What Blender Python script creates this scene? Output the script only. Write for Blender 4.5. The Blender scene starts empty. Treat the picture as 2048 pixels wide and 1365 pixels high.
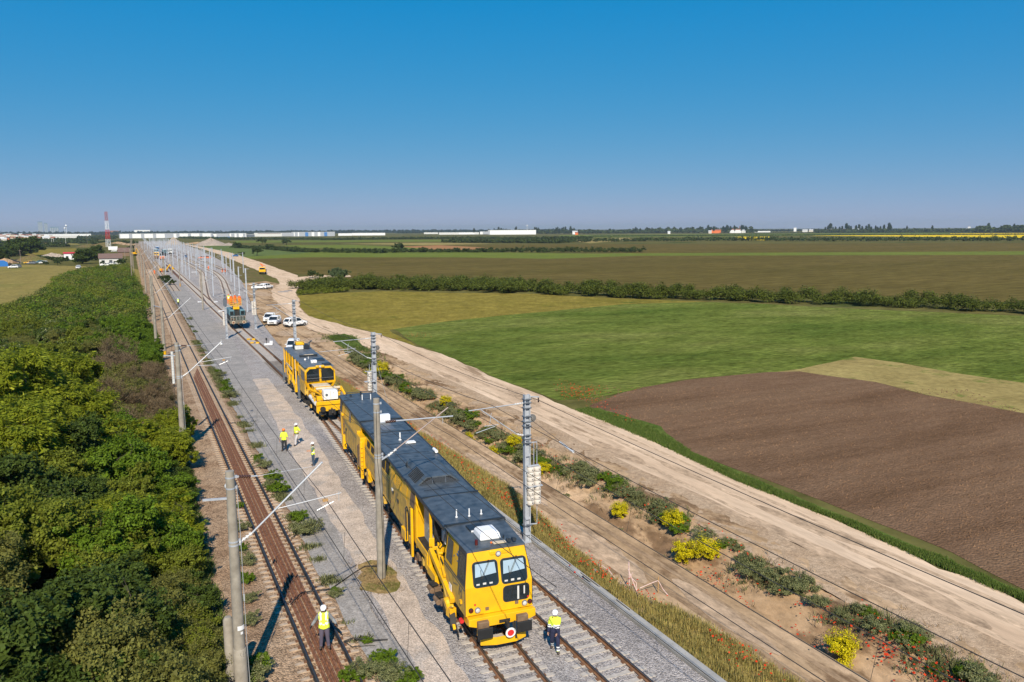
import bpy, bmesh, math, random
import numpy as np
from mathutils import Vector, Matrix, Euler

# ------------------------------------------------------------------ camera, sky, sun, exposure
S = bpy.context.scene
C = S.collection
CAM_H, FOC, PITCH, ROLL, YAW = 17.0, 1593.0, 8.0, 0.33, 25.3      # metres, pixels at 2048 wide, degrees
SUN_EL, SUN_AZ = 40.0, 200.0          # azimuth clockwise from +Y (the track direction)

def cam_axes():
    th, r, y = (math.radians(v) for v in (PITCH, ROLL, YAW))
    fwd = Vector((0, math.cos(th), -math.sin(th))); up = Vector((0, math.sin(th), math.cos(th))); rt = Vector((1, 0, 0))
    r2 = rt*math.cos(r) - up*math.sin(r); u2 = up*math.cos(r) + rt*math.sin(r)
    R = Matrix.Rotation(-y, 3, 'Z')
    return R @ r2, R @ u2, R @ fwd
RT, UP, FW = cam_axes()
cd = bpy.data.cameras.new('camera'); cam = bpy.data.objects.new('camera', cd); C.objects.link(cam)
cam.matrix_world = Matrix(((RT.x, UP.x, -FW.x, 0), (RT.y, UP.y, -FW.y, 0), (RT.z, UP.z, -FW.z, CAM_H), (0, 0, 0, 1)))
cd.sensor_width = 36; cd.lens = FOC/2048*36; cd.clip_start = 0.5; cd.clip_end = 40000
S.camera = cam

W = bpy.data.worlds.new('World'); S.world = W; W.use_nodes = True
nt = W.node_tree; bg = nt.nodes['Background']
sky = nt.nodes.new('ShaderNodeTexSky'); sky.sky_type = 'NISHITA'; sky.sun_disc = False
sky.sun_elevation = math.radians(SUN_EL); sky.sun_rotation = math.radians(SUN_AZ)
sky.air_density = 1.0; sky.dust_density = 0.0; sky.ozone_density = 10; sky.altitude = 100
hs = nt.nodes.new('ShaderNodeHueSaturation'); hs.inputs['Saturation'].default_value = 1.25; hs.inputs['Hue'].default_value = 0.5
nt.links.new(sky.outputs[0], hs.inputs['Color'])
sc_ = nt.nodes.new('ShaderNodeSeparateColor'); cc_ = nt.nodes.new('ShaderNodeCombineColor'); nt.links.new(hs.outputs[0], sc_.inputs[0])
for i_, (o_, p_, k_) in enumerate(((0, .75, .55), (0, .36, .492), (0, .12, .645))):      # tone grade of the whole sky, one power per channel
    m1 = nt.nodes.new('ShaderNodeMath'); m1.operation = 'MULTIPLY'; m1.inputs[1].default_value = 0.085; nt.links.new(sc_.outputs[i_], m1.inputs[0])
    m2 = nt.nodes.new('ShaderNodeMath'); m2.operation = 'POWER'; m2.inputs[1].default_value = p_; m0 = nt.nodes.new('ShaderNodeMath'); m0.operation = 'SUBTRACT'; m0.use_clamp = True; m0.inputs[1].default_value = o_; nt.links.new(m1.outputs[0], m0.inputs[0]); nt.links.new(m0.outputs[0], m2.inputs[0])
    m3 = nt.nodes.new('ShaderNodeMath'); m3.operation = 'MULTIPLY'; m3.inputs[1].default_value = k_/0.085; nt.links.new(m2.outputs[0], m3.inputs[0]); nt.links.new(m3.outputs[0], cc_.inputs[i_])
nt.links.new(cc_.outputs[0], bg.inputs[0])
bg.inputs[1].default_value = 0.0667
sl = bpy.data.lights.new('sun', 'SUN'); sl.energy = 4.9; sl.angle = math.radians(0.5); sl.color = (1.0, 0.90, 0.74)
so = bpy.data.objects.new('sun', sl); C.objects.link(so)
_a, _e = math.radians(SUN_AZ), math.radians(SUN_EL)
sd = Vector((math.sin(_a)*math.cos(_e), math.cos(_a)*math.cos(_e), math.sin(_e)))
so.rotation_euler = sd.to_track_quat('Z', 'Y').to_euler(); so.location = sd*100
S.view_settings.view_transform = 'Standard'; S.view_settings.look = 'None'; S.view_settings.exposure = 0.35; S.view_settings.gamma = 1
S.render.engine = 'CYCLES'
S.cycles.max_bounces = 5; S.cycles.diffuse_bounces = 2; S.cycles.glossy_bounces = 3; S.cycles.transmission_bounces = 4
S.cycles.transparent_max_bounces = 6; S.cycles.volume_bounces = 0
S.render.resolution_x = 1024; S.render.resolution_y = 682

random.seed(7); RNG = np.random.default_rng(11)

# ------------------------------------------------------------------ helpers
def at(px, py, z=-0.5):
    """point at height z seen at a photo pixel (2048 wide): used as a survey tool for real positions"""
    d = RT*((px-1024)/FOC) - UP*((py-682.5)/FOC) + FW
    t = (z-CAM_H)/d.z
    return Vector((d.x*t, d.y*t, z))
def pix(p):
    v = Vector(p) - Vector((0, 0, CAM_H)); w = v.dot(FW)
    return 1024+FOC*v.dot(RT)/w, 682.5-FOC*v.dot(UP)/w, w
def tag(o, label=None, cat=None, group=None, kind=None):
    if label: o['label'] = label
    if cat: o['category'] = cat
    if group: o['group'] = group
    if kind: o['kind'] = kind
    return o
def empty(name, loc=(0, 0, 0), rz=0.0, label=None, cat=None, group=None):
    o = bpy.data.objects.new(name, None); C.objects.link(o); o.location = loc; o.rotation_euler = (0, 0, rz)
    o.empty_display_size = 0.3
    return tag(o, label, cat, group)
def link(o, parent=None):
    C.objects.link(o)
    if parent: o.parent = parent
    return o
KIDS = {}
def kids(o): return [c for c in C.objects if c.parent is o]
def copy_tree(o, parent=None, depth=0):
    c = o.copy(); C.objects.link(c); c.parent = parent
    for ch in (KIDS.get(o) or kids(o)): copy_tree(ch, c, depth+1)
    return c

class MB:
    """collects shapes into one mesh"""
    def __init__(s): s.v = []; s.f = []; s.m = []
    def add(s, vs, fs, mi=0):
        n = len(s.v); s.v += [tuple(v) for v in vs]; s.f += [tuple(i+n for i in f) for f in fs]; s.m += [mi]*len(fs); return s
    def box(s, cx, cy, cz, sx, sy, sz, mi=0, rz=0, M=None):
        vs = [Vector((x*sx/2, y*sy/2, z*sz/2)) for x, y, z in ((-1,-1,-1),(1,-1,-1),(1,1,-1),(-1,1,-1),(-1,-1,1),(1,-1,1),(1,1,1),(-1,1,1))]
        if rz: R = Matrix.Rotation(rz, 3, 'Z'); vs = [R @ v for v in vs]
        if M: vs = [M @ v for v in vs]
        vs = [v+Vector((cx, cy, cz)) for v in vs]
        return s.add(vs, [(0,3,2,1),(4,5,6,7),(0,1,5,4),(1,2,6,5),(2,3,7,6),(3,0,4,7)], mi)
    def bx(s, x0, x1, y0, y1, z0, z1, mi=0): return s.box((x0+x1)/2, (y0+y1)/2, (z0+z1)/2, x1-x0, y1-y0, z1-z0, mi)
    def _frame(s, p, q):
        d = (q-p); L = d.length; d = d/L if L else Vector((0,0,1))
        a = Vector((0,0,1)) if abs(d.z) < .95 else Vector((1,0,0))
        u = d.cross(a).normalized(); w = u.cross(d)
        return d, u, w
    def bar(s, p, q, w, h=None, mi=0):
        p, q = Vector(p), Vector(q); h = h or w; d, u, n = s._frame(p, q)
        vs = [o+u*(a*w/2)+n*(b*h/2) for o in (p, q) for a, b in ((-1,-1),(1,-1),(1,1),(-1,1))]
        return s.add(vs, [(0,1,2,3),(7,6,5,4),(0,4,5,1),(1,5,6,2),(2,6,7,3),(3,7,4,0)], mi)
    def tube(s, p, q, r, r2=None, n=8, mi=0, cap=True):
        p, q = Vector(p), Vector(q); r2 = r if r2 is None else r2; d, u, w = s._frame(p, q)
        vs = [o+(u*math.cos(2*math.pi*k/n)+w*math.sin(2*math.pi*k/n))*rr for o, rr in ((p, r), (q, r2)) for k in range(n)]
        fs = [(k, (k+1) % n, n+(k+1) % n, n+k) for k in range(n)]
        if cap: fs += [tuple(range(n))[::-1], tuple(range(n, 2*n))]
        return s.add(vs, fs, mi)
    def path(s, pts, r, n=6, mi=0):
        for a, b in zip(pts[:-1], pts[1:]): s.tube(a, b, r, n=n, mi=mi)
        return s
    def lathe(s, prof, c=(0,0,0), n=12, mi=0, M=None):
        c = Vector(c); vs = []
        for r, z in prof:
            for k in range(n):
                v = Vector((r*math.cos(2*math.pi*k/n), r*math.sin(2*math.pi*k/n), z)); vs.append(c+(M @ v if M else v))
        fs = []
        for i in range(len(prof)-1):
            for k in range(n): a = i*n+k; b = i*n+(k+1) % n; fs.append((a, b, b+n, a+n))
        fs.append(tuple(range(n))[::-1]); fs.append(tuple(range(len(prof)*n-n, len(prof)*n)))
        return s.add(vs, fs, mi)
    def sphere(s, c, r, n=10, mi=0, sc=(1,1,1)):
        m = n//2; vs = []; c = Vector(c)
        for i in range(1, m):
            t = math.pi*i/m
            for k in range(n): vs.append(c+Vector((sc[0]*r*math.sin(t)*math.cos(2*math.pi*k/n), sc[1]*r*math.sin(t)*math.sin(2*math.pi*k/n), sc[2]*r*math.cos(t))))
        top = len(vs); vs += [c+Vector((0,0,r*sc[2])), c-Vector((0,0,r*sc[2]))]; fs = []
        for i in range(m-2):
            for k in range(n): a = i*n+k; b = i*n+(k+1) % n; fs.append((a, a+n, b+n, b))
        for k in range(n): fs.append((top, k, (k+1) % n)); fs.append((top+1, (m-2)*n+(k+1) % n, (m-2)*n+k))
        return s.add(vs, fs, mi)
    def prism(s, poly, a, b, axis='x', mi=0):
        """2-D outline extruded from a to b along axis (outline in the two other axes)"""
        def P(u, v, t): return {'x': (t, u, v), 'y': (u, t, v), 'z': (u, v, t)}[axis]
        n = len(poly); vs = [P(u, v, a) for u, v in poly]+[P(u, v, b) for u, v in poly]
        fs = [tuple(range(n))[::-1], tuple(range(n, 2*n))]+[(k, (k+1) % n, n+(k+1) % n, n+k) for k in range(n)]
        return s.add(vs, fs, mi)
    def loft(s, rings, mi=0, cap=True, closed=True):
        n = len(rings[0]); vs = [p for r in rings for p in r]; fs = []
        for i in range(len(rings)-1):
            for k in range(n if closed else n-1): a = i*n+k; b = i*n+(k+1) % n; fs.append((a, b, b+n, a+n))
        if cap: fs += [tuple(range(n))[::-1], tuple(range(len(vs)-n, len(vs)))]
        return s.add(vs, fs, mi)
    def build(s, name, mats, parent=None, smooth=False, bevel=0, loc=None, fix=True):
        me = bpy.data.meshes.new(name); me.from_pydata(s.v, [], s.f)
        mats = mats if isinstance(mats, (list, tuple)) else [mats]
        for m in mats: me.materials.append(m)
        me.polygons.foreach_set('material_index', s.m)
        if fix:
            b = bmesh.new(); b.from_mesh(me); bmesh.ops.recalc_face_normals(b, faces=b.faces); b.to_mesh(me); b.free()
        if smooth:
            me.polygons.foreach_set('use_smooth', [True]*len(me.polygons))
            try: me.set_sharp_from_angle(angle=math.radians(40))
            except Exception: pass
        o = bpy.data.objects.new(name, me); link(o, parent)
        if loc: o.location = loc
        if bevel:
            bv = o.modifiers.new('bevel', 'BEVEL'); bv.width = bevel; bv.segments = 2; bv.limit_method = 'ANGLE'; bv.angle_limit = math.radians(40)
        return o

def npmesh(name, V, F, mats, mi=None, smooth=False, parent=None):
    """V (n,3), F (m,k) arrays of same-size faces -> object"""
    me = bpy.data.meshes.new(name); m, k = F.shape
    me.vertices.add(len(V)); me.vertices.foreach_set('co', np.asarray(V, np.float32).ravel())
    me.loops.add(m*k); me.loops.foreach_set('vertex_index', F.astype(np.int32).ravel())
    me.polygons.add(m); me.polygons.foreach_set('loop_start', np.arange(0, m*k, k, dtype=np.int32)); me.polygons.foreach_set('loop_total', np.full(m, k, np.int32))
    for q in (mats if isinstance(mats, (list, tuple)) else [mats]): me.materials.append(q)
    if mi is not None: me.polygons.foreach_set('material_index', np.asarray(mi, np.int32))
    if smooth: me.polygons.foreach_set('use_smooth', np.ones(m, bool))
    me.update(calc_edges=True); me.validate()
    o = bpy.data.objects.new(name, me); return link(o, parent)

# ------------------------------------------------------------------ materials
def nodes(m):
    m.use_nodes = True; return m.node_tree, m.node_tree.nodes['Principled BSDF']
def plain(name, col, rough=.6, metal=0, noise=.12, scale=3.0, bump=0, spec=None, ior=None, dirt=None):
    """painted / simple surface with slight tonal wear"""
    m = bpy.data.materials.new(name); t, p = nodes(m)
    p.inputs['Roughness'].default_value = rough; p.inputs['Metallic'].default_value = metal
    if ior: p.inputs['IOR'].default_value = ior
    tc = t.nodes.new('ShaderNodeTexCoord'); n = t.nodes.new('ShaderNodeTexNoise'); n.inputs['Scale'].default_value = scale; n.inputs['Detail'].default_value = 6
    t.links.new(tc.outputs['Object'], n.inputs['Vector'])
    r = t.nodes.new('ShaderNodeValToRGB'); r.color_ramp.elements[0].position = .3; r.color_ramp.elements[1].position = .7
    d = dirt or [c*(1-noise*1.5) for c in col]
    r.color_ramp.elements[0].color = (*d, 1); r.color_ramp.elements[1].color = (*[min(1, c*(1+noise)) for c in col], 1)
    t.links.new(n.outputs[0], r.inputs[0]); t.links.new(r.outputs[0], p.inputs['Base Color'])
    if bump:
        b = t.nodes.new('ShaderNodeBump'); b.inputs['Strength'].default_value = bump; b.inputs['Distance'].default_value = .02
        t.links.new(n.outputs[0], b.inputs['Height']); t.links.new(b.outputs[0], p.inputs['Normal'])
    return m
def ground_mat(name, cols, big=.08, fine=3.0, stretch=(1, 1, 1), rot=0, bump=.5, dist=.08, cell=0, cellamt=.4, patch=None, patch_scale=.15, rough=.95, fineamt=.5, mid=.12):
    """cols: list of 2-3 tones mixed by a broad noise; fine noise or stones on top; patch=(colour, threshold)"""
    m = bpy.data.materials.new(name); t, p = nodes(m); L = t.links.new; N = t.nodes.new
    warm = lambda c: (c[0]*1.09, c[1]*1.01, c[2]*.90)
    cols = [warm(c) for c in cols]; patch = (warm(patch[0]), patch[1]) if patch else None
    p.inputs['Roughness'].default_value = rough; p.inputs['Specular IOR Level'].default_value = 0
    tc = N('ShaderNodeTexCoord'); mp = N('ShaderNodeMapping'); mp.inputs['Scale'].default_value = stretch; mp.inputs['Rotation'].default_value = (0, 0, rot)
    L(tc.outputs['Object'], mp.inputs['Vector'])
    nb = N('ShaderNodeTexNoise'); nb.inputs['Scale'].default_value = big; nb.inputs['Detail'].default_value = 7; nb.inputs['Roughness'].default_value = .6; L(mp.outputs[0], nb.inputs['Vector'])
    rp = N('ShaderNodeValToRGB'); el = rp.color_ramp.elements
    el[0].position = .34; el[1].position = .66; el[0].color = (*cols[0], 1); el[1].color = (*cols[-1], 1)
    if len(cols) == 3: e = el.new(.5); e.color = (*cols[1], 1)
    L(nb.outputs[0], rp.inputs[0]); col = rp.outputs[0]
    nf = N('ShaderNodeTexNoise'); nf.inputs['Scale'].default_value = fine; nf.inputs['Detail'].default_value = 8; nf.inputs['Roughness'].default_value = .7; L(mp.outputs[0], nf.inputs['Vector'])
    if patch:
        np_ = N('ShaderNodeTexNoise'); np_.inputs['Scale'].default_value = patch_scale; np_.inputs['Detail'].default_value = 8; np_.inputs['Roughness'].default_value = .65; L(mp.outputs[0], np_.inputs['Vector'])
        pr = N('ShaderNodeMapRange'); pr.inputs[1].default_value = patch[1]; pr.inputs[2].default_value = patch[1]+.06; L(np_.outputs[0], pr.inputs[0])
        mx = N('ShaderNodeMixRGB'); L(pr.outputs[0], mx.inputs[0]); L(col, mx.inputs[1]); mx.inputs[2].default_value = (*patch[0], 1); col = mx.outputs[0]
    mr = N('ShaderNodeMapRange'); mr.inputs[1].default_value = .3; mr.inputs[2].default_value = .7; mr.inputs[3].default_value = 1-fineamt; mr.inputs[4].default_value = 1+fineamt*.7; L(nf.outputs[0], mr.inputs[0])
    mu = N('ShaderNodeMixRGB'); mu.blend_type = 'MULTIPLY'; mu.inputs[0].default_value = 1; L(col, mu.inputs[1]); L(mr.outputs[0], mu.inputs[2]); col = mu.outputs[0]; hgt = nf.outputs[0]
    nm = N('ShaderNodeTexNoise'); nm.inputs['Scale'].default_value = math.sqrt(big*fine)*1.3; nm.inputs['Detail'].default_value = 5; nm.inputs['Roughness'].default_value = .65; L(mp.outputs[0], nm.inputs['Vector'])
    mm_ = N('ShaderNodeMapRange'); mm_.inputs[1].default_value = .32; mm_.inputs[2].default_value = .68; mm_.inputs[3].default_value = 1-mid; mm_.inputs[4].default_value = 1+mid; L(nm.outputs[0], mm_.inputs[0])
    m5 = N('ShaderNodeMixRGB'); m5.blend_type = 'MULTIPLY'; m5.inputs[0].default_value = 1; L(col, m5.inputs[1]); L(mm_.outputs[0], m5.inputs[2]); col = m5.outputs[0]
    if cell:
        v = N('ShaderNodeTexVoronoi'); v.inputs['Scale'].default_value = cell; L(tc.outputs['Object'], v.inputs['Vector'])
        sp = N('ShaderNodeSeparateColor'); L(v.outputs['Color'], sp.inputs[0])
        m2 = N('ShaderNodeMapRange'); m2.inputs[3].default_value = 1-cellamt; m2.inputs[4].default_value = 1+cellamt*.8; L(sp.outputs[0], m2.inputs[0])
        m3 = N('ShaderNodeMixRGB'); m3.blend_type = 'MULTIPLY'; m3.inputs[0].default_value = 1; L(col, m3.inputs[1]); L(m2.outputs[0], m3.inputs[2]); col = m3.outputs[0]
        ad = N('ShaderNodeMath'); ad.operation = 'SUBTRACT'; ad.inputs[0].default_value = 1; L(v.outputs['Distance'], ad.inputs[1]); hgt = ad.outputs[0]
    L(col, p.inputs['Base Color'])
    if bump:
        b = N('ShaderNodeBump'); b.inputs['Strength'].default_value = bump; b.inputs['Distance'].default_value = dist; L(hgt, b.inputs['Height']); L(b.outputs[0], p.inputs['Normal'])
    return m
def leaf_mat(name, c1, c2, c3=None, trans=.25, rough=.5):
    m = bpy.data.materials.new(name); t, p = nodes(m); L = t.links.new; N = t.nodes.new
    g = N('ShaderNodeNewGeometry'); r = N('ShaderNodeValToRGB'); e = r.color_ramp.elements
    e[0].color = (*c1, 1); e[1].color = (*c2, 1)
    if c3: k = e.new(.9); k.color = (*c2, 1); e[-1].color = (*c3, 1)
    L(g.outputs['Random Per Island'], r.inputs[0]); L(r.outputs[0], p.inputs['Base Color'])
    p.inputs['Roughness'].default_value = rough; p.inputs['Specular IOR Level'].default_value = .08
    tr = N('ShaderNodeBsdfTranslucent'); L(r.outputs[0], tr.inputs[0]); mx = N('ShaderNodeMixShader'); mx.inputs[0].default_value = trans
    L(p.outputs[0], mx.inputs[1]); L(tr.outputs[0], mx.inputs[2]); L(mx.outputs[0], t.nodes['Material Output'].inputs[0])
    return m
M = {}
M['yellow'] = plain('yellow_paint', (.80, .44, .006), .35, noise=.06, scale=1.5, dirt=(.70, .37, .01))
M['yellow_dirty'] = plain('yellow_paint_dirty', (.62, .37, .035), .55, noise=.25, scale=2.2, dirt=(.36, .24, .08))
M['roof'] = plain('slate_roof_paint', (.072, .086, .100), .45, noise=.3, scale=2.2, dirt=(.036, .046, .056))
M['roof_trim'] = plain('dark_trim', (.02, .027, .036), .45)
M['anthracite'] = plain('anthracite_paint', (.035, .042, .05), .4)
M['grey_stripe'] = plain('grey_stripe_paint', (.10, .10, .085), .5)
M['black'] = plain('black_rubber', (.012, .012, .013), .7)
M['under'] = plain('greasy_underframe', (.022, .02, .018), .7, noise=.4, bump=.3)
M['rust'] = plain('rusty_steel', (.20, .085, .042), .85, noise=.3, scale=5, dirt=(.09, .038, .02))
M['oldrail'] = plain('weathered_rail_side', (.20, .10, .05), .8, noise=.25, scale=4)
M['railhead'] = plain('worn_rail_head', (.10, .095, .085), .3, metal=.6, noise=.15)
M['railhead_old'] = plain('dull_rail_head', (.05, .05, .052), .45, metal=.3, noise=.15)
M['sleeper'] = plain('concrete_sleeper', (.43, .385, .335), .9, noise=.12, scale=5)
M['sleeper_old'] = plain('old_brown_sleeper', (.42, .32, .23), .95, noise=.25, scale=5)
M['clip'] = plain('rail_clip', (.16, .075, .035), .8)
M['concrete'] = plain('weathered_concrete', (.30, .27, .225), .92, noise=.16, scale=2.5, dirt=(.21, .185, .15), bump=.3)
M['kerbc'] = plain('channel_concrete', (.36, .34, .31), .9, noise=.15, scale=1.2, bump=.2)
M['galv'] = plain('galvanised_steel', (.42, .45, .50), .5, metal=.15, noise=.1, scale=4)
M['galv_dark'] = plain('dark_steel_bracket', (.13, .15, .18), .5, metal=.3)  # dark grey steel of clamps, boxes and other fittings
M['alu'] = plain('pale_tube', (.50, .52, .55), .35, metal=.3, noise=.05)
M['weight'] = plain('concrete_weight', (.62, .57, .51), .85, noise=.08)
M['insul'] = plain('brown_insulator', (.07, .03, .02), .25)
M['insul_grey'] = plain('grey_insulator', (.55, .55, .55), .3)
M['wire'] = plain('overhead_wire_copper', (.03, .028, .025), .8)
M['white'] = plain('white_paint', (.80, .80, .80), .4, noise=.04)
M['offwhite'] = plain('off_white_paint', (.62, .62, .60), .5, noise=.08)
M['cream'] = plain('cream_cover', (.60, .50, .36), .7, noise=.1)
M['red'] = plain('red_paint', (.62, .03, .03), .4)
M['darkred'] = plain('dark_red_lens', (.10, .012, .01), .25)
M['lamp'] = plain('clear_lamp_lens', (.55, .55, .55), .15, noise=.15, scale=30)
M['chrome'] = plain('steel_fitting', (.3, .3, .3), .3, metal=.6)
M['glass'] = plain('dark_glass', (.012, .018, .022), .06, noise=.0, ior=1.6)
M['glass_blue'] = plain('tinted_windscreen', (.10, .16, .20), .05, noise=.0, ior=2.1)
M['sidegl'] = plain('grimy_side_glass', (.06, .06, .05), .25, noise=.3, scale=6)
M['teal'] = plain('faded_teal_paint', (.11, .22, .27), .55, noise=.2, scale=2, dirt=(.07, .15, .18))
M['teal_dark'] = plain('grimy_teal', (.07, .12, .13), .6, noise=.35, scale=2)
M['orange'] = plain('orange_paint', (.75, .16, .02), .5)
M['orangecl'] = plain('orange_workwear', (.85, .17, .03), .85)
M['blue'] = plain('blue_paint', (.03, .12, .30), .4)
M['brown_box'] = plain('brown_battery_box', (.19, .12, .07), .7, noise=.25)
M['pinktape'] = plain('faded_barrier_tape', (.66, .55, .53), .6, noise=.15, scale=9, dirt=(.60, .34, .30))
M['wood'] = plain('pale_wood', (.45, .26, .10), .8)
M['timber'] = plain('grey_pole_timber', (.24, .20, .16), .9)
M['helmet'] = plain('white_helmet', (.82, .84, .88), .3, noise=.0)
M['helmet_or'] = plain('orange_helmet', (.80, .20, .03), .35, noise=.0)
M['skin'] = plain('skin', (.48, .26, .17), .55, noise=.05)
M['hair'] = plain('dark_hair', (.03, .02, .015), .7)
M['bark'] = plain('bark', (.055, .042, .03), .95, noise=.2, scale=6, bump=.4)
M['hivis'] = plain('high_visibility_yellow', (.72, .86, .06), .8, noise=.03)
M['reflect'] = plain('reflective_band', (.80, .82, .82), .4, noise=.02)
M['navy'] = plain('navy_cloth', (.018, .022, .06), .85)
M['plum'] = plain('grey_violet_trousers', (.10, .085, .125), .85)
M['greycl'] = plain('grey_jumper', (.22, .23, .24), .9)
M['darkcl'] = plain('charcoal_cloth', (.02, .023, .027), .85)
M['palecl'] = plain('pale_grey_trousers', (.50, .48, .50), .85)
M['jeans'] = plain('blue_jeans', (.035, .06, .10), .9)
M['greensh'] = plain('grey_green_shirt', (.13, .19, .16), .9)
M['boot'] = plain('brown_boot', (.07, .05, .04), .7)
M['glove'] = plain('black_glove', (.012, .012, .015), .7)
def tree_col(name, c, trans=.25, k=1.0, hi=None):
    return leaf_mat(name, tuple(v*.55*k for v in c), tuple(v*1.15*k for v in c), hi, trans)
M['l_acacia'] = tree_col('acacia_leaves', (.24, .28, .02), .4, hi=(.46, .47, .05))
M['l_mid'] = tree_col('mid_green_leaves', (.19, .22, .026), .35)
M['l_dark'] = tree_col('dark_green_leaves', (.075, .11, .02), .25)
M['l_olive'] = tree_col('olive_leaves', (.19, .19, .045), .3)
M['l_bright'] = tree_col('bright_green_leaves', (.14, .22, .018), .35)
M['l_flower'] = leaf_mat('elder_leaves_and_blossom', (.05, .08, .015), (.12, .15, .03), (.50, .48, .30), .2)
M['l_twig'] = leaf_mat('bare_brown_twigs', (.10, .065, .035), (.19, .145, .085), None, .05)
M['l_hedge'] = tree_col('hedge_leaves', (.11, .135, .02), .25)
M['l_far'] = tree_col('distant_leaves', (.062, .088, .022), .1)
M['l_forest'] = tree_col('forest_leaves', (.025, .045, .025), .1)
M['l_poplar'] = tree_col('poplar_leaves', (.03, .055, .02), .1)
M['l_willow'] = tree_col('willow_leaves', (.11, .15, .06), .2)
M['l_yel'] = leaf_mat('yellow_blossom', (.38, .33, .01), (.72, .60, .01), (.09, .13, .02), .2)
M['l_weed'] = leaf_mat('weed_leaves', (.08, .10, .035), (.27, .27, .12), None, .2)
M['l_grass'] = leaf_mat('dry_grass_blades', (.38, .30, .09), (.66, .54, .20), (.26, .32, .07), .45)
M['l_verge'] = leaf_mat('green_grass_blades', (.07, .12, .02), (.16, .22, .05), (.30, .28, .10), .3)
M['l_poppy'] = leaf_mat('poppy_petals', (.55, .03, .01), (.75, .08, .02), None, .3)
M['l_dry'] = leaf_mat('dry_weed_stalks', (.22, .15, .08), (.45, .32, .18), None, .2)

# ------------------------------------------------------------------ setting: ground, ballast, fields
def noise1(t, seed=0):
    """smooth 1-D fractal noise"""
    r = 0
    for k, (f, a) in enumerate(((1, .5), (2.3, .3), (5.1, .2))):
        x = t*f+seed*17.3+k*9.1; i = math.floor(x); u = x-i; u = u*u*(3-2*u)
        h = lambda n: math.sin(n*127.1+seed*311.7+k*74.7)*43758.5453 % 1.0
        r += a*((h(i)*(1-u)+h(i+1)*u)*2-1)
    return r
def ragged(pts, amp, step, seed=0, closed=True):
    out = []; n = len(pts); acc = 0
    for i in range(n if closed else n-1):
        a = Vector(pts[i][:2]); b = Vector(pts[(i+1) % n][:2]); L = (b-a).length
        if L < 1e-6: continue
        k = max(1, int(L/step)); k = min(k, 160); nrm = Vector((-(b-a).y, (b-a).x))/L
        for j in range(k):
            t = j/k; q = a+(b-a)*t+nrm*noise1((acc+L*t)/(step*3), seed)*amp; out.append((q.x, q.y))
        acc += L
    if not closed: out.append(tuple(pts[-1][:2]))
    return out
def sheet(name, poly, z, m, kind='structure', amp=0, step=3, seed=0, label=None):
    if amp: poly = ragged(poly, amp, step, seed)
    b = MB(); b.add([(x, y, z) for x, y in poly], [tuple(range(len(poly)))])
    o = b.build(name, m, fix=False)
    if o.data.polygons[0].normal.z < 0: o.data.flip_normals()
    return tag(o, label, kind=kind)
def pxs(pts, z=-.5): return [at(x, y, z)[:2] for x, y in pts]

gm = {}
gm['ground'] = ground_mat('meadow_and_scrub_ground', [(.085, .09, .032), (.12, .115, .042), (.10, .105, .04)], big=.006, fine=.25, bump=0, patch=((.055, .075, .025), .56), patch_scale=.012)
gm['dirt'] = ground_mat('dry_brown_dirt', [(.32, .225, .14), (.40, .29, .19), (.48, .36, .25)], big=.22, fine=2.5, stretch=(1, .45, 1), bump=.5, dist=.1, patch=((.20, .135, .085), .53), patch_scale=.3, fineamt=.35)
gm['road'] = ground_mat('pale_dirt_road', [(.48, .365, .27), (.57, .445, .335), (.61, .485, .375)], big=.35, fine=3, stretch=(1, .16, 1), bump=.3, dist=.06, patch=((.30, .22, .155), .60), patch_scale=.45, fineamt=.2)
gm['stony'] = ground_mat('stony_road_edge', [(.36, .265, .185), (.45, .35, .26)], big=.6, fine=5, bump=.5, dist=.04, cell=20, cellamt=.18, fineamt=.35)
gm['stain'] = ground_mat('rust_stained_ballast', [(.19, .125, .085), (.26, .18, .13)], big=1.2, fine=4, bump=.5, dist=.04, cell=19, cellamt=.4)
gm['ballast'] = ground_mat('grey_ballast_stones', [(.31, .30, .315), (.38, .365, .375), (.35, .35, .375)], big=.12, fine=2, bump=1.0, dist=.05, cell=19, cellamt=.5, fineamt=.12)
gm['beige'] = ground_mat('dusty_beige_gravel', [(.47, .41, .37), (.54, .475, .43)], big=.25, fine=2, bump=.7, dist=.035, cell=24, cellamt=.35, fineamt=.2, patch=((.40, .37, .355), .52), patch_scale=.5)
gm['greystrip'] = ground_mat('compacted_grey_grit', [(.25, .25, .26), (.32, .315, .32)], big=.3, fine=4, bump=.4, dist=.03, cell=18, cellamt=.25, fineamt=.2)
gm['oldballast'] = ground_mat('old_brown_ballast', [(.26, .18, .125), (.36, .265, .19), (.41, .315, .235)], big=.4, fine=2.5, bump=1.0, dist=.05, cell=16, cellamt=.5, fineamt=.3)
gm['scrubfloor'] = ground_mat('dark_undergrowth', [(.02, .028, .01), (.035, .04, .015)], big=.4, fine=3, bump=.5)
gm['meadow'] = ground_mat('dry_meadow_grass', [(.20, .175, .065), (.23, .195, .07), (.17, .165, .055)], big=.03, fine=.8, bump=.3, dist=.2, stretch=(1, .6, 1), fineamt=.25)
gm['wheatgreen'] = ground_mat('green_wheat', [(.084, .128, .026), (.130, .170, .038), (.175, .20, .058)], big=.05, fine=1.6, stretch=(.45, 1, 1), rot=.5, bump=.9, dist=.4, fineamt=.6, mid=.26)
gm['wheatyellow'] = ground_mat('yellow_green_grass', [(.165, .15, .032), (.22, .185, .045), (.19, .165, .04)], big=.04, fine=1.1, bump=.6, dist=.3, fineamt=.4, mid=.2, patch=((.11, .125, .028), .6), patch_scale=.06)
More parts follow.
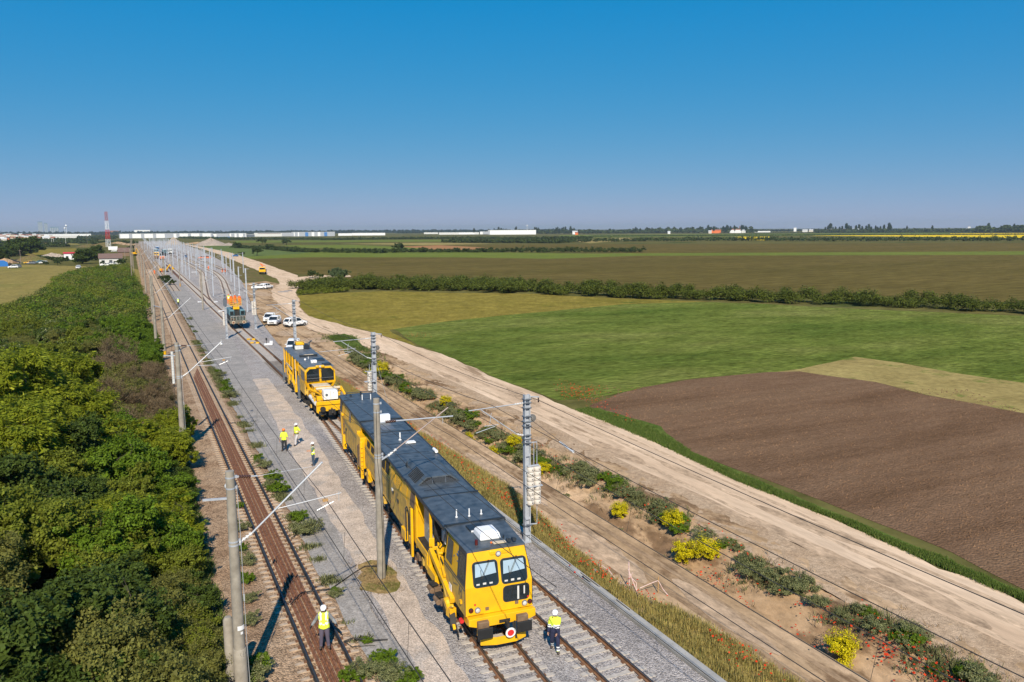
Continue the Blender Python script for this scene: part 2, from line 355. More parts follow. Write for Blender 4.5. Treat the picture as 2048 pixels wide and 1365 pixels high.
gm['strip'] = ground_mat('yellowed_stubble_strip', [(.25, .205, .085), (.31, .26, .11)], big=.15, fine=1.5, bump=.5, dist=.15, fineamt=.3, patch=((.15, .17, .05), .57), patch_scale=.2)
gm['plough'] = ground_mat('ploughed_brown_soil', [(.125, .078, .050), (.165, .106, .070), (.18, .12, .080)], big=.09, fine=3.6, stretch=(.3, 1.9, 1), rot=math.radians(-52), bump=.9, dist=.07, fineamt=.28, cell=7, cellamt=.16)
gm['youngcrop'] = ground_mat('young_crop_on_brown_soil', [(.100, .086, .030), (.125, .102, .038)], big=.02, fine=.5, stretch=(.3, 1.4, 1), rot=math.radians(-65), bump=0, fineamt=.45, mid=.16)
gm['brightcrop'] = ground_mat('bright_green_crop', [(.11, .15, .035), (.14, .175, .04)], big=.02, fine=.4, bump=0, fineamt=.18)
gm['midcrop'] = ground_mat('soft_green_crop', [(.095, .14, .05), (.115, .155, .055)], big=.015, fine=.4, bump=0, fineamt=.15)
gm['rape'] = ground_mat('yellow_rapeseed', [(.62, .46, .015), (.70, .52, .02)], big=.02, fine=.3, bump=0, fineamt=.12)
gm['redsoil'] = ground_mat('reddish_fallow', [(.34, .16, .08), (.28, .18, .09)], big=.02, fine=.3, bump=0, fineamt=.2)
gm['verge'] = ground_mat('green_verge', [(.07, .12, .025), (.11, .145, .04)], big=.3, fine=2.5, bump=.6, dist=.15)
gm['drygrass'] = ground_mat('dry_grass_floor', [(.25, .19, .09), (.32, .24, .12)], big=.4, fine=4, bump=.5, patch=((.14, .14, .045), .5), patch_scale=.6)
gm['brownverge'] = ground_mat('brown_green_verge', [(.16, .12, .065), (.115, .12, .045)], big=.12, fine=1, bump=.3)

# ground: one wide sheet with an opening where the ditch goes down
XA, XB, YA, YB, BIG = 24.8, 32.2, -10., 118., 9000.
gb = MB()
for x0, x1, y0, y1 in ((-BIG, XA, -600, 2*BIG), (XB, BIG, -600, 2*BIG), (XA, XB, -600, YA), (XA, XB, YB, 2*BIG)):
    gb.add([(x0, y0, -.56), (x1, y0, -.56), (x1, y1, -.56), (x0, y1, -.56)], [(0, 1, 2, 3)])
tag(gb.build('ground', gm['ground'], fix=False), kind='structure')

# ditch with its far bank, a displaced grid
def ditch_z(x, y):
    prof = [(24.8, -.50), (25.0, -.60), (25.9, -1.62), (26.5, -1.68), (28.5, -.62), (29.2, -.46), (32.2, -.50)]
    for (a, za), (b, zb) in zip(prof, prof[1:]):
        if a <= x <= b: z = za+(zb-za)*(x-a)/(b-a); break
    else: z = -.5
    fade = min(1, max(0, (112-y)/12)); z = -.5+(z+.5)*fade
    w = math.sin(math.pi*min(1, max(0, (x-24.8)/7.4)))
    return z+w*(.22*noise1(y*.35+x*.9, 3)+.15*noise1(y*1.1-x*1.3, 5)+.07*noise1(x*4+y*3, 8))
nx, ny = 38, 420; xs = np.linspace(XA, XB, nx); ys = np.linspace(YA, YB, ny)
V = np.array([(x, y, ditch_z(x, y) if XA < x < XB else -.5) for y in ys for x in xs])
I = np.arange(nx*ny).reshape(ny, nx); F = np.stack([I[:-1, :-1], I[:-1, 1:], I[1:, 1:], I[1:, :-1]], -1).reshape(-1, 4)
tag(npmesh('ditch', V, F, gm['dirt'], smooth=True), kind='structure')

# dirt ground between the ballast and the road
dirt_poly = [(19.3, -10), (24.8, -10), (24.8, 118), (32.2, 118), (37.6, 118)] + pxs([(760, 670), (680, 650), (620, 635), (600, 615), (600, 600), (590, 585), (583, 570)]) + [(44.5, 262), (41, 290), (33, 290), (26.3, 212), (21.9, 163), (19.4, 124)]
sheet('dirt_ground', dirt_poly, -.500, gm['dirt'])
sheet('verge', [(33, 280), (41, 288), (46, 330), (52, 420), (60, 660), (64, 1100), (60, 1100), (56, 800), (47, 510), (38, 345), (33.5, 295)], -.497, gm['brownverge'], amp=.6, step=12)
# road
rl = [(31.6, -10), (31.9, 20), (32.3, 40), (32.6, 70), (31.8, 100), (30.6, 122), (27.5, 146), (28.5, 172), (31.5, 205), (35, 235), (38.5, 255), (44, 275), (47, 300), (50.6, 400), (58, 620), (62, 870), (62, 1180)]
rr = [(66, 1180), (70, 880), (71, 680), (64.5, 470), (60, 372), (58, 320), (50, 270), (44.5, 245), (40.8, 230), (37.4, 205), (33.7, 185), (31.8, 165), (34.2, 148), (36.8, 130), (38.6, 102), (38, 82), (37.9, 70), (38.4, 55), (37.3, 46), (37.4, 40), (37.1, 32), (37.5, 29), (36.8, 26), (37.3, 24), (36.2, 20), (36.4, -10)]
sheet('road', ragged(rl, .55, 1.6, 4, False)+ragged(rr, .5, 1.6, 9, False), -.490, gm['road'])
sheet('track_branch', pxs([(580, 556), (640, 551), (700, 551), (702, 554), (650, 557), (600, 570)]), -.488, gm['road'])
sheet('road_edge', ragged([(28.9, -10), (29.3, 30), (29.2, 60), (29.4, 100)], .35, 1.3, 2, False)+ragged([(32.3, 100), (32.9, 70), (32.6, 40), (32.2, 20), (32.0, -10)], .35, 1.3, 6, False), -.470, gm['stony'])
# light wheel lanes and damp patches on the road and in the car park area
puddle = plain('damp_grey_earth', (.36, .31, .26), .6, noise=.15)
for k, (px, py, rx, ry) in enumerate([(613, 736, .9, .7), (566, 584, 1.6, .9), (576, 582, 1.2, .8)]):
    c = at(px, py, -.48); sheet('puddle', ragged([(c.x+rx*math.cos(a), c.y+ry*2*math.sin(a)) for a in np.linspace(0, 2*math.pi, 14)[:-1]], .3, .6, k), -.478+.002*k, puddle)
dk = ground_mat('damp_brown_earth', [(.38, .285, .205), (.45, .345, .255)], big=.5, fine=3, bump=.3, stretch=(1, .4, 1))
for k, (x, y, rx, ry, rz) in enumerate([(30.5, 46, .5, 4, .05), (32.9, 30, .5, 6, .02), (33.3, 24, .7, 3.5, .1), (35.3, 33, .55, 4.5, -.1), (33.5, 52, .8, 4, .0), (32.6, 40, .35, 5, 0), (35.0, 45, .4, 3, 0), (36.2, 74, .7, 5, .1), (33.3, 88, .5, 4, 0),
        (26.2, 128, 2.6, 3.2, .2), (22.8, 139, 1.6, 4, .1), (22.2, 36, .9, 5, .03), (22.9, 50, .7, 7, .0), (21.7, 60, .6, 6, .05), (30, 235, 3.4, 14, -.15), (23.3, 27, .6, 4, .05)]):
    cs, sn = math.cos(rz), math.sin(rz)
    sheet('damp_patch', ragged([(x+rx*math.cos(a)*cs+ry*math.sin(a)*sn, y+ry*math.sin(a)*cs-rx*math.cos(a)*sn) for a in np.linspace(0, 2*math.pi, 16)[:-1]], .35*min(rx, 2), .5, k+30), -.482+.0004*k if x > 29 or y > 120 else -.492+.0004*k, dk)

# wheel ruts worn into the road and the dirt strip
rut = ground_mat('packed_wheel_rut', [(.44, .335, .245), (.51, .395, .295)], big=.6, fine=5, stretch=(1, .3, 1), bump=.4, dist=.04)
rutd = ground_mat('packed_dirt_rut', [(.27, .19, .125), (.34, .25, .17)], big=.6, fine=5, stretch=(1, .3, 1), bump=.4, dist=.04)
def rut_strip(pts, w, z, m, sd):
    a = ragged([(x-w/2, y) for x, y in pts], .10, 1.0, sd, False); c_ = ragged([(x+w/2, y) for x, y in pts[::-1]], .10, 1.0, sd+4, False); sheet('wheel_rut', a+c_, z, m)
ctr = [((a[0]+b_[0])/2, a[1]) for a, b_ in [((31.9, 12), (36.2, 12)), ((31.9, 20), (36.4, 20)), ((32.3, 40), (37.2, 40)), ((32.6, 55), (38, 55)), ((32.6, 70), (37.9, 70)), ((31.8, 100), (38.4, 100))]]
for k, (dx, w) in enumerate(((-1.5, .32), (.15, .4), (1.55, .3))): rut_strip([(x+dx+.15*noise1(y*.05, k), y) for x, y in ctr], w, -.487+.0006*k, rut, 50+k)
for k, (dx, w) in enumerate(((-.75, .35), (.75, .35))): rut_strip([(23.2+dx+.2*noise1(yy*.06, 7), yy) for yy in (12, 20, 30, 40, 50, 60, 70, 80, 95, 112)], w, -.4885+.0006*k, rutd, 60+k)
# fields
FZ = -.545
fields = [
 ('wheat_field', [(780, 657), (860, 645), (1000, 630), (1250, 606), (1350, 603), (1500, 607), (1800, 622), (2048, 632), (2500, 650), (2600, 860), (2048, 768), (1900, 745), (1800, 727), (1710, 716), (1580, 742), (1500, 750), (1350, 758), (1280, 776), (1200, 797), (1110, 802), (1000, 760), (900, 715), (830, 690)], 'wheatgreen', 0, 1.0, 4),
 ('grass_field', [(590, 592), (640, 588), (760, 583), (900, 586), (1060, 588), (1250, 598), (1420, 604), (1250, 609), (1000, 632), (860, 647), (780, 660), (830, 693), (760, 672), (680, 652), (620, 637), (600, 615)], 'wheatyellow', 1, .8, 4),
 ('stubble_strip', [(1540, 746), (1600, 738), (1710, 714), (1800, 726), (1920, 748), (2048, 766), (2600, 858), (2600, 960), (2048, 828), (1950, 808), (1850, 790), (1750, 765), (1600, 745)], 'strip', 2, .5, 3),
 ('ploughed_field', [(1180, 812), (1230, 790), (1290, 774), (1400, 757), (1540, 745), (1600, 743), (1750, 765), (1850, 790), (1950, 808), (2048, 828), (2600, 958), (3400, 2300), (2300, 1300), (2048, 1178), (1900, 1105), (1700, 1025), (1500, 948), (1300, 878), (1200, 838)], 'plough', 3, .5, 1.8),
 ('crop_field', [(490, 518), (620, 514), (900, 514), (1100, 517), (1280, 511), (1500, 508), (2048, 508), (2700, 510), (2700, 640), (2048, 606), (1500, 590), (1250, 586), (950, 570), (700, 566), (640, 552), (560, 546), (520, 532)], 'youngcrop', 4, 1, 20),
 ('crop_strip', [(480, 515), (620, 504), (900, 504), (1200, 508), (1280, 506), (1700, 503), (2048, 502), (2700, 502), (2700, 512), (2048, 510), (1280, 512), (1100, 518), (900, 515), (620, 515), (490, 519)], 'brightcrop', 5, 1, 30),
 ('crop_field', [(860, 490), (1100, 489), (2048, 486), (2700, 486), (2700, 503), (2048, 503), (1280, 507), (1000, 499), (850, 498)], 'youngcrop', 6, 1, 60),
 ('crop_field', [(400, 492), (470, 491), (560, 499), (620, 505), (600, 508), (480, 515), (440, 505), (415, 497)], 'midcrop', 7, 1, 30),
 ('fallow_field', [(790, 494), (880, 491), (960, 495), (1000, 499), (950, 502), (860, 499)], 'redsoil', 8, 2, 30),
 ('crop_field', [(560, 491), (700, 490), (800, 494), (860, 499), (700, 498), (600, 496)], 'brightcrop', 9, 2, 40),
 ('rapeseed_field', [(1810, 467.5), (2048, 466.5), (2400, 466), (2400, 474), (2048, 477), (1900, 474.5), (1750, 473), (1620, 472)], 'rape', 10, 2, 80),
 ('rapeseed_field', [(1470, 474), (1540, 473.5), (1530, 481), (1480, 480)], 'rape', 11, 2, 60),
 ('rapeseed_field', [(680, 488), (850, 486), (990, 488), (850, 491)], 'strip', 12, 2, 60),
 ('crop_field', [(1120, 471), (1500, 468), (1900, 466), (1900, 469), (1500, 473), (1120, 476)], 'brightcrop', 13, 2, 80),
 ('crop_field', [(470, 482), (800, 480), (1100, 479), (1100, 483), (800, 484), (470, 486)], 'brightcrop', 14, 2, 80),
 ('crop_field', [(1130, 480), (1250, 476), (1290, 478), (1180, 487)], 'strip', 15, 2, 60),
 ('meadow', [(-400, 545), (-60, 531), (60, 530), (160, 533), (250, 532), (300, 548), (250, 600), (200, 700), (-300, 800)], 'meadow', 16, 1, 12),
 ('meadow', [(-200, 505), (0, 500), (60, 498), (150, 497), (160, 508), (80, 510), (0, 512), (-200, 520)], 'wheatyellow', 17, 2, 40),
 ('meadow', [(60, 487), (150, 484), (160, 490), (70, 492)], 'meadow', 18, 2, 40),
]
for name, pl, mt, k, amp, st in fields:
    sheet(name, pxs(pl, FZ), FZ+.0035*k*.5, gm[mt], amp=amp, step=st, seed=k)
# grass verge between road and fields
vg = [(37.2, -10), (37.0, 22), (36.9, 27), (37.4, 33), (37.1, 42), (37.9, 52), (38.4, 62), (39.2, 66), (40.6, 66), (41.6, 57), (39.0, 50), (38.4, 40), (38.3, 34), (38.1, 28), (37.9, 22), (37.9, -10)]
sheet('verge', vg, -.505, gm['verge'], amp=.35, step=1.2, seed=21)
sheet('verge', pxs([(660, 672), (690, 668), (712, 676), (735, 700), (752, 724), (722, 726), (700, 702), (672, 688)]), -.470, gm['verge'], amp=.35, step=1.2, seed=33)
# undergrowth floor on the left
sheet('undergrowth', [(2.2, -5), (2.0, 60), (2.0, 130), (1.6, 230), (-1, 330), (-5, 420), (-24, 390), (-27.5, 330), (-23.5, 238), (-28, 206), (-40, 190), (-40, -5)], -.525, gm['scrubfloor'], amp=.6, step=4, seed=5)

# ballast beds
def bed(name, left, right, ztop, m, zfoot=-.55, sk=.5):
    b = MB(); n = len(left)
    rings = [[(l[0]-sk, l[1], zfoot), (l[0], l[1], ztop), (r[0], r[1], ztop), (r[0]+sk, r[1], zfoot)] for l, r in zip(left, right)]
    b.loft(rings, cap=False, closed=False); o = b.build(name, m, fix=False)
    if sum(p.normal.z for p in o.data.polygons) < 0: o.data.flip_normals()
    return tag(o, kind='structure')
Ys = [0, 30, 60, 100, 124, 163, 212, 292, 400, 502, 780, 1100, 1500]
Rx = [18.9, 18.9, 18.9, 18.9, 19.2, 21.6, 26.0, 33.6, 41, 46.5, 55.4, 59.4, 55]
bed('ballast_bed', [(9.0, y) for y in Ys], list(zip(Rx, Ys)), -.225, gm['ballast'], sk=.25)
bed('old_ballast_bed', [(2.9, y) for y in Ys], [(7.6+.15*noise1(y, 2), y) for y in Ys], -.23, gm['oldballast'], sk=1.0)
sheet('grit_strip', ragged([(7.4, 0), (7.5, 30), (7.55, 45), (7.9, 56), (7.8, 67), (8.2, 96), (8.4, 127), (8.6, 190), (8.8, 260)], .22, .7, 2, False)+ragged([(13.5, 260), (13.6, 180), (13.4, 130), (12.4, 105), (10.9, 83), (10.0, 65), (10.0, 54), (9.4, 42), (9.1, 38), (8.9, 33), (9.1, 28), (9.0, 0)], .25, .8, 7, False), -.2195, gm['greystrip'])
sheet('gravel_path', ragged([(9.2, 0), (9.1, 32), (9.6, 45), (10.2, 60), (11.0, 80), (11.8, 96)], .3, .8, 3, False)+ragged([(13.4, 96), (13.1, 78), (12.6, 62), (11.6, 48), (11.2, 36), (10.7, 28), (10.8, 0)], .3, .8, 12, False), -.2155, gm['beige'])
sheet('grit_strip', ragged([(8.8, 255), (8.8, 330)], .3, 5, 2, False)+ragged([(14, 330), (13.6, 255)], .3, 5, 3, False), -.2185, gm['greystrip'])
sheet('dead_grass_patch', ragged([(10.0+1.0*math.cos(a), 37.2+1.9*math.sin(a)) for a in np.linspace(0, 2*math.pi, 20)[:-1]], .55, .35, 5), -.212, gm['drygrass'])
sheet('poppy_verge', ragged([(19.45, -5), (19.45, 110)], .03, 4, 1, False)+ragged([(20.6, 110), (21.2, 80), (21.6, 60), (22.0, 48), (21.3, 40), (20.6, 36), (20.7, 30), (21.8, 27), (22.1, 20), (22.3, -5)], .35, .8, 14, False), -.455, gm['drygrass'])
# concrete cable channel along the ballast
for i, y in enumerate(np.arange(-2, 110, 6.0)):
    b = MB(); b.bx(18.98, 19.42, y, y+5.985, -.5, -.13)
    o = tag(b.build('cable_channel', M['kerbc'], bevel=.015), 'first second third fourth fifth sixth seventh eighth ninth tenth eleventh twelfth thirteenth fourteenth fifteenth sixteenth seventeenth eighteenth nineteenth twentieth'.split()[i]+' concrete channel beam from the camera along the ballast edge', 'concrete kerb', 'concrete channel beams edging the ballast')

# ------------------------------------------------------------------ railway tracks
def interp(pts, y):
    for (x0, y0), (x1, y1) in zip(pts, pts[1:]):
        if y0 <= y <= y1:
            t = (y-y0)/(y1-y0); return x0+(x1-x0)*t
    return pts[-1][0] if y > pts[-1][1] else pts[0][0]
def smooth_line(ctrl, ds=2.0):
    """Catmull-Rom through (x, y) control points, sampled in y"""
    out = []; P = [ctrl[0]]+ctrl+[ctrl[-1]]
    for i in range(1, len(P)-2):
        p0, p1, p2, p3 = P[i-1:i+3]; n = max(1, min(60, int((p2[1]-p1[1])/ds)))
        for k in range(n):
            t = k/n; f = lambda a, b, c, d: .5*((2*b)+(-a+c)*t+(2*a-5*b+4*c-d)*t*t+(-a+3*b-3*c+d)*t**3)
            out.append((f(p0[0], p1[0], p2[0], p3[0]), f(p0[1], p1[1], p2[1], p3[1])))
    out.append(ctrl[-1]); return out
CL = {'A': smooth_line([(12.35, 8), (12.45, 18), (12.48, 25), (12.68, 29), (13.35, 40), (14.5, 56), (15.12, 66), (15.6, 75), (15.9, 90), (16.0, 112)]),
      'B': [(16.0, y) for y in (5, 60, 110, 200, 300, 500, 800, 1300)],
      'L': [(6.07, y) for y in (5, 60, 110, 200, 300, 500, 800, 1300)],
      'E': smooth_line([(16.02, 150), (16.6, 165), (18.4, 185), (21.3, 212), (25.2, 260), (28.2, 300), (30.2, 345), (30.4, 400), (30.0, 600), (28.5, 900)], 6),
      'D': smooth_line([(16.0, 205), (16.7, 225), (18.3, 250), (21.6, 298), (24.4, 338), (25.9, 380), (26.0, 520), (25, 900)], 6),
      'G': smooth_line([(10.8, 250), (10.8, 400), (10.8, 900)], 30), 'K': smooth_line([(36, 360), (36.5, 500), (34, 900)], 30)}
def rail_mesh(cl, off, mats, parent, hw=1.0, name='rail'):
    prof = [(-.075, -.172), (.075, -.172), (.075, -.155), (.01, -.135), (.01, -.045), (.037, -.035), (.037, -.004), (.030, 0), (-.030, 0), (-.037, -.004), (-.037, -.035), (-.01, -.045), (-.01, -.135), (-.075, -.155)]
    rings = []
    for i, (x, y) in enumerate(cl):
        a = cl[max(0, i-1)]; b_ = cl[min(len(cl)-1, i+1)]; d = Vector((b_[0]-a[0], b_[1]-a[1])).normalized(); n = Vector((d.y, -d.x))
        rings.append([(x+n.x*(off+u), y+n.y*(off+u), w) for u, w in prof])
    b = MB(); b.loft(rings); k = len(prof)
    for fi in range(len(b.f)-2): b.m[fi] = 1 if fi % k in (6, 7, 8) else 0
    return b.build(name, mats, parent)
def sleeper_mesh(m, old=False):
    b = MB(); w = .14 if not old else .125
    rings = []
    for x, hw, top in ((-1.3, w*.85, -.20), (-1.1, w, -.178), (-.45, w, -.178), (-.2, w*.8, -.205), (.2, w*.8, -.205), (.45, w, -.178), (1.1, w, -.178), (1.3, w*.85, -.20)):
        rings.append([(x, -hw, -.40), (x, hw, -.40), (x, hw*.8, top), (x, -hw*.8, top)])
    b.loft(rings)
    for s in (-1, 1):
        for e in (-.13, .13): b.box(s*.755+e, 0, -.155, .11, .16, .05, 1)
    return b
sl_new = sleeper_mesh(M['sleeper']); sl_old = sleeper_mesh(M['sleeper_old'], True)
def make_track(key, label, y0, y1, old=False, n_ind=90, step=.6, smax=1e9, sleeper_y0=None):
    cl = CL[key]; t = empty('railway_track', (0, 0, 0), 0, label, 'railway track')
    rm = [M['oldrail'] if not old else M['under'], M['railhead'] if not old else M['railhead_old']]
    for s in (-.755, .755): rail_mesh(cl, s, rm, t)
    stn = [q for q in cl if q[1] >= 60 or old]
    if len(stn) > 1 and not old:
        for s in (-.755, .755):
            lo = ragged([(x+s-.2, yy) for x, yy in stn], .04, 1.5, 3, False); hi = ragged([(x+s+.2, yy) for x, yy in stn[::-1]], .04, 1.5, 8, False)
            sb_ = MB(); n_ = len(stn); sb_.add([(x+s-.19, yy, -.200) for x, yy in stn]+[(x+s+.19, yy, -.200) for x, yy in stn], [(i, n_+i, n_+i+1, i+1) for i in range(n_-1)]); so_ = sb_.build('rust_stain', gm['stain'], t, fix=False)
    first = None; y = (sleeper_y0 or y0); cnt = 0; rest = MB(); src = sl_old if old else sl_new
    mats = [M['sleeper_old'] if old else M['sleeper'], M['clip']]
    while y < min(y1, smax):
        x = interp(cl, y); x2 = interp(cl, y+.5); rz = -math.atan2(x2-x, .5)
        if cnt < n_ind:
            if first is None: o = src.build('sleeper', mats, t); first = o
            else: o = first.copy(); C.objects.link(o); o.parent = t
            o.location = (x+random.uniform(-.02, .02), y, random.uniform(-.008, .004)-(.012 if y > 90 and not old else 0)); o.rotation_euler = (0, 0, rz+random.uniform(-.01, .01))
        else: rest.box(x, y, -.27, 2.6, .25, .12, 0, rz)
        cnt += 1; y += step
    if rest.v: tag(rest.build('sleepers', mats, t, fix=False), kind='stuff')
    return t
make_track('A', 'curving track with pale sleepers that carries the two yellow machines', 8, 108, smax=108, sleeper_y0=19.6)
make_track('B', 'straight outer track beside the concrete kerb with pale sleepers', 8, 400, sleeper_y0=19.6)
make_track('L', 'old brown track on the left with a bundle of rusty rails between its rails', 8, 400, old=True, sleeper_y0=24)
make_track('E', 'track curving right behind the teal rail vehicle', 152, 520, n_ind=60)
make_track('D', 'short curved branch track splitting off in the yard', 206, 520, n_ind=40)
make_track('G', 'distant yard track right of the old brown track', 250, 500, old=True, n_ind=0)
make_track('K', 'distant outermost yard track nearest the dirt road', 360, 600, n_ind=0)
# bundle of spare rusty rails lying in the old track
def spare_rail(x0, y0, x1, y1, z, label, grp, roll=0):
    b = MB(); n = max(2, int((y1-y0)/4)); rings = []
    prof = [(-.07, 0), (.07, 0), (.07, .015), (.012, .035), (.012, .115), (.035, .125), (.035, .155), (-.035, .155), (-.035, .125), (-.012, .115), (-.012, .035), (-.07, .015)]
    if roll: prof = [(v-.08, u+.07) for u, v in prof]
    for i in range(n+1):
        t = i/n; x = x0+(x1-x0)*t+.03*noise1(t*9, x0*10 % 7); rings.append([(x+u, y0+(y1-y0)*t, z+v) for u, v in prof])
    b.loft(rings); return tag(b.build('spare_rail', M['rust']), label, 'rail', grp)
for k in range(5):
    spare_rail(5.66+k*.185, 15, 5.60+k*.185, 100+k*1.5, -.19, ['leftmost', 'second from left', 'middle', 'second from right', 'rightmost'][k]+' rusty spare rail of the bundle inside the old track', 'spare rusty rails bundled in the old track')
for k in range(4):
    spare_rail(14.6+k*.28-.1, 300, 14.7+k*.28, 440, -.15, 'one of the rusty rails lying ready beside the far yard track', 'rusty rails laid out in the far yard')

# ------------------------------------------------------------------ vegetation
def leaf_cloud(blobs, n, size, aspect=.45, seed=0, droop=.3, clumps=None, spread=.28, radial=False, shell=.82):
    """returns vertices and quads: leaf-sized faces gathered in clumps over the surface and volume of ellipsoid blobs"""
    r = np.random.default_rng(seed); B = np.array(blobs, float)
    vol = (B[:, 3]*B[:, 4]+B[:, 4]*B[:, 5]+B[:, 3]*B[:, 5]); K = clumps or max(8, n//60)
    bi = r.choice(len(B), K, p=vol/vol.sum()); d = r.normal(size=(K, 3)); d[:, 2] = np.where(d[:, 2] < -.25, -d[:, 2]*.5, d[:, 2]); d /= np.linalg.norm(d, axis=1)[:, None]
    rad = r.uniform(shell-.25, 1.08, K)[:, None]; cc = B[bi, :3]+d*B[bi, 3:6]*rad
    ci = r.integers(0, K, n); m = B[bi, 3:6].mean(1)
    dl = r.normal(size=(n, 3)); dl /= np.linalg.norm(dl, axis=1)[:, None]
    rr = r.uniform(.15, 1, n)[:, None]**.6*(spread*m[ci])[:, None]*r.uniform(.7, 1.3, K)[ci][:, None]
    P = cc[ci]+dl*rr*np.array([1, 1, .75])
    if radial: u = dl*np.array([1, 1, .35])+d[ci]*.3+np.array([0, 0, -droop])
    else: u = r.normal(size=(n, 3))+d[ci]*.3; u[:, 2] = u[:, 2]*.6-droop
    u /= np.linalg.norm(u, axis=1)[:, None]
    nr = d[ci]*.9+np.array([0, 0, .7])+r.normal(size=(n, 3))*.55; w = np.cross(u, nr); w /= (np.linalg.norm(w, axis=1)[:, None]+1e-9)
    L = (size*r.uniform(.6, 1.3, n))[:, None]; a = u*L*.5; b = w*L*.5*aspect
    V = np.stack([P-a, P+b-a*.1, P+a, P-b-a*.1], 1).reshape(-1, 3)
    F = np.arange(4*n).reshape(n, 4); return V, F
def trunk_mb(h, r, seed=0, n=5, tips=None):
    rnd = random.Random(seed); b = MB(); base = Vector((0, 0, -.3)); top = Vector((rnd.uniform(-.2, .2), rnd.uniform(-.2, .2), h*.5))
    b.tube(base, top, r, r*.7, n=7)
    for k in range(n):
        a = 2*math.pi*k/n+rnd.uniform(-.3, .3); q = top+Vector((math.cos(a)*h*.2, math.sin(a)*h*.2, h*rnd.uniform(.12, .3)))
        b.tube(top-Vector((0, 0, h*.12*rnd.random())), q, r*.5, r*.2, n=5)
        for j in range(2):
            q2 = q+Vector((rnd.uniform(-.14, .14)*h, rnd.uniform(-.14, .14)*h, h*rnd.uniform(.03, .12))); b.tube(q, q2, r*.2, r*.07, n=4)
    return b
def rnd_blobs(w, h, k, seed, z0=.2, flat=.75, low=False):
    if low:
        r = random.Random(seed); out = [(0, 0, h*.5, w*.4, w*.4, h*.48)]
        for i in range(k): a = r.uniform(0, 6.28); d = r.uniform(.1, .36)*w; s = r.uniform(.14, .24)*w; out.append((math.cos(a)*d, math.sin(a)*d, h*r.uniform(.12, .82), s, s, s*.9))
        return out
    r = random.Random(seed); out = [(0, 0, h*.5, w*.36, w*.36, h*.42)]
    for i in range(k):
        a = r.uniform(0, 6.28); d = r.uniform(.15, .36)*w; s = r.uniform(.16, .3)*w
        out.append((math.cos(a)*d, math.sin(a)*d, h*r.uniform(z0+.15, .85), s, s*r.uniform(.8, 1.2), s*flat))
    return out
def make_plant(name, w, h, n, size, leaf, seed, trunk=.09, aspect=.45, radial=False, droop=.3, k=7, spread=.28, label=None, cat='bush', group=None, tn=5, shell=.82, under=None, low=False):
    t = empty(name, (0, 0, 0), 0, label, cat, group)
    V, F = leaf_cloud(rnd_blobs(w, h, k, seed, low=low), n, size, aspect, seed, droop, radial=radial, spread=spread, shell=shell)
    if under:     # coarse inner foliage so that the crown is dense
        V2, F2 = leaf_cloud([(0, 0, h*.42, w*.33, w*.33, h*.36)]+[(x, y, z-.1*h, a*.7, b*.7, c*.7) for x, y, z, a, b, c in rnd_blobs(w, h, k, seed)[1:]], under, size*2.4, .8, seed+50, .1)
        F = np.vstack([F, F2+len(V)]); V = np.vstack([V, V2])
    V[:, 2] = np.maximum(V[:, 2], .02)
    c = npmesh('crown', V, F, leaf, parent=t); tr = trunk_mb(h, trunk, seed, tn).build('trunk', M['bark'], t)
    KIDS[t] = [c, tr]; return t
PROTO = {}
def proto(key, nvar, **kw):
    PROTO[key] = []
    for v in range(nvar):
        t = make_plant(seed=100*len(PROTO)+v, **kw); PROTO[key].append([t, 0])
def plant(key, x, y, z=-.52, s=1.0, sz=None, label=None, group=None, var=None, cat=None):
    L = PROTO[key]; e = L[random.randrange(len(L)) if var is None else var % len(L)]
    if e[1] == 0: o = e[0]; e[1] = 1
    else: o = copy_tree(e[0])
    KIDS.setdefault(o, kids(o)) if e[1] == 0 else None
    o.location = (x, y, z); o.rotation_euler = (0, 0, random.uniform(0, 6.28)); o.scale = (s, s, sz or s)
    if label: o['label'] = label
    if group: o['group'] = group
    if cat: o['category'] = cat
    return o
G_SCRUB = 'bushes and small trees of the scrub left of the old track'
proto('acacia', 3, name='acacia_tree', w=5.4, h=5.6, n=19000, size=.26, leaf=M['l_acacia'], trunk=.12, aspect=.26, radial=True, droop=.45, k=10, spread=.26, cat='tree', label='feathery yellow-green tree in the scrub', group=G_SCRUB, under=2600)
proto('midbush', 3, name='leafy_bush', w=4.4, h=3.5, n=13000, size=.15, leaf=M['l_mid'], aspect=.6, k=9, label='mid-green leafy bush in the scrub', group=G_SCRUB, under=2200)
proto('darkbush', 3, name='dark_bush', w=4.6, h=4.2, n=14000, size=.17, leaf=M['l_dark'], aspect=.6, k=9, label='dark green dense bush in the scrub', group=G_SCRUB, under=2200)
proto('olivebush', 3, name='olive_bush', w=4.4, h=3.2, n=15000, size=.12, leaf=M['l_olive'], aspect=.6, k=10, label='olive-green fine-leaved bush in the scrub', group=G_SCRUB, under=2200)
proto('brightbush', 2, name='bright_bush', w=4.4, h=4.0, n=13000, size=.17, leaf=M['l_bright'], aspect=.6, k=9, label='fresh bright green bush in the scrub', group=G_SCRUB, under=2200)
proto('flowerbush', 2, name='elder_bush', w=4.2, h=3.6, n=13000, size=.14, leaf=M['l_flower'], aspect=.8, k=9, label='elder bush speckled with cream blossom in the scrub', group=G_SCRUB, under=1800)
proto('twigbush', 2, name='bare_bush', w=5.2, h=3.6, n=9000, size=.34, leaf=M['l_twig'], aspect=.07, radial=True, droop=-.5, k=7, spread=.34, label='brown half-bare twiggy bush in the scrub', group=G_SCRUB, tn=8)
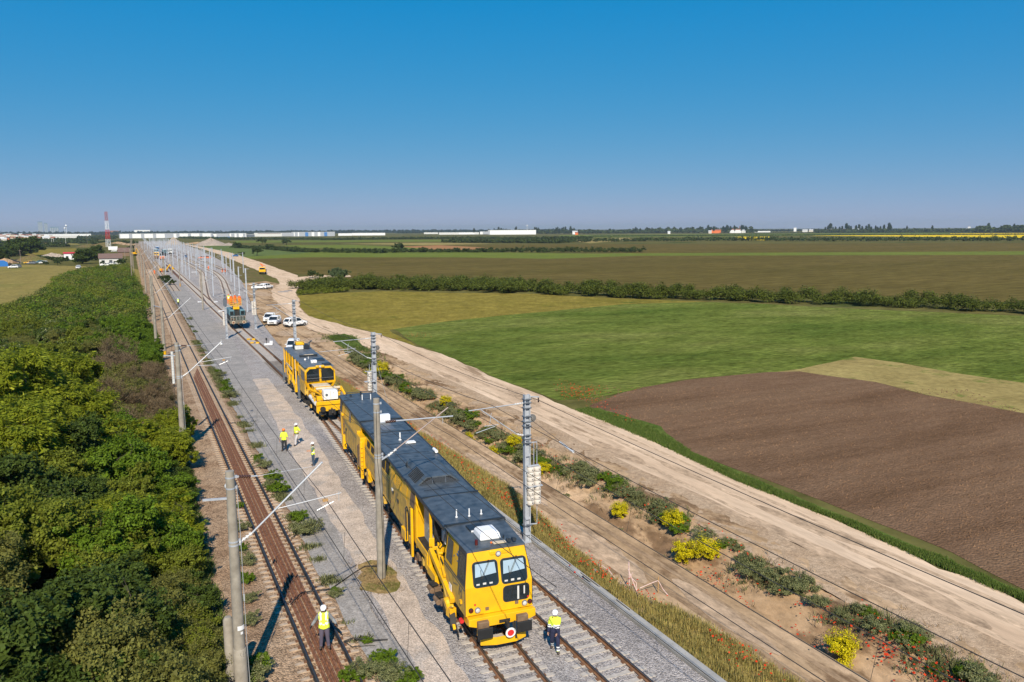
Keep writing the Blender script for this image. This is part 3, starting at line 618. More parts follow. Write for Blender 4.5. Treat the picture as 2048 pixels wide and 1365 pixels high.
# scrub: individual plants out to Y = 140, choosing the kind by where it stands
def scrub_kind(px, py, r):
    if 150 < px < 330 and 725 < py < 880: return 'twigbush' if r < .5 else 'olivebush'
    if py > 1130 and px > 230: return 'olivebush'
    if py > 1180: return 'darkbush' if r < .8 else 'olivebush'
    if py > 1000 and px < 190: return 'darkbush' if r < .55 else 'midbush'
    if py > 780: return 'acacia' if r < .42 else ('midbush' if r < .68 else 'darkbush' if r < .78 else 'brightbush')
    if px > 215 and 620 < py < 730: return 'brightbush'
    if 560 < py < 720 and r < .10: return 'flowerbush'
    return 'midbush' if r < .42 else 'olivebush' if r < .72 else 'darkbush' if r < .86 else 'brightbush'
cnt = 0; ny_ = 27.0
SPC = {'acacia': 'acacia'}
while ny_ < 150:
    step = 2.6 if ny_ < 60 else 3.1
    x = 1.0 if ny_ > 36 else .2
    while x > -26:
        X = x+random.uniform(-.7, .7); Y = ny_+random.uniform(-1, 1); px, py, w = pix((X, Y, 1.5))
        if px > -130 and w > 5:
            r = random.random(); k = scrub_kind(px, py, r); s = random.uniform(.78, 1.12)
            if X > -.2: s *= .72
            if k == 'acacia' and Y < 40: s *= .85
            
            if 85 < px < 185 and 1100 < py < 1300 and r < .85: x -= step; continue
            if px < 90 and py > 850: s *= 1.2
            plant(k, X, Y, s=s, sz=s*random.uniform(.75, 1.25)); cnt += 1
        x -= step*random.uniform(.9, 1.15)
    ny_ += step

yy = 26.5
while yy < 118:
    k = random.choice(['midbush', 'olivebush', 'midbush', 'darkbush']); s = random.uniform(.36, .52)
    if not 29.0 < yy < 31.2 : plant(k, random.uniform(1.0, 1.7), yy, s=s)
    yy += random.uniform(1.5, 2.4)
plant('olivebush', .9, 29.2, s=.62)
# two unmistakable ones
plant('flowerbush', *at(150, 690, 1.5)[:2], s=1.15, label='big elder bush covered in cream blossom, nearest of the flowering ones', cat='bush')
plant('acacia', 2.2, 69, s=.62, label='small yellow-green tree hiding the foot of the second concrete mast', cat='tree')
plant('acacia', 1.6, 61, s=.66, label='bright feathery tree leaning over the old track behind the nearest concrete mast', cat='tree')
ORD = ['nearest', 'second nearest', 'third nearest', 'fourth nearest', 'fifth nearest', 'sixth nearest', 'seventh nearest', 'eighth nearest', 'ninth nearest', 'tenth nearest'] + [w+' nearest' for w in 'eleventh twelfth thirteenth fourteenth fifteenth sixteenth seventeenth eighteenth nineteenth twentieth'.split()]
ZN = [(lambda a, b: b > 1130, 'at the bottom left corner of the photo'), (lambda a, b: b > 950 and a < 230, 'low on the left edge of the photo'), (lambda a, b: b > 950, 'left of the nearest concrete mast'),
      (lambda a, b: b > 790 and a < 200, 'on the left edge below half height'), (lambda a, b: b > 790, 'between the nearest and the second concrete mast'), (lambda a, b: b > 690 and a < 180, 'on the left edge at half height'),
      (lambda a, b: b > 690, 'left of the second concrete mast'), (lambda a, b: a < 180, 'near the lower meadow edge'), (lambda a, b: True, 'left of the crossbar masts')]
bins = {}
for o in list(C.objects):
    if o.parent is None and o.get('group') == G_SCRUB and o.location.y > 20 and 'in the scrub' in o['label']:
        a, b_, _ = pix((o.location.x, o.location.y, 1.5)); z = next(i for i, (f, _) in enumerate(ZN) if f(a, b_)); bins.setdefault((o['label'], z), []).append(o)
for (lb, z), os_ in bins.items():
    base = lb.replace(' in the scrub beside the old track', '').replace(' in the scrub', '')
    if len(os_) == 1: os_[0]['label'] = base+', the only one '+ZN[z][1]; continue
    for i, o in enumerate(sorted(os_, key=lambda o: o.location.x**2+o.location.y**2)):
        if i < 20: o['label'] = ORD[i]+' '+base+' '+ZN[z][1]
        else: o['label'] = 'farther '+base+' '+ZN[z][1]
# far scrub and masses of hedges: one object each, leaf clusters along a band
def band(name, path, width, height, n, size, leaf, seed, label=None, cat=None, kind=None, z=-.5, clump=.9, gapfn=None, aspect=.7, group=None):
    r = random.Random(seed); blobs = []; tot = sum((Vector(b[:2])-Vector(a[:2])).length for a, b in zip(path, path[1:]))
    for a, b in zip(path, path[1:]):
        A, B_ = Vector(a[:2]), Vector(b[:2]); L = (B_-A).length; nrm = Vector((-(B_-A).y, (B_-A).x))/max(L, 1e-6); k = max(1, int(L/(height*clump*.5)))
        for i in range(k):
            for row in range(max(1, int(width/(height*1.1)))):
                q = A+(B_-A)*((i+r.random())/k)+nrm*((r.random()-.5)*width); s = height*r.uniform(.35, .6); hh = height*r.uniform(.5, 1.05)
                blobs.append((q.x, q.y, z+hh*.36, s, s, hh*.62))
    V, F = leaf_cloud(blobs, n, size, aspect, seed, .1, spread=.55, clumps=max(len(blobs)*5, n//30), shell=.9)
    V[:, 2] = np.maximum(V[:, 2], z+.02)
    return tag(npmesh(name, V, F, leaf), label, cat, group, kind)
area = []
rr_ = random.Random(5)
fb = {k: [] for k in ('l_mid', 'l_olive', 'l_dark', 'l_bright')}
y = 150.
while y < 420:
    xl = interp([(-27, 150), (-27, 203), (-22, 232), (-26, 327), (-21, 382), (-6, 425)], y); xr = interp([(1.2, 150), (1.0, 230), (-1.5, 330), (-3, 425)], y); x = xr-1
    while x > xl+.5:
        k = rr_.choice(['l_mid', 'l_mid', 'l_olive', 'l_dark', 'l_bright']); s = rr_.uniform(1.4, 2.4); hh = rr_.uniform(1.7, 3.1)*(.75 if x < xl+3 else 1)
        fb[k].append((x+rr_.uniform(-1, 1), y+rr_.uniform(-1.2, 1.2), -.5+hh*.5, s, s, hh*.55)); x -= 2.6
    y += 2.9
for i, (k, bl) in enumerate(fb.items()):
    V, F = leaf_cloud(bl, len(bl)*330, .34, .65, 70+i, .1, spread=.5, clumps=len(bl)*16, shell=.9); V[:, 2] = np.maximum(V[:, 2], -.48)
    tag(npmesh('scrub', V, F, M[k]), kind='stuff')

# hedges and trees in the fields on the right
P2 = lambda pts: [tuple(at(x, y)[:2]) for x, y in pts]
band('hedge', P2([(606, 580), (700, 575), (760, 575), (900, 578), (1060, 583)]), 18, 3.8, 130000, .36, M['l_hedge'], 1, 'thick dark hedge behind the olive grass field, its end by the road', 'hedge')
band('hedge', P2([(1060, 585), (1250, 594), (1500, 601)]), 8, 3.8, 60000, .34, M['l_hedge'], 2, 'middle stretch of the long hedge above the green wheat field', 'hedge')
band('hedge', P2([(1500, 602), (1800, 613), (2048, 626), (2300, 640)]), 6, 3.6, 60000, .3, M['l_hedge'], 3, 'right stretch of the long hedge reaching the edge of the photo', 'hedge')
band('hedge', P2([(596, 590), (640, 587), (700, 583)]), 3, 1.6, 9000, .28, M['l_mid'], 31, 'low yellow-green bushes at the road end of the thick hedge', 'hedge')
hl = [([(580, 504), (640, 505), (700, 506), (740, 506)], 12, 3.6, 'dark hedge strip behind the soft green field'), ([(745, 507), (800, 505), (860, 505)], 10, 3.5, 'short dark hedge just left of the reddish field'),
      ([(860, 505), (930, 505), (1010, 505)], 9, 3.4, 'dark hedge below the reddish field'), ([(1010, 505), (1100, 505), (1200, 505), (1290, 505)], 10, 4.2, 'long dark hedge ending in the middle of the crop fields'),
      ([(470, 496), (520, 498), (560, 501)], 8, 3.2, 'hedge at the near edge of the gravel heaps'), ([(560, 501), (590, 503)], 10, 3.6, 'small hedge piece joining the two dark strips')]
for i, (p, w, h, lb) in enumerate(hl): band('hedge', P2(p), w, h, 20000, .7, M['l_far'], 40+i, lb, 'hedge')
hf = [([(-40, 489), (40, 487), (110, 486), (175, 487)], 30, 5, 'tangled bushes behind the big round tree on the left'), ([(-20, 482.5), (60, 481), (140, 480), (230, 479)], 30, 4, 'long dark tree line below the white halls on the left'), ([(-20, 477), (60, 476.5), (90, 477)], 30, 4.5, 'trees among the far village houses on the left'), ([(150, 476.5), (200, 476), (246, 476.5)], 40, 7, 'trees left of the longest warehouse'),
      ([(196, 489), (230, 487), (262, 488)], 20, 4, 'scrubby bushes behind the white box truck'), ([(60, 519), (90, 521), (125, 523)], 5, 2.0, 'low grey-green weeds along the meadow edge by the parked cars'),
      ([(1130, 485), (1300, 483), (1500, 482), (1700, 483), (2048, 482), (2300, 482)], 26, 6, 'wide belt of bushes in front of the yellow rapeseed'),
      ([(900, 485), (1000, 486), (1130, 487)], 30, 5, 'belt of pale bushes right of the reddish field'), ([(1000, 480), (1100, 479), (1180, 478)], 30, 5, 'bushes behind the pale belt in mid-distance'),
      ([(640, 481), (800, 479), (1000, 478)], 25, 4.5, 'thin line of bushes in front of the warehouses on the right'), ([(370, 477), (470, 480), (640, 480)], 30, 5, 'line of bushes in front of the long row of warehouses'),
      ([(1180, 474), (1450, 472), (1700, 471), (2048, 470)], 30, 2.8, 'line of bushes below the village on the right'), ([(1500, 467.5), (1700, 466.5), (2048, 465.5)], 30, 2.5, 'far bushes under the village houses'),
      ([(0, 494), (60, 494), (130, 494)], 18, 5, 'dark hedge behind the round tree on the left'), ([(70, 484), (130, 483), (190, 482)], 25, 6, 'hedge behind the low pylons on the left'), ([(0, 503), (30, 504), (60, 506)], 8, 4, 'bushes left of the round tree')]
for i, (p, w, h, lb) in enumerate(hf): band('bush_belt', P2(p), w, h, 26000, 1.7, M['l_far'], 60+i, lb, 'hedge')
# far forest on the skyline
def far_pt(px, dist):
    a = math.atan2((px-1024)/FOC*1.0, math.cos(math.radians(PITCH)))+math.radians(YAW); return (math.sin(a)*dist, math.cos(a)*dist)
tag(band('forest', [far_pt(px, 4600) for px in (-300, 0, 200, 400, 600, 800, 1000, 1150)], 120, 17, 60000, 9, M['l_forest'], 80, clump=1.6), kind='stuff')
tag(band('forest', [far_pt(px, 2900) for px in (1060, 1160, 1250, 1320)], 60, 15, 20000, 6, M['l_far'], 81, clump=1.2), kind='stuff')
tag(band('forest', [far_pt(px, 2950) for px in (1290, 1400, 1500)], 60, 19, 20000, 6, M['l_far'], 82, clump=1.2), kind='stuff')
tag(band('forest', [far_pt(px, 2900) for px in (1620, 1700, 1800, 1950, 2100, 2300)], 60, 12, 30000, 5, M['l_far'], 83, clump=1.3), kind='stuff')
tag(band('forest', [far_pt(px, 2600) for px in (1930, 2000, 2100)], 60, 20, 16000, 6, M['l_far'], 84, clump=1.1), kind='stuff')
tag(band('forest', [far_pt(px, 3900) for px in (800, 1000, 1150, 1300, 1800, 2300)], 100, 10, 20000, 7, M['l_forest'], 85, clump=1.6), kind='stuff')
# skyline poplars
proto('poplar', 3, name='poplar_tree', w=6, h=26, n=2200, size=1.5, leaf=M['l_poplar'], trunk=.25, aspect=.7, k=0, spread=.5, cat='tree', label='slim dark poplar on the right-hand skyline', group='poplars on the skyline')
for px in (951, 999, 1004, 1033, 1070, 1073, 1077, 1115, 1119, 1123, 1130, 1271, 1277, 1410, 1421, 1443, 1449, 1454, 1462, 1476, 1484, 1640, 1645, 1655, 1668, 1682, 1690, 1706, 1712, 1725, 1730, 1739, 1748, 1765, 1768, 2010, 2016, 1112, 1126, 1140, 1268, 1290, 1300, 1415, 1427, 1440, 1447, 1466, 1479, 1648, 1660, 1673, 1686, 1700, 1720, 1743, 1755, 1800, 1850, 1960, 1990):
    d = 2900+random.uniform(-250, 250); x, y = far_pt(px, d); s = random.uniform(.75, 1.15); plant('poplar', x, y, s=s*1.0, sz=s)
for px in (1650, 1681, 1765): x, y = far_pt(px, 2750); plant('poplar', x, y, s=1.3, sz=1.25)
# single trees and bushes
proto('roundtree', 2, name='round_tree', w=11, h=9.5, n=16000, size=.55, leaf=M['l_dark'], trunk=.35, aspect=.7, k=16, spread=.4, cat='tree', label='round tree', under=3500, low=True)
proto('willow', 1, name='willow_bush', w=7.5, h=4.6, n=11000, size=.35, leaf=M['l_willow'], trunk=.15, aspect=.3, k=12, cat='bush', label='pale willow', under=1200)
proto('fieldbush', 2, name='field_bush', w=5, h=3.2, n=4000, size=.4, leaf=M['l_far'], trunk=.15, aspect=.6, k=7, cat='bush', label='bush')
q = at(678, 563); plant('willow', q.x, q.y, s=1.05, label='pale silvery willow bush behind the near end of the thick hedge')
q = at(951, 574); plant('willow', q.x, q.y, s=.62, label='small pale bush poking above the long hedge')
q = at(514, 512); plant('fieldbush', q.x, q.y, s=1.9, label='round dark bush standing alone in the soft green field')
for px, py, s, lb in [(625, 556, .9, 'low bush at the corner where the side track leaves the road'), (640, 558, .6, 'tiny bush beside the side track'), (798, 503, 2.2, 'single bush rising from the dark hedge left of the reddish field'), (540, 500, 1.8, 'bush rising above the hedge near the gravel heaps'), (573, 491, 2.4, 'lone dark bush in the pale strip beyond the green field'), (524, 490, 2.6, 'lone bush left of the pale strip'), (475, 497, 2, 'dark bush at the foot of the gravel heap'), (483, 513, 1.0, 'small bush beside the blue van at the field edge')]:
    q = at(px, py); plant('fieldbush', q.x, q.y, s=s, label=lb)
q = at(48, 512); plant('roundtree', q.x, q.y, s=2.3, sz=1.45, label='big dark round tree standing behind the earth mound on the left', var=0)
q = at(165, 528); plant('roundtree', q.x, q.y, s=.98, sz=.85, label='left of the two broad trees beside the brown-roofed house', var=1)
q = at(192, 521); plant('roundtree', q.x, q.y, s=1.0, sz=.95, label='right of the two broad trees, touching the brown-roofed house', var=0)
q = at(2, 522); plant('roundtree', q.x, q.y, s=.9, label='dark tree cut by the left edge of the photo above the blue tarp', var=1)
q = at(22, 514); plant('roundtree', q.x, q.y, s=.7, sz=.5, label='low dark bush between the edge tree and the big round tree', var=0)
for px, py, s, lb in [(262, 500, 1.4, 'dark tree beside the distant yellow excavator'), (216, 521, .55, 'small bush in front of the house wall'), (118, 527, .9, 'grey-green bush right of the parked blue car'), (92, 531, .7, 'brown bush beside the rubble left of the white wall'), (115, 531, .8, 'dark bush on the meadow edge by the rubble'), (330, 566, .9, 'dark shrubs beside the yard mast with the white base'), (340, 572, .8, 'shrubs left of the grey yard below the workers'), (205, 530, .6, 'bush at the corner of the brown-roofed house'), (242, 532, 1.2, 'dark bush at the far tip of the scrub')]:
    q = at(px, py); plant('fieldbush', q.x, q.y, s=s, label=lb)
# weeds along the old track's right side
proto('weedclump', 4, name='weed_clump', w=1.7, h=.5, n=4200, size=.075, leaf=M['l_weed'], trunk=.012, aspect=.5, k=8, cat='weeds', label='low green weeds', spread=.4)
proto('weedgreen', 2, name='weed_clump', w=1.4, h=.6, n=4200, size=.09, leaf=M['l_bright'], trunk=.012, aspect=.45, k=8, cat='weeds', label='low green weeds', spread=.4)
GW = 'weed clumps between the old track and the grey grit'
for px, py, s in [(612, 1065, 1.15), (600, 1040, .9), (560, 985, 1.15), (548, 960, 1.0), (530, 935, .9), (515, 920, .7), (545, 975, .8), (672, 1190, .55), (672, 1183, .4), (735, 1284, .4), (732, 1284, .3), (770, 1330, .9), (745, 1350, .9), (790, 1352, .9), (820, 1365, .8), (455, 785, 1.2), (462, 795, 1.1), (450, 770, 1.0), (440, 752, .9), (436, 745, .7), (400, 690, .5), (378, 640, .8), (383, 655, .6), (390, 665, .6), (700, 1362, .7), (480, 1015, .5), (488, 1160, .5), (505, 1350, 1.1), (492, 1362, 1.2), (500, 1200, .6), (498, 1245, .7), (492, 1165, .7), (486, 1130, .8), (478, 1060, .8), (484, 1100, .6)]:
    q = at(px, py, -.2); plant('weedclump' if random.random() < .45 else 'weedgreen', q.x, q.y, z=-.24, s=s, label='low green weed clump growing on the brown ballast edge', group=GW)
# yellow flowering bushes on the ditch bank
proto('mustard', 3, name='yellow_flower_bush', w=1.7, h=1.45, n=6500, size=.055, leaf=M['l_yel'], trunk=.02, aspect=.9, k=9, low=True, cat='flowering bush', label='yellow bush', spread=.4, under=900)
MUS = [(1680, 1283, 1.0, 'biggest yellow-flowering bush, far right at the bottom next to the poppies'), (1412, 1108, .95, 'right one of the two touching yellow bushes on the ditch bank'), (1370, 1100, .95, 'left one of the two touching yellow bushes on the ditch bank'), (1344, 1058, .85, 'yellow bush just left of the touching pair'), (1240, 1018, .82, 'round yellow bush alone on the bank right of the counterweight mast'), (1088, 934, .72, 'yellow bush directly behind the counterweights of the near steel mast'),
       (1030, 892, .85, 'yellow bush left of the near steel mast, at the end of its cantilever'), (985, 895, .62, 'small yellow bush low on the bank by the cantilever end'), (937, 864, .62, 'small round yellow bush left of the cantilever arms'), (765, 745, 1.25, 'yellow bush right of the far steel mast with its counterweight'), (738, 748, .9, 'yellow bush left of the far steel mast'), (892, 812, .8, 'yellowish bush amid poppies halfway along the ditch')]
for i, (px, py, s, lb) in enumerate(MUS):
    q = at(px, py, -.8); plant('mustard', q.x, q.y, z=ditch_z(q.x, q.y)-.08, s=s, label=lb, group='yellow-flowering bushes along the ditch')
# green weeds on the bank top (named clumps) and poppies
GB = 'green weeds along the ditch bank'
rb = random.Random(3); y = 17.0
while y < 112:
    for rep in range(2):
        x = interp([(28.4, 0), (28.5, 19), (28.9, 23), (28.4, 26.5), (28.2, 30), (28.7, 33), (28.6, 40), (28.4, 48), (27.4, 56), (27.5, 64), (27.5, 78), (27.2, 130)], y)+rb.uniform(-.55, .6); s = rb.uniform(.4, .95)*(1+.005*y)
        if rb.random() < .85: plant('weedclump' if rb.random() < .75 else 'weedgreen', x, y+rb.uniform(-.8, .8), z=ditch_z(x, y)-.06, s=s, label='clump of dark green weeds on the ditch bank', group=GB)
    if rb.random() < .3: x = rb.uniform(25.0, 27.2); plant('weedclump', x, y, z=ditch_z(x, y)-.05, s=.42, label='small weed clump low in the ditch', group='small weeds low in the ditch')
    y += 1.0
def blades(name, pts, n_per, h, w, leaf, seed, lean=.35, label=None):
    r = np.random.default_rng(seed); P = np.repeat(np.array(pts, float), n_per, 0); n = len(P)
    P[:, :2] += r.normal(size=(n, 2))*.10; a = r.uniform(0, 6.28, n); H = h*r.uniform(.5, 1.25, n)
    d = np.stack([np.cos(a), np.sin(a), np.zeros(n)], 1); s = np.stack([-np.sin(a), np.cos(a), np.zeros(n)], 1)*w
    tip = P+d*(lean*H*r.uniform(.2, 1.2, n))[:, None]+np.array([0, 0, 1])*H[:, None]; mid = P*.5+tip*.5+np.array([0, 0, .12])*H[:, None]
    V = np.stack([P-s, P+s, mid+s*.7, tip, mid-s*.7], 1).reshape(-1, 3); F = np.arange(5*n).reshape(n, 5)
    return tag(npmesh(name, V, F, leaf), label, kind='stuff')
r = np.random.default_rng(9)
pv = []
for _ in range(17000):
    y = 15+r.uniform(0, 1)**1.25*100; x = r.uniform(19.5, interp([(22.3, 0), (22.2, 20), (21.9, 27), (20.8, 30), (20.7, 36), (21.4, 40), (22.1, 48), (21.7, 60), (21.2, 80), (20.6, 120)], y))
    if noise1(x*1.4+y*.5, 2) > -.45 and not (28.5 < y < 33.5 and r.uniform() < .6): pv.append((x, y, -.46))
blades('dry_grass', pv, 7, .34, .010, M['l_grass'], 4)
blades('dry_grass', [(10.0+r.normal()*.55, 37.2+r.normal()*1.0, -.215) for _ in range(500)], 6, .07, .006, M['l_dry'], 5, lean=1.2)
vp = []
for _ in range(16000):
    y = 14+r.uniform(0, 1)**1.2*52; x0 = interp([(37.2, 0), (37.0, 22), (36.9, 27), (37.4, 33), (37.1, 42), (37.9, 52), (38, 62), (37.8, 90), (38.2, 110)], y); x1 = interp([(38.5, 0), (38.6, 28), (39, 40), (39.8, 50), (41.6, 57), (40.6, 66), (40.2, 110)], y)
    x1 -= 1.0+.45*noise1(y*.5, 9); x1 = max(x1, x0+.25)
    if noise1(y*.9, 12) > -.75: vp.append((r.uniform(x0, x1), y, -.5))
blades('verge_grass', vp, 5, .2, .016, M['l_verge'], 6)
# poppies: dabs of petals on the verge and the bank
def petals(name, pts, size, seed, mat=None):
    r = np.random.default_rng(seed); P = np.array(pts, float); n = len(P); u = r.normal(size=(n, 3)); u[:, 2] *= .4; u /= np.linalg.norm(u, axis=1)[:, None]
    w = np.cross(u, r.normal(size=(n, 3))*.3+np.array([0, 0, 1.])); w /= np.linalg.norm(w, axis=1)[:, None]; s = (size*r.uniform(.6, 1.3, n))[:, None]
    V = np.stack([P-u*s, P-w*s, P+u*s, P+w*s], 1).reshape(-1, 3); return tag(npmesh(name, V, np.arange(4*n).reshape(n, 4), mat or M['l_poppy']), kind='stuff')
pp = []
for cl in range(95):
    y0 = 16+r.uniform(0, 1)**1.1*75; x0 = interp([(21.4, 10), (21.6, 27), (20.6, 32), (21, 40), (21.5, 60), (20.8, 110)], y0)-abs(r.normal())*.5
    for _ in range(r.integers(4, 18)): pp.append((x0+r.normal()*.25, y0+r.normal()*.7, -.46+r.uniform(.35, .65)))
petals('poppies', pp, .05, 3)
pp = []
for (cx, cy, sx, sy, n) in [(27.9, 21.5, .5, 1.3, 160), (27.6, 18.7, .4, .8, 120), (26.5, 31.5, .4, .8, 60), (27.8, 26, .5, 2, 60), (28.4, 34, .5, 3, 90), (28.4, 42, .4, 4, 60), (28, 52, .5, 5, 80), (27.6, 66, .5, 5, 90), (27.5, 80, .6, 6, 80), (25.2, 27.8, .3, .5, 20), (25, 23.5, .3, 1, 16), (41, 69, .8, 2.5, 160), (40.3, 62, .6, 2, 60)]:
    for _ in range(n): x = cx+r.normal()*sx; y = cy+r.normal()*sy; pp.append((x, y, (ditch_z(x, y) if x < 32 else -.5)+r.uniform(.15, .6)))
petals('poppies', pp, .055, 4)
pp = []
for c in (at(1185, 790), at(1165, 795), at(830, 678), at(1150, 785)):
    for _ in range(90): pp.append((c.x+r.normal()*1.3, c.y+r.normal()*1.6, -.5+r.uniform(.3, .8)))
petals('poppies', pp, .06, 5)
# loose stones on the dirt and soil clods
st = []
for _ in range(700):
    y = 14+r.uniform()**1.4*70; x = r.uniform(28.6, 32.6) if r.uniform() < .6 else r.uniform(20, 37); st.append((x, y, (ditch_z(x, y) if 24.8 < x < 32.2 else -.49), r.uniform(.012, .045)))
sb = MB()
for x, y, z, s in st: sb.add([(x-s, y, z), (x, y-s, z), (x+s, y, z), (x, y+s, z), (x+s*.2, y, z+s*.8)], [(0, 1, 4), (1, 2, 4), (2, 3, 4), (3, 0, 4)])
edge = []
for _ in range(5200):
    y = 24+r.uniform()**1.3*110; x = 7.75+r.normal()*.28+(.3 if y > 60 else 0)
    if noise1(y*.45, 6) > .05: edge.append((x, y, -.24))
blades('edge_weeds', edge, 7, .24, .016, M['l_weed'], 26, lean=.8)
edge = [(r.uniform(1.6, 2.7), 24+r.uniform()**1.2*100, -.35) for _ in range(2600)]
blades('edge_weeds', edge, 7, .35, .018, M['l_verge'], 27, lean=.8)
cc = [at(690, 680), at(715, 700), at(735, 715), at(675, 678)]
blades('edge_weeds', [(cc[k % 4].x+r.normal()*.9, cc[k % 4].y+r.normal()*2, -.48) for k in range(1500)], 6, .3, .02, M['l_verge'], 28, lean=.8)
bank = []
for _ in range(5200):
    y = 14+r.uniform()**1.2*95; x = interp([(28.4, 0), (28.5, 19), (28.9, 23), (28.4, 26.5), (28.2, 30), (28.7, 33), (28.6, 40), (28.4, 48), (27.4, 56), (27.5, 64), (27.5, 78), (27.2, 130)], y)+r.normal()*.5
    if noise1(y*.5+x*.4, 4) > -.15: bank.append((x, y, ditch_z(x, y) if x < 32 else -.5))
blades('bank_grass', bank, 7, .30, .014, M['l_weed'], 16, lean=.6)
bank = [(x+r.normal()*.8, y, z) for x, y, z in bank[::3]]
blades('bank_grass', [(x, y, ditch_z(x, y) if 24.8 < x < 32.2 else -.5) for x, y, z in bank], 6, .25, .012, M['l_dry'], 17, lean=.8)
tag(sb.build('stones', gm['stony'], fix=False), kind='stuff')
cb = MB()
for _ in range(9000):
    d = r.uniform()**1.2; y = 18+d*75; x = 41+r.uniform()*(12+y*.5); s = r.uniform(.03, .11)
    if x > 38.6 and not (y > 78-(x-41)*.55 or x > 95): cb.add([(x-s, y, -.54), (x, y-s, -.54), (x+s, y, -.54), (x, y+s, -.54), (x+s*r.uniform(-.3, .3), y, -.54+s*.9)], [(0, 1, 4), (1, 2, 4), (2, 3, 4), (3, 0, 4)])
tag(cb.build('soil_clods', gm['plough'], fix=False), kind='stuff')

# ------------------------------------------------------------------ masts and overhead wires
def insulator(p, q, r=.055, n=5, mat='insul', parent=None):
    p, q = Vector(p), Vector(q); b = MB(); b.tube(p, q, r*.45, n=6)
    for k in range(n):
        c = p+(q-p)*((k+.5)/n); d = (q-p)/n*.28; b.tube(c-d, c+d, r, r*.8, n=8)
    return b.build('insulator', M[mat], parent)
def concrete_mast(x, y, h, label, group, r0=.225, r1=.155, arms=0, detail=1, z0=-.5):
    t = empty('concrete_mast', (x, y, z0), 0, label, 'overhead line mast', group); h -= z0
    b = MB(); n = 14 if detail > 1 else 8; b.lathe([(r0, 0), (r0-.01, h*.2), (r1, h)], n=n); b.build('pole', M['concrete'], t, smooth=True)
    if detail > 1:
        for z in (h*.97, h*.925, h*.70, h*.685):
            rr = r0+(r1-r0)*z/h+.008; c = MB(); c.lathe([(rr, z), (rr, z+.06)], n=n); c.box(rr+.03, 0, z+.03, .1, .07, .1); c.build('clamp', M['galv'], t)
    return t
GC = 'old concrete masts of the overhead line'
# L1: nearest mast, fully detailed
def L1(x, y, label, near=True):
    t = concrete_mast(x, y, 8.42, label, GC, detail=2)
    Z = lambda z: z+.5
    ins = [(.30, 0, Z(8.17), .72, 0, Z(8.12))]
    b = MB(); b.bar((.15, 0, Z(8.19)), (.3, 0, Z(8.17)), .06); b.tube((.72, 0, Z(8.12)), (.95, 0, Z(8.10)), .025); b.tube((.95, 0, Z(8.10)), (3.2, 0, Z(8.2)), .008, n=5)
    b.bar((-.97, 0, Z(7.47)), (-.12, 0, Z(7.41)), .07, .07); b.build('bracket', M['galv'], t)
    insulator((.3, 0, Z(8.17)), (.72, 0, Z(8.12)), .07, 5, parent=t)
    b = MB(); b.tube((.66, 0, Z(5.97)), (3.28, 0, Z(8.27)), .035, n=8); b.sphere((3.3, 0, Z(8.28)), .05)
    if not near: b.tube((1.03, 0, Z(6.27)), (3.12, 0, Z(8.1)), .03, n=6); b.tube((1.4, 0, Z(6.5)), (2.8, 0, Z(6.44)), .02)
    cant = b.build('cantilever', M['alu'], t)
    insulator((.2, 0, Z(5.68)), (.66, 0, Z(5.97)), .075, 4, 'insul_grey', parent=cant)
    b = MB(); b.tube((1.5, 0, Z(6.74)), (4.0, 0, Z(7.0)), .016, n=6); b.tube((3.05, 0, Z(6.45)), (3.7, 0, Z(6.7)), .016, n=6); b.tube((3.9, 0, Z(7.06)), (3.9, 0, Z(6.7)), .014); b.box(3.38, 0, Z(6.80), .2, .08, .1, 1)
    b.build('steady_arm', [M['alu'], M['wood']], t)
    b = MB(); b.path([(.2, -.1, Z(7.9)), (.235, -.12, Z(6)), (.24, -.13, Z(4)), (.25, -.15, Z(2)), (.28, -.2, Z(-.3))], .012); b.box(.24, -.14, Z(3.6), .05, .05, .25); b.build('earth_wire', M['alu'], t)
    if near:
        b = MB(); b.prism([(-.02, 0), (.0, 0), (.0, .01)], 0, .01, 'z')
        for nm, z, w, h, mt in (('number_plate', 2.47, .3, .17, 'white'), ('small_plate', 2.27, .1, .1, 'white'), ('warning_sign', 1.41, .27, .36, 'yellow')):
            pl = MB(); rr = .225-.006*z+.012; hw = w/2/rr; a0 = -math.pi/2+.42; k = 6
            rings = [[(rr*math.cos(a0+hw*(2*j/k-1)), rr*math.sin(a0+hw*(2*j/k-1)), Z(z)-h/2), (rr*math.cos(a0+hw*(2*j/k-1)), rr*math.sin(a0+hw*(2*j/k-1)), Z(z)+h/2)] for j in range(k+1)]
            pl.loft(rings, cap=False, closed=False); o = pl.build(nm, M[mt], t, fix=False); sm = o.modifiers.new('solid', 'SOLIDIFY'); sm.thickness = .004; sm.offset = 1
            if nm == 'warning_sign':
                g = MB(); c = lambda u, v: ((rr+.008)*math.cos(a0+u/rr), (rr+.008)*math.sin(a0+u/rr), Z(z)+.04+v)
                g.path([c(.1*math.cos(a), .1*math.sin(a)) for a in np.linspace(0, 2*math.pi, 17)], .007, 4)
                g.path([c(.01, .07), c(-.025, 0), c(.025, .005), c(-.01, -.07)], .008, 4); g.build('warning_symbol', M['black'], o)
    b = MB(); b.lathe([(r0_, 0) for r0_ in (.245,)]*1+[(.245, 2.1), (.23, 2.12)], n=14); b.build('base_sleeve', M['concrete'], t, smooth=True)
    return t
L1(2.65, 29.5, 'nearest concrete mast, bottom left, with white plate and yellow sign')
# short stub pole standing behind the nearest mast
b = MB(); b.lathe([(.19, 0), (.18, 3.1), (.12, 3.2)], n=10); o = tag(b.build('concrete_stub', M['concrete'], smooth=True), 'mossy cut-off concrete post right behind the nearest mast', 'post'); o.location = (2.33, 29.95, -.5)
L1(2.62, 66.5, 'second concrete mast beside the old track, with two crossing diagonal tubes', False)
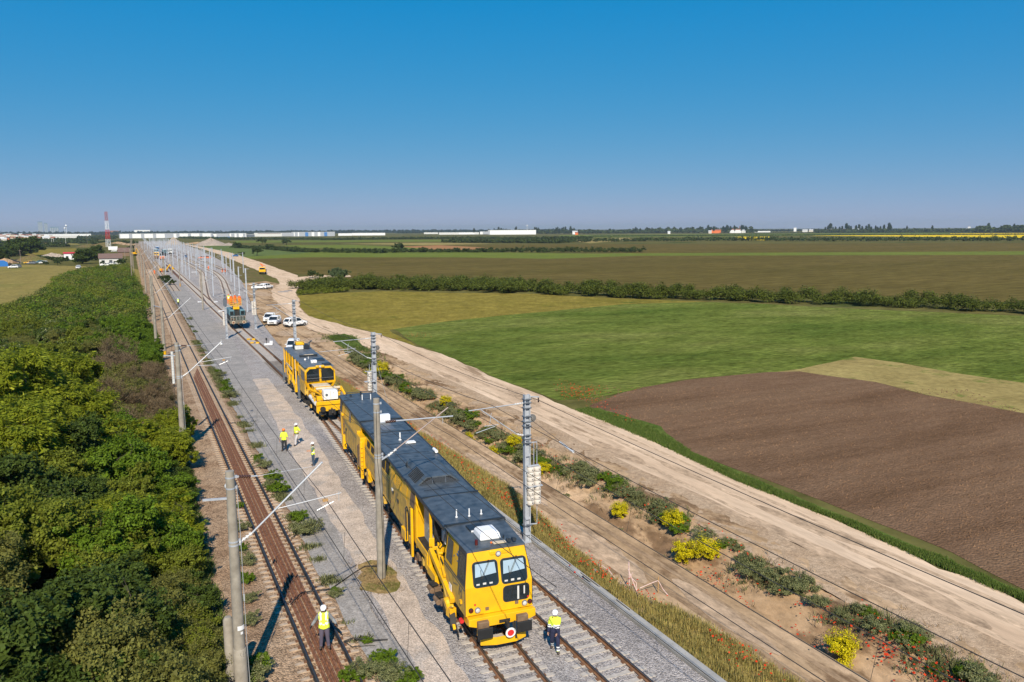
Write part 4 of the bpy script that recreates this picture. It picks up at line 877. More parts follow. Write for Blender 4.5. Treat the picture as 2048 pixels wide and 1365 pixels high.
# dark long drop weight strings on L2's left
t = empty('weight_string', (2.35, 69.5, -.5), 0, 'hanging pale tensioning weights beside the second concrete mast', 'tensioning weights')
b = MB(); b.tube((0, 0, 3.2), (0, 0, 9.5), .012); b.build('rope', M['wire'], t); b = MB(); [b.tube((0, 0, 5.2+k*.22), (0, 0, 5.4+k*.22), .11, n=10) for k in range(12)]; b.build('weights', M['offwhite'], t)
# white marker balls
for k, (x, y, z, lb) in enumerate([(2.9, 33.6, 6.6, 'white ball insulator hanging behind the top of the nearest concrete mast'), (6.2, 70, 7.6, 'small white ball at the tip of the second mast’s tubes')]):
    b = MB(); b.sphere((0, 0, 0), .13, 12); b.tube((0, 0, .12), (0, 0, .45), .02); o = tag(b.build('ball_insulator', M['insul_grey'], smooth=True), lb, 'insulator'); o.location = (x, y, z)
def left_mast(x, y, h, label, twin=False, arm=True):
    t = concrete_mast(x, y, h, label, GC, r0=.22, r1=.15)
    if arm:
        b = MB(); b.tube((.75, 0, 5.6), (3.8, 0, 8.3), .035, n=6); b.tube((1.2, 0, 6.2), (3.0, 0, 6.3), .02, n=5); b.build('cantilever', M['alu'], t); insulator((.25, 0, 5.3), (.75, 0, 5.6), .08, 4, parent=t)
    return t
left_mast(3.08, 119, 7.6, 'third concrete mast beside the old track, its foot banded yellow')
b = MB(); b.tube((0, 0, 0), (0, 0, .5), .235, n=12); o = tag(b.build('yellow_band', M['yellow']), 'yellow band painted round the foot of the third concrete mast', 'marker band'); o.location = (3.08, 119, .1)
t = left_mast(2.2, 124, 7.8, 'concrete mast left of and joined by a crossbar to the third one', arm=False); b = MB(); b.bar((0, -.1, 7.0), (.95, -4.6, 7.05), .08); b.build('crossbar', M['galv'], t)
LBL = ['tall concrete mast where the scrub meets the old track beyond the crossbar pair', 'slim concrete mast next beyond the crossbar pair', 'concrete mast at the narrow end of the scrub', 'far concrete mast on the scrub edge with a pale arm over the old track', 'farther concrete mast level with the yard workers', 'concrete mast just beyond the yard workers', 'small distant concrete mast before the row merges', 'very small distant concrete mast left of the tracks', 'tiny concrete mast far down the old track', 'tiny concrete mast one span farther', 'farthest concrete mast still standing apart', 'last visible concrete mast of the left row']
for k, y in enumerate([168, 176, 249, 287, 335, 385, 440, 500, 560, 630, 700, 790]):
    left_mast(2.7+(0.4 if k % 2 else 0), y, 8.1+.5*(k % 3 == 0), LBL[k], arm=(k % 2 == 0))
# row of concrete masts left of the yard tracks, far away
LB2 = ['grey concrete pole in a loose row left of the far workers']*0
for k in range(48):
    y = 300+k*17; x = (-.5, 9.6, 7.9, -1.2)[k % 4]+random.uniform(-.5, .5)
    b = MB(); b.tube((0, 0, 0), (0, 0, 8.3), .18, .12, n=6); o = tag(b.build('concrete_pole', M['timber']), 'slim brownish pole in the dense distant cluster along the old tracks', 'pole', 'distant brownish poles along the old tracks'); o.location = (x, y, -.5)
# M1: concrete mast in front of the machine
t = concrete_mast(10.2, 37, 8.92, 'thick concrete mast before the yellow machine, dead grass around its foot', GC, r0=.215, r1=.155, detail=2)
Z = lambda z: z+.5
b = MB(); b.tube((.95, 0, Z(7.7)), (3.95, 0, Z(7.62)), .035, n=8); b.tube((3.4, 0, Z(7.6)), (3.4, 0, Z(7.3)), .015); cant = b.build('top_arm', M['alu'], t)
insulator((.42, 0, Z(7.7)), (.95, 0, Z(7.7)), .08, 6, parent=cant)
b = MB(); b.bar((.15, 0, Z(7.68)), (.42, 0, Z(7.7)), .05); b.bar((.15, 0, Z(5.83)), (.5, 0, Z(6.0)), .07); b.build('bracket', M['galv'], t)
b = MB(); b.tube((.9, 0, Z(6.25)), (3.7, 0, Z(8.1)), .035, n=8); cant = b.build('cantilever', plain('weathered_tube', (.30, .24, .22), .5, metal=.3), t)
insulator((.5, 0, Z(5.98)), (.95, 0, Z(6.28)), .08, 4, 'insul_grey', parent=cant)
b = MB(); b.path([(-.08, -.2, Z(8.4)), (-.1, -.22, Z(6)), (.02, -.22, Z(4.2)), (.05, -.24, Z(2)), (-.05, -.3, Z(-.4)), (-1.6, -1.2, Z(-.3)), (-2.4, -.6, Z(-.28))], .012, 5); b.build('earth_wire', M['wire'], t)
# other concrete masts standing in the yard
for (x, y, h, lb) in [(13.2, 187, 8.57, 'tall concrete mast in the yard where a branch track splits off'), (12.8, 270, 8.4, 'concrete mast with a reddish foot between the old track and the yard'), (9.5, 302, 8.2, 'concrete mast with a white foot by the orange workers'), (13.5, 342, 8.1, 'concrete mast just left of the rusty rail stack')]:
    t = concrete_mast(x, y, h, lb, 'concrete masts standing in the yard', r0=.2, r1=.14); b = MB(); b.tube((.2, 0, 6.2), (3.2, 0, 7.6), .03, n=5); b.build('cantilever', M['alu'], t)
    if 'reddish' in lb or 'white foot' in lb: b = MB(); b.tube((0, 0, .02), (0, 0, 1.2), .235, n=10); b.build('painted_foot', M['white'] if 'white' in lb else M['wood'], t)

# steel masts
GS = 'galvanised steel masts of the new overhead line'
def steel_mast(x, y, h, label, group=GS, side=-1, detail=2, arm=True, weights=None, w=.34, z0=-.25, reach=3.4, low=5.85, high=7.65, extra=0, top=True):
    t = empty('steel_mast', (x, y, z0), 0, label, 'overhead line mast', group); h -= z0; Z = lambda z: z-z0
    b = MB()
    if detail > 1:
        for s in (-1, 1):     # H-shaped column: two flanges and a web with batten plates
            b.box(s*w*.42, 0, h/2, w*.16, .26, h)
        b.box(0, 0, h/2, w*.7, .035, h)
        for k in range(int(h/.9)): b.box(0, -.13, .5+k*.9, w*.72, .014, .16); b.box(0, .13, .5+k*.9, w*.72, .014, .16)
        b.box(0, 0, .03, w*1.7, .5, .06)
    else: b.box(0, 0, h/2, w*.62, .2, h)
    b.build('pole', M['galv'], t)
    if detail > 1:
        b = MB()
        for z in (Z(h+z0-.25), Z(high), Z(high-.28), Z(6.9), Z(6.6), Z(6.35), Z(low), Z(low-.2), Z(5.41), Z(.73)):
            b = MB(); b.box(0, 0, z, w*1.35, .34, .05); b.build('clamp', M['galv_dark'], t)
    if top:
        b = MB(); b.bar((side*-.1, 0, h-.12), (side*-.75, 0, h-.2), .06); b.build('top_bracket', M['galv'], t)
        insulator((side*-.72, 0, h-.22), (side*-.72, 0, h-.5), .05, 3, parent=t)
    if arm:
        b = MB(); b.tube((side*.75, 0, Z(high-.02)), (side*reach, 0, Z(high-.1)), .03, n=7); b.tube((side*.6, 0, Z(low+.12)), (side*(reach-.7), 0, Z(high-.12)), .03, n=7)
        if detail > 1: b.tube((side*(reach-1.3), 0, Z(7.3)), (side*(reach-1.2), 0, Z(6.7)), .016); b.tube((side*(reach-.9), 0, Z(6.62)), (side*(reach-1.7), 0, Z(6.62)), .018); b.tube((side*(reach-1.5), 0, Z(6.55)), (side*(reach-.4), 0, Z(6.3)), .018)
        c = b.build('cantilever', M['alu'] if detail > 1 else M['galv'], t)
        if detail > 1:
            insulator((side*.2, 0, Z(high)), (side*.75, 0, Z(high-.02)), .06, 4, 'insul_grey', parent=c); insulator((side*.2, 0, Z(low)), (side*.6, 0, Z(low+.12)), .06, 3, 'insul_grey', parent=c)
    if weights:
        wx, zt, zb, cols = weights
        for c in range(cols):
            b = MB(); n = 8; hh = (zt-zb)/n
            for k in range(n):
                z = Z(zb)+k*hh; cx = wx+(c-(cols-1)/2)*.42; b.lathe([(.19, z+.01), (.205, z+.03), (.205, z+hh-.03), (.19, z+hh-.01)], (cx, -.1, 0), n=14); b.box(cx+.02, -.3, z+hh*.5, .035, .02, .06, 1)
            b.build('counterweight', [M['weight'], M['black']], t, smooth=True)
        b = MB(); b.tube((wx, -.1, Z(zt)), (wx, -.1, Z(5.4)), .02, n=6); b.tube((wx+.2, -.08, Z(.73)), (wx+.2, -.08, Z(5.41)), .018, n=6); b.bar((.1, 0, Z(5.41)), (wx+.2, -.08, Z(5.41)), .05); b.bar((.1, 0, Z(.75)), (wx+.2, -.08, Z(.73)), .05); b.box(wx, -.1, Z((zt+zb)/2), .9, .46, .04); b.box(wx-.05, -.1, Z(zt)+.06, .7, .1, .06)
        b.build('weight_guide', M['galv'], t)
        b = MB(); b.lathe([(.2, -.03), (.22, -.03), (.22, .03), (.2, .03)], (.32, -.05, Z(6.77)), 14, M=Matrix.Rotation(math.pi/2, 3, 'X')); b.lathe([(.09, -.08), (.09, .08)], (.32, -.05, Z(6.77)), 10, M=Matrix.Rotation(math.pi/2, 3, 'X')); b.build('tension_wheel', M['chrome'], t)
    return t
steel_mast(18.82, 38, 8.1, 'near steel mast with two stacks of pale round counterweights on its right', weights=(.38, 4.05, 1.9, 2))
t = steel_mast(18.5, 67.5, 8.15, 'steel mast with one pale counterweight column on its left and a guy wire', weights=(-.45, 4.7, 3.0, 1), reach=3.5)
b = MB(); b.tube((.2, -.1, 5.8), (1.7, 0, -.2), .012, n=5); b.build('guy_wire', M['alu'], t); b = MB(); b.tube((-1.6, .0, 7.1), (-4.7, 0, 7.0), .02, n=6); b.build('steady_arm', M['alu'], t)
steel_mast(18.4, 105, 8.1, 'smooth steel mast rising behind the far cab of the second yellow machine', reach=3.4)
steel_mast(18.84, 146, 7.9, 'steel mast with pale perforated weights beside the teal rail vehicle', weights=(-.15, 4.6, 2.2, 2), reach=2.6)
t = steel_mast(12.85, 134.6, 7.0, 'steel mast left of the teal rail vehicle with pale weights hanging low', side=1, arm=False, detail=2, w=.3)
b = MB(); [b.lathe([(.16, z), (.17, z+.03), (.17, z+.3), (.16, z+.33)], (-.32, 0, 0), 10) for z in (2.2, 2.56, 2.92, 3.28, 3.64, 4.0)]; b.build('counterweight', M['weight'], t, smooth=True); b = MB(); b.box(-.02, -.02, 5.9, .5, .36, 1.2); b.build('switch_box', M['galv_dark'], t)
SM = [(21.4, 177.7, 9.1, 'tall steel mast right behind the teal rail vehicle'), (23.3, 207.3, 8.2, 'steel mast behind the orange platform workers, one bay farther'), (25.9, 241.4, 9.0, 'steel mast with a head bracket two bays behind the teal vehicle'), (29.7, 286.5, 8.1, 'steel mast nearest the orange car on its left side'), (32.8, 330.6, 7.6, 'steel mast just right of the orange car'), (32.7, 378.8, 7.4, 'steel mast before the two orange vans'), (32.4, 425.7, 7.7, 'steel mast near the left orange van'), (34, 418.2, 8.5, 'steel mast close to the road bend with a head bracket'),
      (18.7, 225.4, 10.0, 'tall steel mast in the middle of the yard between the curving tracks'), (18.1, 311.4, 9.9, 'tall steel mast in the yard beside the rusty rails'), (18.0, 356.5, 7.5, 'steel mast in mid yard behind the rusty rails'), (22.6, 300, 8.0, 'steel mast between the branch tracks'), (25.2, 330, 8.2, 'steel mast right of the small orange worker')]
for x, y, h, lb in SM: steel_mast(x, y, h, lb, detail=1, w=.42, side=-1, reach=3.2, extra=0)
for k in range(126):
    y = 340+(k//7)*55+random.uniform(-8, 8); x = (11.6, 18.2, 22.4, 26.8, 32.6, 37, 41)[k % 7]+random.uniform(-.3, .3)+(k//7)*.25
    h = random.uniform(7.2, 8.6); t = empty('steel_mast', (x, y, -.3), 0, 'small pale steel mast in the distant crowd of yard masts', 'overhead line mast', 'distant pale yard masts')
    b = MB(); b.tube((0, 0, 0), (0, 0, h), .21, .16, n=6); b.build('pole', M['galv'], t)
    b = MB(); b.bar((0, 0, h*.93), (-2.6, 0, h*.95), .06); b.bar((0, 0, h*.7), (-2.2, 0, h*.93), .06); b.build('cantilever', M['galv'], t)
# wires: (x, z, y0, y1, sag, span, label)
def wire(x, z, y0, y1, sag, spans, label, r=.016, xend=None):
    b = MB(); pts = []
    for a, c in zip(spans, spans[1:]):
        for k in range(10):
            u = k/10; y = a+(c-a)*u
            if y0 <= y <= y1: pts.append((x+((xend-x)*(y-y0)/(y1-y0) if xend is not None else 0), y, z-4*sag*u*(1-u)))
    for p, q in zip(pts, pts[1:]): b.tube(p, q, r*(1+max(0, p[1]-60)/60*.35), n=4, cap=False)
    return tag(b.build('overhead_wire', M['wire'], fix=False), label, 'overhead wire', 'overhead wires along the tracks')
sp = [-8, 38, 67.5, 105, 146, 200, 250, 300, 360]; spL = [-6, 29.5, 66.5, 119, 168, 249, 320]
wire(19.5, 7.75, -8, 300, .35, sp, 'uppermost wire over the road, carried on the outer brackets of the steel masts')
wire(17.0, 7.7, -8, 145, .45, sp, 'second wire from the top at lower right, over the road', xend=16.3)
wire(16.3, 7.0, -8, 300, .25, sp, 'wire with short droppers along the near road edge at lower right')
wire(16.0, 5.75, -8, 300, .05, sp, 'contact wire hung above the outer track')
wire(14.6, 6.2, -8, 110, .2, sp, 'wire running from the lower right corner across the brown ditch')
wire(12.6, 5.7, -8, 66, .05, sp, 'contact wire above the curving track, over the poppy verge')
wire(6.0, 5.6, -6, 320, .05, spL, 'lower wire of the pair over the old track')
wire(6.1, 6.75, -6, 320, .3, spL, 'upper wire of the pair over the old track')
wire(10.9, 6.3, 20, 66, .3, [20, 37, 66], 'thin wire held by the diagonal tube of the thick concrete mast')
b = MB()
for y in np.arange(5, 60, 7.2): b = MB(); b.tube((6.06, y, 6.55), (6.0, y, 5.6), .006, n=4); tag(b.build('wire_dropper', M['wire'], fix=False), 'thin vertical dropper between the pair of wires over the old track', 'wire hanger', 'droppers over the old track')
b = MB()
for y in (13.0, 18.5, 24, 29.5): b = MB(); b.tube((16.3, y, 6.85), (16.05, y, 5.75), .008, n=4); tag(b.build('wire_dropper', M['wire'], fix=False), 'thin vertical dropper hanging from the wire beside the road', 'wire hanger', 'droppers beside the road')
b = MB(); b.tube((18.9, 37.5, 6.75), (17.6, 28, 6.6), .012, n=5); b.tube((18.35, 33.4, 6.64), (18.1, 31.6, 6.62), .05, n=8, mi=1)
tag(b.build('tension_fitting', [M['wire'], M['white']]), 'white link in the wire leaving the near steel mast', 'wire fitting')

# ------------------------------------------------------------------ rail vehicles
def wheel(parent, x, y, r=.46, label=None):
    w = MB(); s = 1 if x > 0 else -1
    w.lathe([(r, -.06), (r, .04), (r*.86, .06), (r*.80, .03), (r*.35, .02), (r*.3, .09), (r*.12, .1)], (x, y, r), 20, M=Matrix.Rotation(math.radians(90)*s, 3, 'Y')); return w.build('wheel', M['under'], parent, smooth=True)
def panel_window(parent, name, cx, cz, w, h, yf, mat='glass_blue', tilt=0, rad=.12, frame=.045, d=.02, sh=None, fm='roof_trim'):
    """rounded window on a front face (normal -y); tilt shifts y with z; sh=(dx of top)"""
    def outline(w, h, r):
        pts = []
        for qx, qz, a0 in ((1, 1, 0), (-1, 1, 90), (-1, -1, 180), (1, -1, 270)):
            for k in range(5):
                a = math.radians(a0+k*22.5); pts.append((cx+qx*(w/2-r)+r*math.cos(a), cz+qz*(h/2-r)+r*math.sin(a)))
        return pts
    Y = lambda z, o: yf(z)+o
    f = MB(); o = outline(w+2*frame, h+2*frame, rad+frame); n = len(o)
    f.add([(x, Y(z, -d), z) for x, z in o]+[(x, Y(z, .03), z) for x, z in o], [tuple(range(n))]+[(k, (k+1) % n, n+(k+1) % n, n+k) for k in range(n)])
    fo = f.build(name, M[fm], parent); g = MB(); o = outline(w, h, rad)
    g.add([(x, Y(z, -d-.006), z) for x, z in o], [tuple(range(n))]); go = g.build('pane', M[mat], fo, fix=False)
    if go.data.polygons[0].normal.y > 0: go.data.flip_normals()
    return fo
def text_obj(s, size, mat, parent, loc, rot, name, ext=.004, align='CENTER', shear=0):
    c = bpy.data.curves.new(name, 'FONT'); c.body = s; c.size = size; c.extrude = ext; c.align_x = align; c.align_y = 'CENTER'; c.shear = shear; c.space_character = 1.05
    o = bpy.data.objects.new(name, c); C.objects.link(o); bpy.context.view_layer.update()
    me = bpy.data.meshes.new_from_object(o.evaluated_get(bpy.context.evaluated_depsgraph_get())); bpy.data.objects.remove(o)
    me.materials.clear(); me.materials.append(M[mat]); o = bpy.data.objects.new(name, me); link(o, parent); o.location = loc; o.rotation_euler = rot; return o
def buffer_pair(t, y, z, xs=.87, mat='under', out=-1, head='under'):
    for s in (-1, 1):
        b = MB(); b.box(s*xs, y+out*.1, z, .42, .2, .42); b.tube((s*xs, y+out*.1, z), (s*xs, y+out*.42, z), .13, n=12); b.box(s*xs, y+out*.45, z-.04, .62, .07, .46, 1)
        b.build('buffer', [M[mat], M[head]], t, bevel=.02)
A5 = math.radians(-4.7)
T = empty('tamping_machine', (12.76, 28.35, 0), A5, 'long yellow track machine with slate-grey roof, closest rail vehicle to the camera', 'track machine')
Y_ = M['yellow']; YD = M['yellow_dirty']
M['painted_sky'] = plain('painted_sky_reflection', (.34, .45, .54), .12, noise=.06, ior=1.7)  # pale blue of the sky mirrored in the windscreens, put into the colour
# --- front cab
yf = lambda z: 0 if z < 2.55 else (z-2.55)*.26           # raked windscreen
hw = lambda z: 1.46 if z < 2.6 else 1.46-(z-2.6)*.16
zs = [1.33, 2.55, 3.93]; b = MB()
ring = lambda z, yb: [(-hw(z), yf(z), z), (hw(z), yf(z), z), (hw(z), yb, z), (-hw(z), yb, z)]
b.loft([ring(z, 3.15) for z in zs]); cab = b.build('cab_body', [Y_], T, bevel=.03)
# dirty lower flank sheets and anthracite corner on the left, plus mirrored on the right
for s in (-1, 1):
    X = lambda z, o=.006: s*(hw(z)+o)
    b = MB(); b.add([(X(1.34), .06, 1.34), (X(1.34), 3.1, 1.34), (X(2.45), 3.1, 2.45), (X(2.45), .06, 2.45)], [(0, 1, 2, 3)])
    o = b.build('flank_sheet', YD, T, fix=False); sm = o.modifiers.new('s', 'SOLIDIFY'); sm.thickness = .006; sm.offset = 0
    b = MB(); v = [(X(2.62, .012), .03, 2.62), (X(2.62, .012), 1.15, 2.62), (X(3.9, .012), 1.45, 3.9), (X(3.9, .012), yf(3.9)+.02, 3.9)]; b.add(v, [(0, 1, 2, 3)]); b.add([(X(1.4, .012), .0, 1.4), (X(1.4, .012), .07, 1.4), (X(2.62, .012), .10, 2.62), (X(2.62, .012), .0, 2.62)], [(0, 1, 2, 3)])
    o = b.build('corner_trim', M['anthracite'], T, fix=False); sm = o.modifiers.new('s', 'SOLIDIFY'); sm.thickness = .008; sm.offset = 0
    for (y0, y1, z0, z1, nm, y2, y3) in ((.28, .98, 2.78, 3.72, 'side_window', .5, 1.18), (2.0, 2.85, 2.78, 3.72, 'side_window', 2.15, 2.95)):
        b = MB(); b.add([(X(z0, .02), y0, z0), (X(z0, .02), y1, z0), (X(z1, .02), y3, z1), (X(z1, .02), y2, z1)], [(0, 1, 2, 3)]); o = b.build(nm, M['sidegl'], T, fix=False); sm = o.modifiers.new('s', 'SOLIDIFY'); sm.thickness = .012; sm.offset = 0
    for z0, z1 in ((2.53, 2.60), (2.40, 2.46)):
        b = MB(); b.bx(*sorted((s*1.462, s*1.474)), .1, 3.12, z0, z1); b.build('stripe', M['grey_stripe'], T)
# logo on the left flank: blue lettering with a wave, and the grey M below
text_obj('fcc', .62, 'blue', T, (-1.365, 1.72, 3.05), (math.radians(90), math.radians(-9), math.radians(-90)), 'logo', shear=.25)
b = MB(); b.sphere((-1.335, 1.47, 3.42), .1, 10, sc=(.12, 1.5, .7)); b.sphere((-1.315, 1.40, 3.56), .09, 10, sc=(.12, 1.3, .6)); b.build('logo', M['blue'], T)
text_obj('M', .62, 'grey_stripe', T, (-1.478, .72, 2.12), (math.radians(90), 0, math.radians(-90)), 'letter', shear=.2)
b = MB(); [b.bx(-1.478, -1.466, 1.05+k*.18, 1.17+k*.18, 2.24-.05*k, 2.30-.05*k) for k in range(4)]; b.build('small_lettering', M['grey_stripe'], T)
# windscreens
panel_window(T, 'windscreen', -.56, 3.02, 1.02, .92, yf, 'glass'); w2 = panel_window(T, 'windscreen', .68, 3.00, 1.06, .92, yf, 'glass')
panel_window(T, 'lower_window', .74, 2.05, 1.08, .62, yf, 'glass')
b = MB(); y0 = yf(2.78)-.035; b.add([(.84, y0, 2.62), (1.16, y0, 2.64), (1.16, y0+.05, 2.86), (.84, y0+.05, 2.85)], [(0, 1, 2, 3)]); o = b.build('paper_sign', M['white'], T, fix=False); sm = o.modifiers.new('s', 'SOLIDIFY'); sm.thickness = .004
text_obj('M1806', .095, 'navy', T, (1.0, y0+.014, 2.75), (math.radians(77), 0, math.radians(2)), 'sign_text', ext=.002)
for cx in (-.42, .8):
    b = MB(); b.tube((cx, yf(3.5)-.05, 3.5), (cx+.02, yf(3.5)-.06, 3.56), .03, n=6); b.tube((cx+.02, yf(3.45)-.045, 3.48), (cx-.35, yf(2.85)-.04, 2.85), .012, n=4); b.tube((cx+.06, yf(3.45)-.045, 3.48), (cx-.30, yf(2.85)-.04, 2.85), .009, n=4); b.tube((cx-.34, yf(3.2)-.04, 3.2), (cx-.33, yf(2.65)-.04, 2.62), .012, n=4); b.build('wiper', M['black'], T)
b = MB(); b.tube((.62, -.03, 2.37), (.62, -.04, 2.30), .03, n=6); b.tube((.62, -.03, 2.3), (.5, -.03, 1.85), .01, n=4); b.build('wiper', M['black'], T)
# pale panels painting a sky reflection over the upper part of both windscreens, cabinets behind the lower part
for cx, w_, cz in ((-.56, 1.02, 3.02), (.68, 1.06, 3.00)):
    b = MB(); z1, z0 = cz+.42, cz-.06; x0, x1 = cx-w_/2+.05, cx+w_/2-.05; b.add([(x0, yf(z0-.03)-.03, z0-.03), (x1, yf(z0+.05)-.03, z0+.05), (x1-.04, yf(z1)-.03, z1), (x0+.04, yf(z1)-.03, z1)], [(0, 1, 2, 3)]); o = b.build('sky_reflection', M['painted_sky'], T, fix=False)
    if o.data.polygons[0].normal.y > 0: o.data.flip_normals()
    b = MB(); [b.box(x0+.1+.28*k, yf(cz-.38)-.028, cz-.38, .14, .008, .09+.03*(k % 2)) for k in range(3)]; b.build('desk_things', M['offwhite'], T)
# things seen through the lower window are built as inside posts close behind the glass
b = MB(); b.bx(.78, .86, -.034, -.028, 1.76, 2.33); b.bx(1.06, 1.12, -.034, -.028, 1.95, 2.3); b.build('inner_post', M['offwhite'], T)
# lights
def lamp(x, z, r, mat, y=None, ring='chrome', nm='headlight'):
    y = yf(z) if y is None else y; b = MB(); R = Matrix.Rotation(math.radians(90), 3, 'X'); b.lathe([(r, 0), (r, .05), (r*.8, .06)], (x, y, z), 16, M=R); o = b.build(nm, M[ring], T, smooth=True)
    g = MB(); g.lathe([(r*.8, 0), (r*.7, .03), (r*.3, .05)], (x, y-.04, z), 16, M=R); g.build('lens', M[mat], o, smooth=True); return o
lamp(-.96, 1.57, .125, 'lamp'); lamp(-1.24, 1.60, .10, 'darkred', nm='tail_light', ring='black'); lamp(1.10, 1.53, .125, 'lamp'); lamp(1.34, 1.56, .10, 'darkred', nm='tail_light', ring='black')
b = MB(); b.bx(-.34, .62, yf(3.7)-.02, yf(3.7)+.4, 3.64, 3.92); b.build('lamp_housing', Y_, T, bevel=.08); lamp(.05, 3.74, .12, 'lamp', yf(3.7)-.02)
b = MB(); [b.bx(x, x+.15, -.03, .02, z, z+.13) for x, z in ((-.62, 1.5), (.68, 1.55))]; b.build('socket_cover', M['brown_box'], T); b = MB(); [b.bx(x, x+.07, -.03, .02, z, z+.07) for x, z in ((-1.10, 1.78), (1.22, 1.76))]; b.build('red_marker', M['red'], T)
b = MB(); b.bx(-1.38, -.7, -.05, 0, 1.40, 1.43); b.bx(.8, 1.46, -.05, 0, 1.38, 1.41); b.build('ledge', Y_, T)
# front beam, coupling, buffers, rail guard with disc
b = MB(); b.prism([(-1.42, 1.34), (1.5, 1.34), (1.5, 1.02), (1.2, .92), (-1.0, .92), (-1.42, 1.05)], -.28, .0, 'y'); b.bx(-1.4, 1.4, 0, .5, .95, 1.32); b.build('buffer_beam', Y_, T, bevel=.02)
for s in (-1, 1):
    b = MB(); b.bx(s*.85-.24, s*.85+.24, -.5, -.28, .95, 1.25); b.tube((s*.85, -.3, .92), (s*.85, -.62, .88), .14, n=12); b.bx(s*.85-.33, s*.85+.33, -.70, -.62, .62, 1.08, 1); b.build('buffer', [M['brown_box'], M['black']], T, bevel=.03)
b = MB(); b.box(.18, -.4, 1.0, .12, .3, .2); b.bar((.18, -.5, 1.02), (.18, -.6, .6), .09); b.bar((.5, -.45, 1.05), (.52, -.55, .35), .07); b.bx(-.12, .35, -.32, -.27, 1.0, 1.12); b.tube((.4, -.5, 1.05), (.44, -.58, .7), .035, n=6); b.build('coupling', M['under'], T)
b = MB(); b.lathe([(.22, -.012), (.22, .012)], (.22, -.72, .72), 24, M=Matrix.Rotation(math.radians(96), 3, 'X')); o = b.build('end_of_train_disc', M['white'], T); b = MB(); b.lathe([(.14, -.02), (.14, .02)], (.22, -.722, .72), 24, M=Matrix.Rotation(math.radians(96), 3, 'X')); b.build('red_centre', M['red'], o)
b = MB(); b.prism([(-.95, -.34), (-.3, -.52), (.55, -.52), (1.05, -.3), (1.05, -.24), (.55, -.46), (-.3, -.46), (-.95, -.28)], .18, .50, 'z'); b.bx(-.9, -.8, -.3, .3, .3, .95); b.bx(.9, 1.0, -.3, .3, .3, .95); b.build('rail_guard', Y_, T, bevel=.01)
b = MB(); b.tube((-1.52, .35, 1.0), (-1.52, .55, 1.0), .09, n=10); b.build('red_cock', M['red'], T); b = MB(); b.bx(-1.55, -1.47, .45, .62, 1.72, 1.86); b.build('small_box', Y_, T)
# roof of cab + work area
def roof(name, y0, y1, w0, w1, z0, z1=None, mat='roof', crown=.07, trim=True):
    z1 = z0 if z1 is None else z1; b = MB(); rings = []
    for y, w, z in ((y0, w0, z0), (y1, w1, z1)): rings.append([(-w, y, z-.05), (-w, y, z), (-w*.7, y, z+crown*.7), (0, y, z+crown), (w*.7, y, z+crown*.7), (w, y, z), (w, y, z-.05)])
    b.loft(rings); return b.build(name, M[mat], T)
r = roof('roof', .34, 3.2, 1.28, 1.38, 3.96, 4.0); roof('roof', 3.22, 7.15, 1.40, 1.42, 4.03); roof('roof', 7.17, 10.6, 1.42, 1.45, 4.0)
b = MB(); b.box(0, 3.22, 4.09, 2.84, .09, .06); b.box(0, 7.16, 4.09, 2.9, .09, .05); b.bx(-1.46, -1.40, 3.2, 10.6, 3.86, 4.03); b.bx(1.40, 1.46, 3.2, 10.6, 3.86, 4.03); b.build('roof_seam', M['roof_trim'], T)
b = MB(); b.loft([[(-.46, 1.05, z), (.46, 1.05, z), (.46, 2.05, z), (-.46, 2.05, z)] for z in (4.03, 4.1)]+[[(-.44*k, 1.55-.48*k, z), (.44*k, 1.55-.48*k, z), (.44*k, 1.55+.48*k, z), (-.44*k, 1.55+.48*k, z)] for z, k in ((4.26, .97), (4.35, .82), (4.38, .55))]); b.build('roof_air_unit', M['white'], T, bevel=.05)
b = MB(); b.bx(-.55, .15, 2.2, 2.85, 4.05, 4.12); b.build('roof_hatch', M['roof_trim'], T, bevel=.02); b = MB(); b.bx(-.5, .2, 2.14, 2.19, 4.04, 4.1); b.build('hatch_edge', M['white'], T)
b = MB(); b.tube((-.72, .78, 4.03), (-.72, .78, 4.25), .065, n=10); b.build('beacon', M['darkred'], T); b = MB(); b.bx(-.05, .5, .52, .72, 4.05, 4.09); b.build('roof_plate', M['cream'], T); b = MB(); b.sphere((-.12, .62, 4.1), .05, 8); b.build('small_lamp', M['orange'], T)
b = MB()
for x in (.62, .85): b.tube((x, .75, 4.12), (x, .45, 4.16), .05, .09, n=10)
b.tube((.55, 1.0, 4.06), (.55, .98, 4.2), .04); b.build('horn', M['roof_trim'], T, smooth=True)
for x, y, h in ((-.61, 4.0, .36), (-.04, 3.9, .36), (.56, 3.98, .2)):
    b = MB(); b.tube((x, y, 4.08), (x, y, 4.12), .06, n=8); b.tube((x, y, 4.1), (x, y, 4.1+h), .03, n=8); b.build('antenna', M['white'], T)
